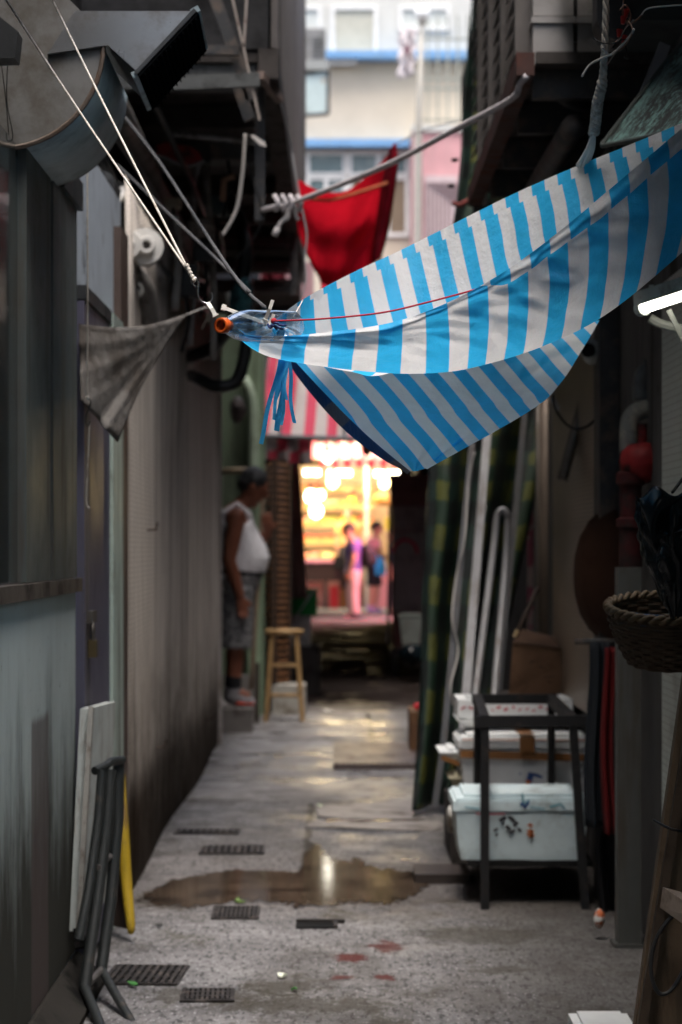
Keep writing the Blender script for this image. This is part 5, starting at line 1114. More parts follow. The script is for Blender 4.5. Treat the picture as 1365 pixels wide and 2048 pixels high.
# --- camera under the tarp
cc = thing('security_camera', 'small pale security camera under the tarp on the right', 'camera', P(1180, 690, 8))
M_cam = mat('camera plastic', (.30, .33, .33), .4, dirt=(.16, .16, .15), dscale=12)
m = MB(); m.box(P(1162, 650, 8), P(1212, 672, 8.1)); m.build('mount', M_cam, cc, bevel=.008)
m = MB(); m.lathe([(.034, 0), (.038, .03), (.036, .10), (.02, .12)], Matrix.Translation(P(1180, 695, 7.9)) @ Euler((R(-100), 0, R(-12))).to_matrix().to_4x4()); m.build('barrel', M_cam, cc, smooth='auto')
m = MB(); m.lathe([(.024, -.004), (.024, .01), (0, .012)], Matrix.Translation(P(1177, 700, 7.89)) @ Euler((R(-100), 0, R(-12))).to_matrix().to_4x4()); m.build('lens', M_hole, cc)
pipe('cable_loop', 'black cable drooping in a big loop below the security camera', 'cable', [P(1106, 790, 8.3), P(1110, 815, 8.3), P(1130, 845, 8.3), P(1155, 858, 8.3), P(1185, 845, 8.3), P(1208, 805, 8.3), P(1222, 755, 8.3), P(1226, 710, 8.3)], .005, M_hose, 6, 6)
pipe('pale_bracket', 'pale curved plastic piece hooked at the edge of the tarp', 'bracket', [P(1106, 768, 8.4), P(1103, 790, 8.4), P(1112, 812, 8.4), P(1120, 815, 8.4)], .012, mat('pale curved plastic', (.42, .40, .39), .5))
pipe('slanted_pipe', 'grey slanted pipe crossing behind the cable loop', 'pipe', [P(1195, 705, 8.9), P(1160, 830, 8.9), P(1125, 960, 8.9)], .022, mat('dull steel pipe', (.17, .165, .16), .4, .6, dirt=(.08, .07, .06)))

# --- pipes and mesh on the right wall
M_steel = mat('galvanised pipe', (.34, .31, .28), .34, .8, dirt=(.16, .12, .09), dscale=5, streak=1)
for i, (px, d, r) in enumerate(((1118, 10.2, .028), (1093, 10.6, .035), (1080, 10.9, .02))):
    pipe('wall_pipe', ('shiny vertical steel pipe beside the metal mesh', 'wider brown-grey vertical pipe behind the shiny one', 'thin vertical pipe next to the pink poster')[i], 'pipe', [(XP(px, d), d, .1), (XP(px, d), d, 2.2)], r, M_steel if i != 1 else mat('brown pipe', (.17, .13, .10), .5, .4, dirt=(.08, .06, .05), streak=1), 0, 14)
T = NT('wire mesh sheet'); p = T.pos(); x, y, z = T.sep(p)
cell = T.math('MAXIMUM', T.step(T.math('ABSOLUTE', T.math('SUBTRACT', T.math('FRACT', T.math('MULTIPLY', y, 45)), .5)), .34, .44), T.step(T.math('ABSOLUTE', T.math('SUBTRACT', T.math('FRACT', T.math('MULTIPLY', z, 60)), .5)), .34, .44))
glint = T.noise(p, 8, 7, .65)
M_mesh = T.done(T.bsdf(T.mix(cell, T.mix(glint, (.26, .20, .15), (.60, .49, .37)), (.06, .045, .035)), .36, .6, T.bump(cell, 1, .008)))  # warm glints painted in as lighter patches of colour
slabbox('mesh_sheet', 'shiny galvanised mesh sheet fixed to the right wall', 'mesh', (.918, 8.05, .6), (.952, 9.95, 2.05), M_mesh)
slabbox('dark_post', 'dark square post between the mesh sheet and the red valve', 'post', (.885, 7.86, 0), (.952, 8.04, 2.3), M_black)
# square steel pillar with valve
pl = thing('steel_pillar', 'weathered square steel pillar standing on the floor at the right', 'pillar', (.875, 7.0, 0))
M_pil = mat('weathered steel pillar', (.10, .104, .098), .5, .4, dirt=(.07, .06, .05), dscale=8, streak=1)
m = MB(); m.box((XP(1236, 7), 7.0, .0), (XP(1283, 7), 7.07, ZP(1135, 7))); m.build('shaft', M_pil, pl, bevel=.004)
m = MB(); m.box((XP(1228, 7), 6.99, 0), (XP(1291, 7), 7.09, .012)); m.build('foot_plate', M_pil, pl)
vp = thing('red_valve_pipe', 'grimy red valve and pipe above the square pillar', 'valve', P(1260, 1130, 7.05))
M_rv = mat('grimy red paint', (.20, .012, .014), .55, dirt=(.03, .012, .012), dscale=14, cut=(.42, .6))
cx = XP(1262, 7.1)
m = MB(); Mx = Matrix.Translation((XP(1288, 7.1), 7.1, ZP(925, 7.1))) @ Euler((0, R(90), 0)).to_matrix().to_4x4()
m.lathe([(.0, -.075), (.035, -.068), (.056, -.045), (.064, -.01), (.064, .01), (.05, .045), (.05, .08)], Mx); m.build('bulb', M_rv, vp, smooth='auto')
m = MB(); m.lathe([(.036, 0), (.036, .12), (.045, .125), (.045, .15), (.034, .155), (.034, .25), (.046, .26), (.046, .29), (.03, .3)], Matrix.Translation((cx, 7.1, ZP(1135, 7.1)))); m.build('flanged_pipe', mat('dark red grime', (.055, .008, .009), .7, dirt=(.02, .014, .014), dscale=12, cut=(.42, .6)), vp, smooth='auto')
m = MB(); m.cyl((XP(1285, 7.1), 7.1, ZP(890, 7.1)), (XP(1285, 7.1), 7.1, ZP(848, 7.1)), .014); m.build('stem', M_rv, vp)
M_elb = mat('dusty elbow pipe', (.15, .155, .15), .6, dirt=(.27, .26, .22), dscale=14)
pipe('elbow_pipe', 'dusty grey pipe elbow directly above the red valve', 'pipe', [P(1258, 905, 7.15), P(1258, 860, 7.15), P(1263, 835, 7.15), P(1283, 820, 7.15), P(1310, 818, 7.15), (.95, 7.15, ZP(818, 7.15))], .029, M_elb, 5, 14)
pipe('elbow_pipe', 'smaller grey pipe elbow higher up beside the lamp bracket', 'pipe', [P(1283, 800, 7.2), P(1282, 768, 7.2), P(1290, 745, 7.2), P(1310, 735, 7.2), (.95, 7.2, ZP(735, 7.2))], .026, mat('grey pvc dark', (.17, .19, .20), .45, dirt=(.08, .08, .08)), 5, 14)
pipe('vertical_conduit', 'pale yellowish vertical conduit at the edge of the tiled panel', 'pipe', [P(1337, 690, 6.7), P(1337, 820, 6.7), P(1338, 960, 6.7)], .006, mat('yellowish conduit', (.38, .35, .24), .5, dirt=(.2, .15, .08)), 0, 8)
# wok
wk = thing('iron_wok', 'big rusty brown wok hanging edge-on against the right wall', 'wok', P(1200, 1290, 8))
Mx = Matrix.Translation((.945, 7.95, ZP(1150, 8))) @ Euler((0, R(-90), 0)).to_matrix().to_4x4()
m = MB(); m.lathe([(.243, .0), (.243, .012), (.225, .045), (.19, .085), (.14, .115), (.08, .132), (.02, .138)], Mx, 40); m.build('bowl', mat('rusty iron', (.048, .024, .016), .75, 0, dirt=(.03, .014, .01), dscale=7, Specular_IOR_Level=.05), wk, smooth='auto')
m = MB(); m.tube([(.935, 7.88, ZP(1020, 8)), (.90, 7.90, ZP(1000, 8)), (.90, 7.98, ZP(1000, 8)), (.935, 8.02, ZP(1020, 8))], .010, 8, 4); m.build('handle', mat('rusty hook', (0, 0, 0)), wk)
# hanging cloths
def hang(name, label, x0, x1, y0, y1, d, m_, seed, nm='cloth'):
    def f(u, v):
        x = x0 + (x1 - x0) * u; q = P(x + 5 * math.sin(v * 5 + seed), y0 + (y1 - y0) * v, d); q.y += .022 * math.sin(u * 11 + seed) * (.5 + v); return q
    mm = MB(); mm.sheet(f, 20, 24, lambda u, v: (u, v), .008); return tag(mm.build(name, m_, smooth=True), label, nm)
hang('dark_jacket', 'dark navy jacket hanging beside the boxes', 1178, 1216, 1285, 1655, 7.6, mat('navy cloth', (.018, .022, .028), .85), 1, 'jacket')
hang('red_cloth_strip', 'long red cloth strip hanging next to the dark jacket', 1207, 1232, 1295, 1668, 7.5, mat('red cloth strip', (.13, .008, .009), .8, dirt=(.10, .008, .01), dscale=7), 2)
hang('black_sack', 'black sack cloth hanging low behind the steel pillar', 1196, 1245, 1640, 1850, 7.7, mat('black cloth', (.012, .012, .014), .85), 3)
pipe('hanging_rail', 'dark rail the jacket and red strip hang from', 'rail', [P(1150, 1283, 7.62), (.955, 7.62, ZP(1283, 7.62))], .010, M_black, 0)
blob('rubbish_packet', 'small orange and white packet on the floor by the pillar', 'packet', P(1198, 1852, 7.15) + Vector((0, 0, .02)), (.018, .03, .03), mat('orange packet', (.42, .11, .04), .5, dirt=(.6, .6, .58), dscale=40, cut=(.5, .52)), 5, .006)
# --- near right: basket, black bag, planks
bk = thing('wicker_basket', 'round brown wicker basket hanging at the right edge', 'basket', P(1330, 1330, 5.3))
bc = P(1335, 1224, 5.35); M_wick = mat('dark wicker', (.075, .048, .03), .6, dirt=(.05, .032, .02), dscale=30, bump=.6)
m = MB()
def rad(t): return .138 - .05 * (1 - t) ** 1.6
for k in range(15):
    t = k / 14; zz = bc.z - .125 * (1 - t); r = rad(t); pts = [(bc.x + math.cos(a) * (r + .0035 * math.sin(a * 14 + k * math.pi)), bc.y + math.sin(a) * (r + .0035 * math.sin(a * 14 + k * math.pi)), zz) for a in [2 * math.pi * i / 84 for i in range(85)]]
    m.tube(pts, .0052, 6)
m.build('weave', M_wick, bk)
m = MB()
for i in range(28):
    a = 2 * math.pi * i / 28; m.tube([(bc.x + math.cos(a) * rad(t), bc.y + math.sin(a) * rad(t), bc.z - .127 * (1 - t)) for t in (0, .3, .6, 1)], .004, 5)
m.build('stakes', M_wick, bk)
m = MB()
for s in range(2):
    m.tube([(bc.x + math.cos(a) * (.141 + .006 * math.cos(a * 18 + s * math.pi)), bc.y + math.sin(a) * (.141 + .006 * math.cos(a * 18 + s * math.pi)), bc.z + .004 + .006 * math.sin(a * 18 + s * math.pi)) for a in [2 * math.pi * i / 160 for i in range(161)]], .0065, 6)
m.build('braided_rim', mat('worn wicker rim', (.10, .07, .04), .55, dirt=(.10, .065, .04), dscale=40), bk, smooth=True)
m = MB(); m.lathe([(.088, -.128), (0, -.127)], Matrix.Translation(bc), 24); m.build('base', M_wick, bk)
m = MB(); m.tube([(bc.x + .10, bc.y, bc.z), (bc.x + .12, bc.y, bc.z + .25), (bc.x + .15, bc.y + .02, bc.z + .55)], .004, 6, 3); m.tube([(bc.x + .02, bc.y + .13, bc.z), (bc.x + .10, bc.y + .06, bc.z + .3), (bc.x + .15, bc.y + .02, bc.z + .55)], .004, 6, 3); m.build('hanging_cord', mat('dull cord', (0, 0, 0)), bk); bk.rotation_euler = (R(11), 0, 0)
m = MB(); c = P(1300, 1236, 5.33); m.box(c + Vector((-.032, -.02, -.05)), c + Vector((.035, .03, .008))); m.jitter(.006, 30); tag(m.build('blue_packet', mat('blue packet', (.03, .09, .20), .35, dirt=(.25, .32, .4), dscale=30, cut=(.55, .6)), bevel=.004), 'small blue packet lying inside the wicker basket', 'packet')
bgr = thing('black_bag', 'crumpled black plastic bag hanging above the wicker basket', 'bag', P(1340, 1230, 5.05))
M_bag = mat('black bin bag', (.003, .006, .008), .26, var=.1, bump=.06, bscale=45, Specular_IOR_Level=.28)
b0 = P(1352, 1236, 5.08); b1 = P(1350, 1000, 5.05)
def bag(u, v):
    a = u * 2 * math.pi; prof = interp([(.012,), (.045,), (.066,), (.082,), (.088,), (.080,), (.075,)], v)[0]
    n1 = NZ.noise(Vector((math.cos(a) * 1.7, math.sin(a) * 1.7, v * 2.4 + 3))); n2 = abs(NZ.noise(Vector((math.cos(a) * 3.4, math.sin(a) * 3.4, v * 4.5 + 9)))); n3 = abs(NZ.noise(Vector((math.cos(a) * 8, math.sin(a) * 8, v * 11))))
    r = prof * (1 + .30 * n1 + .30 * n2 - .10 + .05 * n3); c = b0.lerp(b1, v); c.x += .012 * math.sin(v * 5)
    return Vector((c.x + r * math.cos(a), c.y + r * .8 * math.sin(a), c.z + .012 * n1))
m = MB(); m.sheet(bag, 110, 70); bmesh.ops.remove_doubles(m.bm, verts=m.bm.verts[:], dist=.0004); m.build('bag_body', M_bag, bgr, smooth=True)
m = MB()
def ear(u, v):
    q = P(*interp([(1274, 992, 5.0), (1300, 980, 4.99), (1335, 986, 5.0), (1380, 978, 5.02), (1430, 990, 5.02)], u)).lerp(P(*interp([(1298, 1050, 5.0), (1306, 1085, 4.985), (1335, 1070, 4.98), (1370, 1060, 4.98), (1420, 1060, 5)], u)), v)
    q.y += .016 * math.sin(u * 8 + v * 4) - .012 * math.sin(v * 5 + u * 3); q.z -= .01 * math.sin(u * 13) * (1 - v); return q
m.sheet(ear, 40, 14, None, .003); m.build('handles', M_bag, bgr, smooth=True)
m = MB(); m.tube([P(1345, 985, 5.05), P(1380, 940, 5.1), P(1420, 900, 5.15)], .004, 6, 4); m.build('tie', M_hose, bgr)
# leaning timber with loop
lw = thing('leaning_timber', 'brown timber plank leaning at the bottom right corner', 'plank', P(1300, 2040, 4.6))
M_tim = mat('brown timber', (.15, .105, .068), .6, dirt=(.075, .05, .032), dscale=9, streak=1, bump=.3)
a0, a1 = P(1238, 2270, 4.55), P(1395, 1150, 4.75)
m = MB(); m.bar(a0 + Vector((.075, 0, .0)), a1 + Vector((.075, 0, 0)), .15, .035, (0, 1, 0)); m.build('plank', M_tim, lw, bevel=.004)
m = MB(); m.bar(a0 + Vector((.03, -.03, .15)), a1 + Vector((.03, -.03, 0)), .018, .02, (0, 1, 0)); m.build('batten', mat('dark batten', (.07, .05, .035), .6, dirt=(.03, .02, .015), dscale=9), lw, bevel=.003)
m = MB(); m.hexa([P(1326, 1774, 4.52), P(1360, 1783, 4.52), P(1356, 1830, 4.52), P(1320, 1815, 4.52)], [P(1440, 1850, 4.35), P(1500, 1860, 4.35), P(1500, 1930, 4.35), P(1440, 1900, 4.35)]); m.build('cross_block', mat('pale block wood', (.30, .24, .20), .65, dirt=(.16, .12, .09), dscale=14, bump=.35), lw, bevel=.003)
pipe('wire_coil', 'dark wire loop hanging on the leaning timber', 'wire', [P(x, y, 4.5) for x, y in ((1372, 1810), (1350, 1828), (1328, 1852), (1310, 1885), (1302, 1930), (1308, 1968), (1322, 1988), (1345, 1978), (1372, 1930), (1385, 1880))], .0042, mat('dark coil', (.05, .05, .052), .4, .3), 6, 8)
pipe('binding_wire', 'thin black wire wound round the leaning timber higher up', 'wire', [P(1306, 1640, 4.62), P(1325, 1650, 4.58), P(1350, 1660, 4.56), P(1400, 1668, 4.58)], .003, M_hose, 4, 6)
fl = thing('foam_sheet', 'white foam lid lying on the floor at the bottom edge', 'lid', (XP(1190, 5.8), 5.75, 0))
m = MB(); m.box((XP(1140, 5.8), 5.5, .002), (XP(1258, 5.8), 5.84, .035)); m.build('lid', M_foam, fl, bevel=.01)
m = MB(); m.box((XP(1140, 5.8) + .02, 5.5, .036), (XP(1258, 5.8) - .02, 5.82, .045)); m.build('raised_top', M_foam, fl, bevel=.006)

# --- checked tarp and leaning tubes
T = NT('green checked tarp'); uv = T.n('ShaderNodeUVMap'); s, t_, _ = T.sep(uv.outputs[0]); wn = T.noise(uv.outputs[0], 3, 3, .5)
s = T.math('ADD', s, T.math('MULTIPLY', wn, .3)); t_ = T.math('ADD', t_, T.math('MULTIPLY', wn, .3))
A_ = T.math('LESS_THAN', T.math('FRACT', s), .5); B_2 = T.math('LESS_THAN', T.math('FRACT', t_), .5)
c = T.mix(A_, T.mix(B_2, (.005, .009, .008), (.008, .024, .018)), T.mix(B_2, (.014, .034, .02), (.082, .09, .018)))
p = T.pos(); c = T.mix(T.math('MULTIPLY', T.step(T.noise(p, 5, 7, .7), .5, .7), .6), c, (.02, .022, .016))
M_chk = T.done(T.bsdf(c, .5, 0, T.bump(T.noise(p, 22, 6, .65), .5, .01)))
ct = thing('checked_tarp', 'tall dark green and olive checked tarp draped from roof to floor on the right', 'tarp', P(900, 1640, 10.4))
CL = [(948, -60, 10.9), (930, 220, 10.9), (912, 430, 10.8), (872, 800, 10.6), (856, 1000, 10.5), (845, 1300, 10.4), (828, 1622, 10.3)]
CR = [(1200, -60, 11.3), (1180, 220, 11.3), (1160, 430, 11.2), (1110, 800, 11.1), (1070, 1000, 11.0), (1010, 1300, 10.9), (960, 1590, 10.8)]
def chk(u, v):
    q = P(*interp(CL, v)).lerp(P(*interp(CR, v)), u); q.y += .05 * math.sin(u * 16 + v * 3) * (.3 + v * .7) + .03 * math.sin(u * 7 - v * 6); q.x += .008 * math.sin(v * 30) * (1 - u); return q
m = MB(); m.sheet(chk, 70, 90, lambda u, v: (u * 5.0 + .5, v * 17), .006); m.build('sheet', M_chk, ct, smooth=True)
def chk2(u, v):
    q = P(*interp(CL, v)); return q + Vector((-.012 * math.sin(v * 21) * u + .02 * u, .30 * u, 0))
m = MB(); m.sheet(chk2, 10, 60, lambda u, v: (u * 1.6 + .5, v * 17), .004); m.build('folded_side', M_chk, ct, smooth=True)
for (x, y) in ((912, 320), (905, 372)):
    m = MB(); m.box(P(x - 8, y - 4, 10.75), P(x + 4, y + 4, 10.8)); m.build('clip', M_hole, ct)
pipe('rope_tie', 'reddish rope tie knotted at the edge of the checked tarp', 'rope', [P(905, 405, 10.6), P(920, 410, 10.6), P(938, 402, 10.6), P(948, 412, 10.6)], .012, mat('reddish rope', (.20, .05, .045), .8), 4)
M_alt = mat('white painted tube', (.33, .33, .34), .45, .2, dirt=(.24, .22, .21), dscale=9, streak=1)
M_altd = mat('grey steel tube', (.13, .13, .135), .42, .5, dirt=(.10, .09, .085), dscale=9, streak=1)
def lean(label, pts, w, m_, group='tubes leaning on the checked tarp'):
    mm = MB()
    for a, b in zip(pts[:-1], pts[1:]): mm.bar(a, b, w, w * .7, (0, 1, 0))
    return tag(mm.build('leaning_tube', m_, bevel=.003), label, 'tube', group)
lean('wide white tube leaning on the checked tarp, tallest of the white ones', [P(978, 830, 10.55), P(924, 1490, 9.9), ], .036, M_alt)
lean('grey steel tube leaning at the left side of the checked tarp', [P(948, 850, 10.3), P(886, 1500, 9.9), P(870, 1612, 9.85)], .026, M_altd)
lean('grey steel tube leaning behind the bent white tube', [P(1052, 800, 10.7), P(996, 1400, 10.3), P(990, 1500, 10.2)], .026, M_altd)
pipe('bent_tube', 'white tube bent into a narrow upside-down U leaning behind the boxes', 'tube', [P(942, 1480, 9.7), P(950, 1400, 9.8), P(985, 1120, 10.1), P(994, 1040, 10.15), P(999, 1024, 10.15), P(1007, 1020, 10.15), P(1015, 1028, 10.15), P(1016, 1050, 10.15), P(1010, 1150, 10.1), P(990, 1380, 9.8), P(984, 1480, 9.7)], .016, M_alt, 4, 10)
pipe('snaking_string', 'thin pale cord snaking down the left side of the checked tarp', 'cord', [P(950, 905, 10.2), P(938, 960, 10.2), P(930, 1080, 10.1), P(914, 1150, 10.1), P(905, 1240, 10.0), P(917, 1300, 10.0), P(902, 1370, 9.9), P(906, 1410, 9.9)], .005, mat('pale cable', (0, 0, 0)), 5, 6)
# poster behind, gap between tarp and wall
slabbox('pink_poster', 'torn pink and white poster seen between the tarp and the pipes', 'poster', (XP(1056, 11.4), 11.4, ZP(1300, 11.4)), (XP(1092, 11.4), 11.42, ZP(960, 11.4)), mat('torn pink poster', (.50, .38, .36), .6, dirt=(.40, .12, .17), dscale=5, cut=(.5, .52)))
# ================================================================== trolley and foam boxes
M_frame = mat('dark iron frame', (.018, .018, .019), .6, 0, dirt=(.055, .042, .034), dscale=14, cut=(.55, .7), bump=.3)
fx0, fx1, fx0b, fx1b = XP(970, 7.75), XP(1163, 7.75), XP(955, 8.75), XP(1103, 8.75)
tl = thing('iron_trolley', 'dark iron frame trolley standing round the front foam box', 'trolley', ((fx0 + fx1) / 2, 8.2, 0))
zt = .655
for (x, d, n, z) in ((fx0, 7.75, 'front_post', zt), (fx1, 7.75, 'front_post', zt), (fx0b, 8.75, 'rear_post', zt), (fx1b, 8.75, 'rear_post', zt)):
    xt = x - .03 if n == 'front_post' and x == fx1 else x
    m = MB(); m.bar((x + (.014 if x == fx1 else 0), d, 0), (xt, d, z), .028 if d < 8 else .026, .03, (0, 1, 0)); m.build('leg', M_frame, tl, bevel=.003)
m = MB(); m.bar((fx0 - .03, 7.75, zt - .022), (fx1 + .03, 7.75, zt - .02), .039, .038); m.build('front_rail', M_frame, tl, bevel=.003)
m = MB(); m.bar((fx0b - .02, 8.75, zt - .012), (fx1b + .02, 8.75, zt - .012), .040, .036); m.build('rear_rail', M_frame, tl, bevel=.003)
for a, b in ((fx0, fx0b), (fx1 - .03, fx1b)):
    m = MB(); m.bar((a, 7.77, zt - .018), (b, 8.735, zt - .012), .034, .034); m.build('side_rail', M_frame, tl, bevel=.003)
m = MB(); m.box((fx0 - .05, 7.84, .13), (fx1 + .05, 8.72, .15)); m.build('platform', mat('dark platform', (.01, .01, .01), .8), tl, bevel=.004)
def foam(label, x0, x1, y_top, y_bot, d, dep, lidh, mt=None, lid_over=.006, taper=.02, open_=False, group='foam boxes on and around the trolley'):
    a = P(x0, y_bot, d); b = P(x1, y_top, d); t = thing('foam_box', label, 'foam box', ((a.x + b.x) / 2, d + dep / 2, a.z), group); mt = mt or M_foam
    zl = b.z - lidh; a = a.copy(); b = b.copy()
    if not open_:
        m = MB(); e = taper; m.hexa([(a.x + e, d + e, a.z), (b.x - e, d + e, a.z), (b.x - e, d + dep - e, a.z), (a.x + e, d + dep - e, a.z)], [(a.x, d, zl), (b.x, d, zl), (b.x, d + dep, zl), (a.x, d + dep, zl)]); bmesh.ops.subdivide_edges(m.bm, edges=m.bm.edges[:], cuts=5, use_grid_fill=True); m.jitter(.005, 14, x0); m.build('body', mt, t, smooth='auto')
        o = lid_over; m = MB(); m.box((a.x - o, d - o, zl + .003), (b.x + o, d + dep + o, b.z - .012)); bmesh.ops.bevel(m.bm, geom=m.bm.edges[:], offset=min(.009, lidh * .25), segments=2, affect='EDGES'); m.jitter(.004, 17, x1); m.build('lid', mt, t, smooth='auto')
        m = MB(); m.box((a.x + .03, d + .03, b.z - .011), (b.x - .03, d + dep - .03, b.z)); m.build('lid_top', mt, t, bevel=.004)
    else:
        w = .035; m = MB(); m.box((a.x, d, a.z), (b.x, d + dep, a.z + w)); m.box((a.x, d, a.z + w), (b.x, d + w, b.z)); m.box((a.x, d + dep - w, a.z + w), (b.x, d + dep, b.z))
        m.box((a.x, d + w, a.z + w), (a.x + w, d + dep - w, b.z)); m.box((b.x - w, d + w, a.z + w), (b.x, d + dep - w, b.z)); m.build('body', mt, t, bevel=.007)
    return t, a, b
M_foamb = mat('bluish foam', (.66, .78, .81), .65, dirt=(.22, .23, .20), dscale=7, cut=(.50, .75), amount=.8, bump=.3, bscale=120, var=.15)
M_tape = mat('brown tape', (.26, .12, .045), .3, dirt=(.18, .08, .03), dscale=9)
M_redink = mat('red ink', (.50, .06, .09), .7); M_blueink = mat('blue ink', (.06, .12, .32), .7); M_blackink = mat('black ink', (.06, .06, .065), .7); M_orink = mat('orange ink', (.55, .17, .06), .7); M_tealink = mat('teal ink', (.22, .42, .48), .7)
def marks(t, mt, lst, d, name='printing'):
    """short brush strokes standing a millimetre proud of the box"""
    m = MB()
    for (x0, y0, x1, y1, w) in lst:
        a, b = P(x0, y0, d - .0015), P(x1, y1, d - .0015); m.bar(a, b, w * d / F, .002, (0, 1, 0))
    m.build(name, mt, t)
A1, a, b = foam('large pale blue foam box at the front of the trolley with printed marks', 912, 1178, 1590, 1722, 7.83, .40, .065, M_foamb, .008, .02)
rnd = random.Random(11)
marks(A1, M_blackink, [(1000, 1642, 1012, 1634, 7), (1018, 1632, 1030, 1644, 8), (988, 1662, 996, 1657, 4), (996, 1667, 992, 1672, 3), (1012, 1652, 1022, 1660, 7), (1028, 1652, 1036, 1644, 6), (1020, 1667, 1030, 1660, 6), (1036, 1657, 1043, 1662, 5), (1005, 1650, 1008, 1644, 4)], 7.834)
marks(A1, M_orink, [(1058 + rnd.uniform(-4, 4), y, 1066 + rnd.uniform(-3, 3), y + rnd.uniform(-3, 3), 4) for y in range(1638, 1680, 6)] + [(1061, 1638, 1061, 1652, 4), (1063, 1662, 1063, 1676, 4)], 7.835)
marks(A1, M_redink, [(953, 1628, 1010, 1628, 2)], 7.8215)
marks(A1, M_tealink, [(1045, 1587, 1048, 1612, 5), (1040, 1612, 1060, 1600, 4), (1100, 1614, 1122, 1608, 5), (1122, 1608, 1130, 1618, 4), (1060, 1614, 1090, 1618, 3), (930, 1614, 960, 1618, 3)], 7.8215)
marks(A1, M_blueink, [(1042, 1606, 1052, 1616, 4), (1058, 1604, 1050, 1616, 4)], 7.821)
# vertical moulded ribs on its front
m = MB()
for x in (1032, 1108): m.bar(P(x, 1650, 7.843), P(x, 1716, 7.847), .006, .004, (0, 1, 0))
m.build('moulded_rib', mat('bluish foam', (0, 0, 0)), A1)
B1, a, b = foam('white foam box wrapped with brown tape behind the trolley', 921, 1188, 1470, 1610, 8.86, .42, .062)
marks(B1, M_tape, [(921, 1508, 1188, 1516, 15)], 8.85, 'tape')
m = MB(); aa = P(1040, 1472, 8.84); bb = P(1070, 1505, 8.84); m.box((aa.x, 8.842, bb.z), (bb.x, 8.848, aa.z - .003)); m.box((aa.x, 8.842, P(0, 1470, 8.86).z + .0005), (bb.x, 9.29, P(0, 1470, 8.86).z + .003)); m.build('tape_strip', M_tape, B1)
marks(B1, M_blueink, [(1064, 1542, 1056, 1572, 12), (1066, 1546, 1086, 1552, 11), (1084, 1546, 1090, 1552, 7), (1040, 1545, 1042, 1550, 2)], 8.87)
marks(B1, M_orink, [(1058, 1560, 1054, 1576, 9)], 8.868)
marks(B1, M_orink, [(925, 1479, 1180, 1481, 2)], 8.853)
B2, a, b = foam('thin white foam slab box between the taped box and the open box', 918, 1150, 1436, 1455, 9.04, .36, .012)
C1, a, b = foam('open white foam box with red print on top of the stack', 917, 1146, 1400, 1436, 9.06, .36, .0, None, 0, 0, True)
marks(C1, M_redink, [(925 + 14 * k + rnd.uniform(-3, 3), 1418 + rnd.uniform(-4, 4), 932 + 14 * k, 1418 + rnd.uniform(-5, 5), rnd.uniform(2, 5)) for k in range(15)], 9.058)
foam('small white foam box with brown tape sticking out left of the stack', 882, 925, 1498, 1522, 9.0, .3, .02)
m = MB(); m.bar(P(883, 1514, 8.985), P(924, 1530, 8.985), .02, .003, (0, 1, 0)); tag(m.build('tape_strip', M_tape), 'loose brown tape strip hanging from the small foam box', 'tape')
foam('small yellowish foam box lower at the left of the stack', 901, 925, 1548, 1580, 8.95, .25, .02, mat('yellow foam', (.50, .46, .33), .7, dirt=(.25, .2, .12)))
blob('plastic_bag', 'crumpled white plastic bag at the foot of the box stack', 'bag', P(905, 1640, 8.6), (.022, .05, .05), mat('white bag', (.5, .5, .47), .4, dirt=(.25, .22, .18)), 9, .012)
slabbox('pallet', 'dark pallet under the taped foam box', 'pallet', (XP(900, 9), 8.82, 0), (XP(1195, 9), 9.5, ZP(1612, 8.84)), M_rustdark, .005)
# cardboard box on a dark support behind the stack
slabbox('support_crate', 'dark crate supporting the cardboard box', 'crate', (XP(1010, 9.4), 9.52, 0), (XP(1175, 9.4), 9.95, ZP(1392, 9.55)), M_rustdark, .005)
cb = thing('cardboard_box', 'dark brown cardboard box with a dented corner behind the foam boxes', 'box', P(1090, 1390, 9.55))
M_card = mat('brown cardboard', (.17, .095, .055), .75, dirt=(.09, .05, .03), dscale=7)
m = MB(); m.hexa([P(1018, 1390, 9.56), P(1150, 1390, 9.56), P(1152, 1388, 9.92), P(1022, 1388, 9.92)], [P(1026, 1288, 9.54), P(1160, 1306, 9.56), P(1158, 1290, 9.92), P(1050, 1268, 9.92)]); m.build('body', M_card, cb, bevel=.004)
m = MB(); m.hexa([P(1026, 1287, 9.535), P(1046, 1262, 9.92), P(1044, 1258, 9.92), P(1024, 1284, 9.535)], [P(1160, 1305, 9.55), P(1160, 1288, 9.92), P(1160, 1285, 9.92), P(1160, 1301, 9.55)]); m.build('flap', mat('dark cardboard', (.08, .045, .028), .8), cb)
m = MB(); m.prism([P(x, y, 9.5) for x, y in ((1138, 1290), (1162, 1300), (1164, 1318), (1142, 1306))], (0, .01, 0)); m.build('torn_flap', mat('torn card', (.30, .18, .14), .8), cb)
marks(cb, mat('faint ink', (.07, .04, .028), .8), [(1060, 1325, 1070, 1322, 4), (1078, 1332, 1086, 1336, 4), (1088, 1355, 1110, 1352, 3), (1095, 1362, 1104, 1366, 3)], 9.53)
pipe('broom_stick', 'dark stick with a pale metal tip standing in front of the pink poster', 'stick', [P(1036, 1262, 9.45), P(1052, 1228, 9.5), P(1076, 1176, 9.6)], .011, mat('dark stick', (.05, .035, .028), .6), 0, 8)
m = MB(); m.cyl(P(1030, 1274, 9.44), P(1036, 1262, 9.45), .009, .012, 8); tag(m.build('metal_ferrule', mat('brass ferrule', (.5, .38, .22), .35, .9)), 'pale metal ferrule at the lower end of the dark stick', 'ferrule')
pipe('iron_rod', 'thin dark iron rod leaning behind the cardboard box', 'rod', [P(1112, 1275, 9.97), P(1122, 1150, 9.98)], .010, M_black, 0, 8)
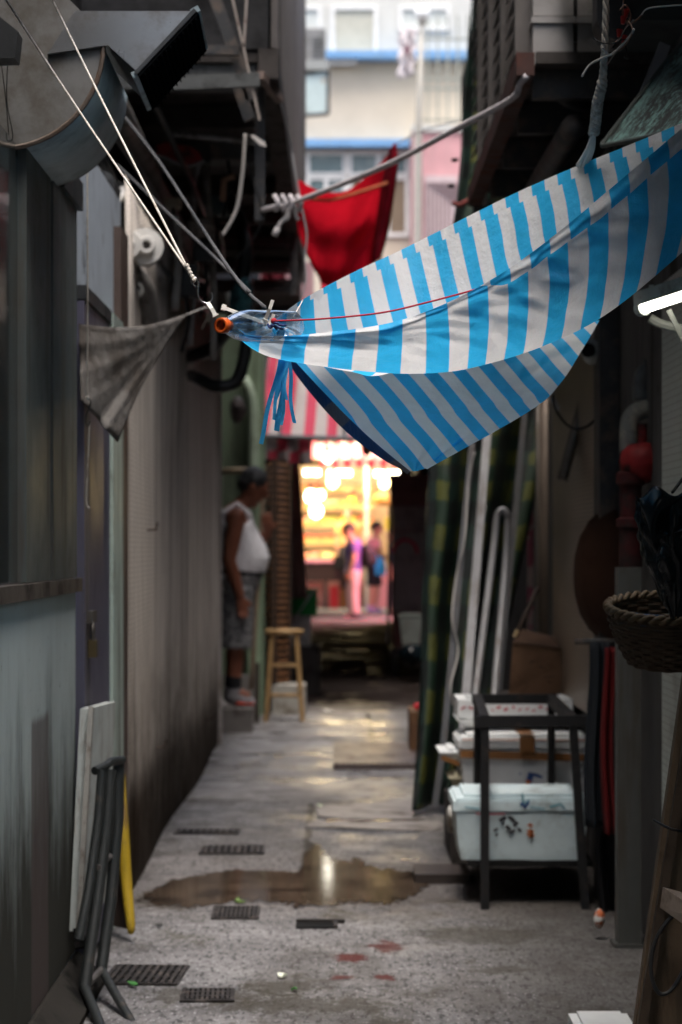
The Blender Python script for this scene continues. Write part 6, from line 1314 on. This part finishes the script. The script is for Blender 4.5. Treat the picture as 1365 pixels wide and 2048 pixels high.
# planter box with red ball at the far edge of the tarp
slabbox('brown_planter', 'brown box peeping out left of the checked tarp', 'box', (XP(821, 13.4), 13.4, 0), (XP(905, 13.4), 13.9, ZP(1424, 13.4)), mat('brown planter', (.16, .085, .045), .7, dirt=(.08, .04, .03)), .012)
m = MB(); m.ball(P(835, 1413, 13.45) , .022, 2); tag(m.build('red_ball', mat('red ball', (.62, .03, .045), .35), smooth=True), 'small bright red ball on the brown box', 'ball')
slabbox('floor_kerb', 'dark low kerb block beside the trolley at the puddle', 'kerb', (XP(830, 8.35), 8.32, 0), (XP(940, 8.35), 8.6, .035), mat('dark kerb', (.05, .04, .036), .5), .008)

# ================================================================== dark stacks on the far right
M_dcr = mat('dark brown crate plastic', (.16, .065, .055), .55, dirt=(.08, .035, .03), dscale=6)
for k in range(3):
    z0 = ZP(1012, 22) + k * .105 - .0
    crate('stacked_crate', ('dark crate at the bottom of the stack on the right', 'dark crate in the middle of the stack on the right', 'dark crate on top of the stack on the right')[k], 'crate', (XP(782, 22), 22, z0), (XP(858, 22), 22.4, z0 + .10), M_dcr, .015, 'dark crates stacked on the right')
cab = thing('grey_cabinet', 'dusky grey cabinet with a red ring emblem under the dark crates', 'cabinet', (XP(815, 22), 22, ZP(1225, 22)))
m = MB(); m.box((XP(786, 22), 22.0, ZP(1222, 22)), (XP(870, 22), 22.5, ZP(1013, 22))); m.build('body', mat('dusky grey paint', (.26, .20, .19), .6, dirt=(.14, .11, .10), dscale=5), cab, bevel=.008)
m = MB(); pts = [(XP(811, 22) + .12 * math.cos(R(a)), 21.99, ZP(1112, 22) + .155 * math.sin(R(a))) for a in range(10, 171, 8)]; m.tube(pts, .016, 6); m.build('emblem', mat('dull red ring', (.55, .03, .05), .6), cab)
m = MB(); m.bar(P(788, 1062, 21.99), P(866, 1062, 21.99), .02, .012); m.build('shelf_line', M_dcr, cab)
hb_ = thing('hand_barrow', 'dark hand barrow carrying the grey cabinet on the far right', 'barrow', (XP(820, 21.5), 21.5, 0))
for x in (790, 850):
    m = MB(); m.cyl((XP(x, 21.7) - .02, 21.75, .10), (XP(x, 21.7) + .025, 21.75, .10), .10, None, 20); m.build('wheel', mat('black tyre', (.012, .012, .012), .7), hb_, smooth='auto')
m = MB(); m.box((XP(780, 21.9), 21.7, .20), (XP(872, 21.9), 22.6, .26)); m.build('bed', M_rustdark, hb_)
m = MB(); m.bar(P(776, 1290, 21.6), P(781, 1010, 21.7), .03, .03, (0, 1, 0)); m.build('handle_bar', M_black, hb_)
m = MB(); m.box((XP(787, 22), 22.0, .262), (XP(872, 22), 22.55, ZP(1223, 22))); m.build('load_board', M_dcr, hb_)
foam('grey foam box on the floor in front of the hand barrow', 800, 846, 1228, 1292, 20.5, .4, .03, mat('dull foam', (.22, .24, .22), .7, dirt=(.12, .12, .1)), .008, .03, False, None)
blob('black_sack', 'black rubbish sack in front of the grey foam box', 'sack', P(825, 1310, 19.6), (.11, .12, .10), M_bag, 12, .02)
slabbox('dark_door', 'dark brown door leaf in the right wall near the bright stall', 'door', (.90, 27, 0), (.955, 29, 2.4), M_dcr)

# ================================================================== the bright fruit stall at the end
D = 46.0
M_stallwood = mat('stall wood', (.38, .25, .13), .6, dirt=(.2, .12, .06))
sl_ = thing('fruit_stall', 'brightly lit fruit stall across the street at the end of the alley', 'stall', (.3, D, 0))
m = MB(); m.box((-2.4, D + 1.9, 0), (2.6, D + 2.0, 3.3)); m.build('back_wall', mat('cream stall wall', (.50, .36, .20), .6), sl_)
m = MB(); m.box((-2.4, D - .2, 3.05), (2.6, D + 2, 3.12)); m.build('ceiling', mat('cream stall ceiling', (.65, .55, .38), .6), sl_)
m = MB(); m.box((-1.2, D - .35, .55), (XP(706, D), D + .3, .92)); m.build('counter_front', mat('dark counter', (.035, .022, .02), .5), sl_, bevel=.01)
m = MB(); m.box((-1.2, D - .38, .925), (XP(704, D), D + .28, .99)); m.build('counter_cloth', mat('pink counter cloth', (.80, .34, .48), .6), sl_, bevel=.01)
m = MB(); m.box((XP(733, D) - .03, D - .1, 0), (XP(733, D) + .04, D - .03, 3.05)); m.build('post', mat('white post', (.6, .56, .5), .5), sl_)
m = MB(); m.box((XP(652, D) - .04, D - .4, 0), (XP(652, D) + .04, D - .33, .55)); m.build('leg', mat('dark counter', (0, 0, 0)), sl_)
m = MB(); m.box((-1.2, D + 1.2, .0), (1.9, D + 1.25, .56)); m.build('under_board', mat('pinkish board', (.45, .20, .18), .6), sl_)
for k in range(5):
    m = MB(); m.box((-1.2, D + .3 + k * .3, .9 + k * .36), (.62, D + .62 + k * .3, .94 + k * .36)); m.build('shelf', M_stallwood, sl_)
fr_cols = [('oranges', (.75, .25, .02)), ('yellow melons', (.78, .55, .06)), ('red apples', (.60, .05, .03)), ('green pears', (.40, .45, .08)), ('pale pears', (.75, .62, .30)), ('pink peaches', (.75, .30, .22))]
heap_me = {}
cr0 = None; tiers = ('front row', 'second row', 'third row', 'fourth row', 'back row'); cols = ('far left', 'left of centre', 'centre', 'right of centre', 'far right')
rnd = random.Random(21)
for k in range(5):
    for c_ in range(5):
        x = -.98 + c_ * .37; y = D + .32 + k * .3; z = .942 + k * .36
        nm, col = fr_cols[(k * 2 + c_ * 5 + (k * c_) % 3) % 6]
        lab = 'fruit crate in the %s of the lit stall, %s' % (tiers[k], cols[c_])
        if cr0 is None: t = cr0 = crate('fruit_crate', lab, 'fruit crate', (x - .17, y, z), (x + .17, y + .26, z + .11), mat('orange crate', (.55, .30, .10), .6), .015, 'fruit crates on the lit stall', False)
        else: t = dup(cr0, (x, y + .13, z), 0, lab); t.location = (x, y + .0 + (cr0.location.y - (D + .32)), z)
        if nm not in heap_me:
            m = MB()
            for q in range(22): m.ball((rnd.uniform(-.14, .14), rnd.uniform(-.10, .10), .05 + rnd.uniform(0, .08)), .042, 2)
            o = m.build('fruit_heap', mat('fruit ' + nm, col, .4, var=.2, bump=.05), smooth=True); heap_me[nm] = o.data; o.location = (x, y + .13, z + .03)
        else:
            o = bpy.data.objects.new('fruit_heap', heap_me[nm]); COL.objects.link(o); o.location = (x, y + .13, z + .03); o.rotation_euler = (0, 0, k + c_ * .0)
            o.rotation_euler = (0, 0, math.pi * ((k + c_) % 2))
        tag(o, 'heap of %s in the %s of the stall, %s' % (nm, tiers[k], cols[c_]), 'fruit', 'heaps of fruit on the lit stall', 'stuff')
# hanging fruit / baskets
for i, (px, py, d, col, r) in enumerate(((706, 985, D - .2, (.16, .05, .02), .09), (760, 998, D, (.45, .20, .05), .17), (778, 1003, D + .2, (.5, .22, .06), .13), (640, 1000, D, (.6, .06, .04), .12), (706, 1000, D - .15, (.7, .5, .05), .08))):
    blob('hanging_basket', ('small dark brown basket hanging in the stall light', 'large orange-brown basket hanging right of the white post', 'orange-brown basket hanging rightmost in the stall', 'red hanging basket near the left bulbs', 'yellow fruit net hanging under the small dark basket')[i], 'basket', P(px, py, d), (r, r, r * .75), mat('hang%d' % i, col, .7), i + 30, .03)
slabbox('sign_card', 'yellow price card leaning at the right of the stall', 'card', P(770, 1035, D - .5), P(785, 1060, D - .48), mat('yellow card', (.75, .62, .08), .5))
slabbox('display_table', 'pinkish display table with goods at the right of the stall', 'table', (XP(738, D), D + .2, 0), (2.3, D + .9, .75), mat('pink table', (.55, .22, .26), .6))
slabbox('red_bin', 'red plastic bin under the stall counter', 'bin', (XP(660, D), D - .1, 0), (XP(678, D), D + .2, .45), mat('red bin', (.5, .03, .035), .5), .01)
slabbox('goods_box', 'orange carton under the stall counter beside the red bin', 'carton', (XP(680, D), D + .3, 0), (XP(704, D), D + .6, .6), mat('orange carton', (.55, .25, .10), .6), .01)
slabbox('goods_box', 'pale carton on the ground left under the stall counter', 'carton', (XP(618, D), D + .0, .3), (XP(646, D), D + .35, .52), mat('pink carton', (.65, .25, .22), .6), .01)
slabbox('black_bag', 'black bag set on the right end of the stall counter', 'bag', P(668, 1138, D - .45), P(704, 1112, D - .2), mat('black cloth', (0, 0, 0)), .05)
# awning over the stall
sa = thing('stall_awning', 'pink and white striped awning glowing above the lit stall', 'awning', (.3, D - 1.2, 2.9))
M_sa = cloth_mat('pink white awning', (.80, .20, .24), (.80, .74, .70), .48, None, .6, .6)
def saf(u, v): q = Vector((XP(622, D - 1.3), D - 1.3, ZP(917, D - 1.3))).lerp(Vector((XP(800, D - 1.3), D - 1.3, ZP(917, D - 1.3))), u); return q + Vector((0, 1.6 * v, .50 * v + .02 * math.sin(u * 40)))
m = MB(); m.sheet(saf, 60, 8, lambda u, v: (u * 7.2, v)); m.build('top_sheet', M_sa, sa, smooth=True)
def sav(u, v): q = Vector((XP(640, D - 1.3), D - 1.31, ZP(918, D - 1.3))).lerp(Vector((XP(800, D - 1.3), D - 1.31, ZP(918, D - 1.3))), u); return q - Vector((0, 0, .17 * v * (.8 + .2 * abs(math.sin(u * 22)))))
m = MB(); m.sheet(sav, 60, 3, lambda u, v: (u * 6.6, v)); m.build('valance', cloth_mat('crimson valance', (.55, .02, .05), (.42, .30, .28), .5, None, .3, .7), sa, smooth=True)
slabbox('shop_canopy', 'dark shop canopy slab above the street behind the awnings', 'canopy', (-4, D - .8, 3.65), (6, D + 2.5, 3.95), M_dark)
tag(MB().sheet(lambda u, v: Vector((-5 + 11 * u, 37.7 + 6.6 * v, 3.12 + .35 * v - .08 * math.sin(math.pi * v))), 30, 8, None, .01).build('street_awning', mat('brown canvas', (.06, .045, .04), .9, Specular_IOR_Level=0.0)), 'dark brown canvas stretched over the market street', 'awning')
# lamps
def lamp_tube(x0, x1, y, d, label):
    t = thing('tube_lamp', label, 'lamp', P((x0 + x1) / 2, y, d), 'tube lamps of the fruit stall')
    m = MB(); m.tube([P(x0, y, d), P(x1, y, d)], .055, 10); m.build('tube', emis('stall tube light', (1, .90, .62), 8), t, smooth=True)
    m = MB(); m.bar(P(x0 - 3, y - 7, d), P(x1 + 3, y - 7, d), .08, .05); m.build('holder', mat('lamp holder', (0, 0, 0)), t)
lamp_tube(609, 640, 945, D - .6, 'leftmost lit tube lamp at the top of the stall')
lamp_tube(657, 703, 946, D - .6, 'lit tube lamp at the middle top of the stall')
lamp_tube(750, 768, 947, D - .6, 'short lit tube lamp right of the middle')
lamp_tube(774, 808, 947, D - .6, 'rightmost lit tube lamp of the stall')
def bulb(x, y, d, r, label, warm=(1, .82, .45), st=6, cord=60, energy=18, shade=None):
    t = thing('light_bulb', label, 'light bulb', P(x, y, d), 'glowing bulbs'); c = P(x, y, d)
    m = MB(); m.ball(c, r, 2, (1, 1, 1.15)); m.build('bulb', emis('bulb%s%d' % (str(warm), st), warm, st), t, smooth=True)
    m = MB(); m.cyl(c + Vector((0, 0, r * 1.0)), c + Vector((0, 0, r * 1.9)), r * .45); m.tube([c + Vector((0, 0, r * 1.9)), c + Vector((.02, 0, .6)), c + Vector((.03, 0, 1.0))], .01, 5); m.build('socket', M_hole, t)
    if shade:
        m = MB(); m.lathe([(.05, .13), (.09, .11), (.20, .0)], Matrix.Translation(c), 20, False); m.build('shade', mat('lamp shade %s' % shade[0], shade[1], .5), t, smooth=True)
    if energy:
        l = bpy.data.lights.new('bulb_light', 'POINT'); l.energy = energy; l.color = warm; l.shadow_soft_size = max(.12, r * 2.4)
        lo = bpy.data.objects.new('bulb_light', l); COL.objects.link(lo); lo.parent = t; lo.location = (0, -r * 1.6, -.02)
    return t
bulb(656, 915, 24, .052, 'bright white bulb hanging alone below the red and white awning', (1, .93, .78), 3, energy=0)
bulb(666, 963, D - .9, .11, 'glowing bulb just under the middle tube lamp', energy=20)
bulb(769, 966, 38.6, .085, 'yellow glowing bulb at the right of the stall', (1, .70, .25), energy=45)
bulb(633, 1022, D - .4, .13, 'large glowing bulb low on the left of the stall', (1, .78, .38), energy=30)
bulb(622, 992, D - .3, .12, 'glowing bulb at the left edge of the stall', energy=25)
bulb(641, 990, D - .3, .09, 'smaller glowing bulb right of the left edge bulb', energy=10)
def plight(c, e, col, r=.35):
    l = bpy.data.lights.new('stall_light', 'POINT'); l.energy = e; l.color = col; l.shadow_soft_size = r
    lo = bpy.data.objects.new('stall_light', l); COL.objects.link(lo); lo.location = c
for x in (-.6, .1, .9, 1.3): plight((x, D - .25, 2.62), 24, (1, .88, .68))
# unseen lamp, assumed from the pink glow, added to tint pavement and shoppers
assumed_pink = bulb(832, 985, 39.2, .06, 'assumed pink lamp with red shade, added unseen behind the dark crates', (1, .38, .52), 5, energy=210, shade=('red', (.6, .03, .05)))
pipe('lamp_cable', 'thin black lamp cable slanting across the stall front', 'cable', [P(600, 955, 30), P(660, 940, 30), P(740, 905, 26), P(700, 860, 22)], .006, M_hose, 4, 5)
pipe('lamp_cable', 'pale lamp cable above the lone white bulb', 'cable', [P(664, 895, 23), P(680, 860, 23), P(700, 830, 22)], .008, mat('pale cable', (0, 0, 0)), 3, 5)
blob('red_lantern', 'small red lantern-like cloth hanging under the dark roof', 'lantern', P(734, 888, 30), (.09, .09, .16), mat('red lantern', (.65, .06, .10), .6), 40, .02)

# people by the stall
def std(o): return o
M_sk2 = mat('light skin', (.42, .22, .16), .5, var=.1, bump=.03)
TS = [(0, 0, .72, .105, .16), (-.01, 0, .80, .115, .17), (-.005, 0, .92, .105, .155), (0, 0, 1.04, .105, .15), (0, 0, 1.16, .112, .16), (-.005, 0, 1.25, .105, .172), (-.01, 0, 1.30, .085, .168), (0, 0, 1.345, .06, .12)]
def shirt(g=.014, z0=1): return [(x, y, z, rx + g, ry + g) for x, y, z, rx, ry in TS[z0:]]
def sleeves(arms, r=.062): return [([Vector(a[0]), Vector(a[0]).lerp(Vector(a[1]), .62)], [r + .008, r]) for _, a in arms]
arms1 = [(-1, [(0, -.19, 1.28), (-.02, -.23, 1.0), (.04, -.22, .76), (.06, -.22, .62)]), (1, [(0, .19, 1.28), (-.01, .23, 1.0), (.06, .22, .76), (.08, .21, .62)])]
legs1 = [[(0, .09, .78), (.01, .10, .44), (-.01, .10, .08), (.10, .12, .055)], [(0, -.09, .78), (.03, -.10, .44), (.0, -.10, .08), (.11, -.12, .055)]]
p1 = human('person', 'shopper in a purple top and pale trousers with a black backpack before the stall', (XP(708, 39.8), 39.8, 0), 178, .985, dict(
    head=(.08, 1.49), tilt=25, arms=arms1, legs=legs1, skin=M_sk2, hair=mat('black hair', (0, 0, 0)), shoes=mat('pink shoe', (.5, .22, .3), .6),
    clothes=[('shirt', mat('purple cotton', (.11, .07, .24), .8), dict(rings=shirt(), tubes=sleeves(arms1))),
             ('trousers', mat('pinkish beige trousers', (.62, .42, .44), .8), dict(rings=[(0, 0, .86, .13, .175), (0, 0, .78, .13, .18), (0, 0, .72, .11, .17)], tubes=[([(0, .09, .80), (.01, .10, .44), (-.01, .10, .07)], [.11, .085, .085]), ([(0, -.09, .80), (.03, -.10, .44), (0, -.10, .07)], [.11, .085, .085])]))]))
p1.scale = (1.22, 1.25, 1.02)
m = MB(); m.loft([(-.20, 0, .86, .09, .15), (-.22, 0, .95, .12, .17), (-.21, 0, 1.12, .11, .165), (-.18, 0, 1.24, .07, .13)]); ORG[p1] = Vector((0, 0, 0)); bp = m.fuse(.02, 2)
bpk = m.build('backpack', mat('black backpack', (.014, .012, .016), .7), p1, smooth=True)
arms2 = [(-1, [(0, -.18, 1.28), (.06, -.22, 1.03), (.25, -.12, .95), (.35, -.08, .96)]), (1, [(0, .18, 1.28), (.05, .22, 1.03), (.24, .12, .96), (.34, .08, .97)])]
legs2 = [[(0, .09, .78), (.06, .10, .44), (.02, .10, .08), (.13, .12, .055)], [(0, -.09, .78), (-.02, -.10, .44), (-.08, -.10, .08), (.03, -.12, .055)]]
p2 = human('person', 'shopper in a pink shirt and black shorts with a blue bag facing right', (XP(748, 43.4), 43.4, 0), 8, 1.04, dict(
    head=(.05, 1.50), tilt=14, arms=arms2, legs=legs2, skin=M_sk2, hair=mat('black hair', (0, 0, 0)), shoes=mat('violet shoe', (.35, .25, .55), .6),
    clothes=[('shirt', mat('pink cotton', (.75, .34, .42), .8), dict(rings=shirt(.016), tubes=sleeves(arms2))),
             ('blue_bag', mat('bright blue cloth', (.03, .36, .80), .7), dict(rings=[(.05, -.12, .66, .12, .10), (.05, -.12, .85, .12, .10), (.03, -.14, 1.05, .07, .08)])),
             ('shorts', mat('black shorts', (.012, .012, .016), .8), dict(rings=[(0, 0, .84, .13, .175), (0, 0, .74, .12, .175)], tubes=[([(0, .09, .80), (.05, .10, .47)], [.12, .11]), ([(0, -.09, .80), (-.02, -.10, .47)], [.12, .11])]))]))
p2.scale = (1.2, 1.2, 1.06)
p3 = human('person', 'dark haired bystander in navy partly hidden behind the dark crates', (XP(791, 42.0), 42.0, 0), 170, .97, dict(
    head=(.06, 1.50), tilt=12, arms=arms1, legs=legs1, skin=M_sk2, hair=mat('black hair', (0, 0, 0)), shoes=mat('black shoe', (.02, .02, .02), .6),
    clothes=[('shirt', mat('navy cotton', (.02, .025, .07), .8), dict(rings=shirt(), tubes=sleeves(arms1))), ('trousers', mat('dark trousers', (.03, .03, .035), .8), dict(rings=[(0, 0, .86, .13, .175), (0, 0, .72, .11, .17)], tubes=[([(0, .09, .80), (0, .10, .08)], [.11, .08]), ([(0, -.09, .80), (0, -.10, .08)], [.11, .08])]))]))
p4 = human('person', 'stall keeper in an orange top behind the counter', (XP(697, D - .25) , D - .02, .42), -95, .98, dict(
    head=(.06, 1.50), tilt=12, arms=arms1, legs=legs1, skin=M_sk2, hair=mat('brown hair', (.09, .04, .025), .6), shoes=mat('black shoe', (0, 0, 0)),
    clothes=[('shirt', mat('orange cotton', (.65, .32, .12), .8), dict(rings=shirt(), tubes=sleeves(arms1))), ('trousers', mat('dark trousers', (0, 0, 0)), dict(rings=[(0, 0, .86, .13, .175), (0, 0, .72, .11, .17)], tubes=[([(0, .09, .80), (0, .10, .08)], [.11, .08]), ([(0, -.09, .80), (0, -.10, .08)], [.11, .08])]))]))

# ================================================================== the pale building beyond
BD = 52.0
M_cream = mat('cream render', (.58, .51, .41), .8, dirt=(.56, .48, .36), dscale=.7, cut=(.5, .8), bump=.1)
M_white2 = mat('white render', (.52, .52, .49), .8, dirt=(.5, .5, .47), dscale=.8, cut=(.5, .8), bump=.1)
M_bled = mat('pale blue ledge', (.16, .32, .55), .6, dirt=(.18, .3, .45), dscale=2)
fb = thing('pale_building', 'pale cream building with blue ledges closing the view', 'building', (1, BD, 0))
zb = lambda y: ZP(y, BD)
m = MB(); m.box((-9, BD, 0), (12, BD + 6, zb(298))); m.build('lower_wall', M_cream, fb)
m = MB(); m.box((-9, BD + .05, zb(283)), (12, BD + 6, zb(112))); m.build('middle_wall', M_cream, fb)
m = MB(); m.box((-9, BD + .1, zb(110)), (12, BD + 6, zb(-240))); m.build('upper_wall', M_white2, fb)
for (y0, y1) in ((107, 122), (283, 298)):
    m = MB(); m.box((-9, BD - .35, zb(y1)), (12, BD + .2, zb(y0))); m.build('ledge', M_bled, fb, bevel=.02)
M_wfr = mat('white window frame', (.70, .70, .68), .5)
def window(x0, x1, y0, y1, rows, colsn, glass, off=0.0):
    a = P(x0, y1, BD); b = P(x1, y0, BD); yy = BD - .06 + off; w = .09
    m = MB()
    for i in range(colsn + 1): xx = a.x + (b.x - a.x) * i / colsn; m.box((xx - w / 2, yy, a.z), (xx + w / 2, yy + .1, b.z))
    for j in range(rows + 1): zz = a.z + (b.z - a.z) * j / rows; m.box((a.x - w / 2, yy + .003, zz - w / 2), (b.x + w / 2, yy + .097, zz + w / 2))
    f = m.build('window', M_wfr, fb)
    m = MB(); m.box((a.x, yy + .055, a.z), (b.x, yy + .065, b.z)); ORG[f] = ORG[fb]; m.build('pane', glass, f)
M_pane = mat('dull window pane', (.10, .15, .16), .15, dirt=(.25, .30, .30), dscale=1.5, Specular_IOR_Level=.6)
M_shut = mat('beige closed blind', (.46, .45, .38), .6); M_palep = mat('pale pane', (.55, .57, .54), .3)
window(616, 690, 306, 350, 1, 1, M_pane); window(700, 815, 306, 350, 1, 2, M_pane)
window(616, 690, 356, 470, 1, 2, M_pane); window(700, 815, 356, 470, 1, 3, mat('brown curtain pane', (.22, .17, .12), .3))
window(666, 752, 14, 106, 1, 1, M_shut, .1); window(802, 898, 14, 56, 1, 1, M_palep, .1); window(560, 640, 14, 106, 1, 1, M_palep, .1)
m = MB(); m.box(P(655, 128, BD - .2), P(714, 119, BD)); m.build('sun_shade', mat('white shade', (.72, .71, .68), .6), fb)
# air conditioner and glazed sign frame at the left
ac = thing('air_conditioner', 'grey air conditioner unit high on the left above the glazed frame', 'air conditioner', P(635, 130, 36))
m = MB(); m.box(P(600, 128, 36), P(652, 66, 36.3)); m.build('case', mat('grey ac case', (.20, .20, .20), .6, dirt=(.13, .13, .12)), ac, bevel=.01)
m = MB()
for k in range(7): m.box(P(626, 75 + k * 7.5, 35.99), P(648, 78 + k * 7.5, 36.0))
m.build('grille', mat('ac grille', (.09, .09, .09), .6), ac)
m = MB(); m.box(P(596, 140, 35.95), P(658, 131, 36.35)); m.box(P(596, 140, 36), P(600, 40, 36.05)); m.build('bracket', mat('ac bracket', (.28, .29, .28), .6), ac)
gs = thing('glazed_frame', 'black-framed rusty glass panel hanging under the air conditioner', 'panel', P(635, 230, 36))
q = [P(604, 232, 36), P(657, 228, 36), P(657, 138, 36), P(604, 146, 36)]
m = MB()
for i in range(4): m.bar(q[i], q[(i + 1) % 4], .05, .05, (0, 1, 0))
m.build('frame', M_black, gs)
m = MB(); m.prism([x + Vector((0, .01, 0)) for x in q], (0, .01, 0)); m.build('glass', mat('stained pale glass', (.50, .60, .60), .3, dirt=(.45, .30, .16), dscale=3, cut=(.55, .75)), gs)
m = MB(); m.bar(P(560, 150, 36), P(657, 138, 36), .04, .04); m.build('arm', M_black, gs)
m = MB(); m.box(P(612, 112, 40), P(642, 60, 40.3)); tag(m.build('downpipe_box', mat('white gutter box', (.55, .55, .52), .6)), 'small white gutter box behind the air conditioner', 'box')
# lamp post with globe
lpo = thing('street_lamp', 'street lamp with a white globe in front of the pale building', 'street lamp', (XP(836, 49), 49, 0))
m = MB(); m.tube([(XP(836, 49), 49, 0), P(836, 480, 49), P(838, 240, 49), P(844, 46, 49)], [.10, .09, .075, .05], 12); m.build('pole', mat('grey lamp pole', (.34, .32, .28), .5), lpo, smooth=True)
m = MB(); m.ball(P(845, 27, 49), .165, 3); m.build('globe', mat('white globe', (.80, .80, .78), .3, var=.05, bump=.0), lpo, smooth=True)
m = MB(); m.lathe([(.06, -.05), (.10, .0), (.08, .04)], Matrix.Translation(P(845, 46, 49))); m.build('collar', mat('grey lamp pole', (0, 0, 0)), lpo)
hb3 = thing('hanging_banner', 'pale pinkish banner with a dark motif hanging beside the lamp post', 'banner', P(812, 155, 49))
def ban(u, v):
    q = P(800 - 4 * v + u * 32, 55 + (105 - 12 * u) * v, 49); q.y += .08 * math.sin(u * 9 + v * 3); q.x += .03 * math.sin(v * 20); return q
m = MB(); m.sheet(ban, 16, 20, lambda u, v: (u, v), .01); m.build('cloth', mat('pale pink banner', (.62, .56, .56), .7, dirt=(.45, .42, .44), dscale=6), hb3, smooth=True)
m = MB(); m.prism([P(x, y, 48.85) for x, y in ((808, 92), (818, 88), (822, 100), (816, 112), (808, 104))], (0, .02, 0)); m.build('motif', mat('plum motif', (.18, .10, .12), .7), hb3)
# pink stair tower with railing
pt = thing('pink_tower', 'pink painted stair tower with a railing on its flat roof', 'tower', (XP(880, 50), 50, 0))
m = MB(); m.box((XP(826, 50), 50, 0), (XP(990, 50), 51.9, ZP(262, 50))); m.build('wall', mat('pink paint', (.56, .30, .31), .75, dirt=(.46, .27, .27), dscale=1.2, cut=(.45, .8), streak=1), pt)
m = MB(); m.box((XP(824, 50), 49.95, ZP(264, 50)), (XP(992, 50), 52, ZP(250, 50))); m.build('coping', M_white2, pt, bevel=.02)
m = MB(); m.box((XP(826, 50), 49.94, 0), (XP(842, 50), 50.0, ZP(266, 50))); m.build('corner_pilaster', mat('pale pink pilaster', (.60, .42, .41), .75), pt)
m = MB()
for y in (78, 158, 178, 240): m.bar(P(846, y, 50), P(990, y, 50), .05, .04)
for i, x in enumerate(range(856, 990, 20)): m.bar(P(x, 250, 50), P(x, (30 if i % 1 == 0 else 60), 50), .035, .035, (0, 1, 0))
m.build('railing', mat('grey green railing', (.30, .31, .27), .5), pt)
m = MB(); m.box(P(850, 480, 49.9), P(915, 352, 49.97)); m.build('gate_panel', mat('pale gate', (.52, .42, .42), .6), pt)
m = MB()
for k in range(7):
    x = 854 + k * 8; m.bar(P(x, 480, 49.88), P(x, 366 + k * 6, 49.88), .03, .02, (0, 1, 0)); m.bar(P(x, 366 + k * 6, 49.88), P(915, 366 + k * 6, 49.88), .03, .02)
m.build('gate_bars', mat('dim gate bar', (.25, .17, .18), .6), pt)
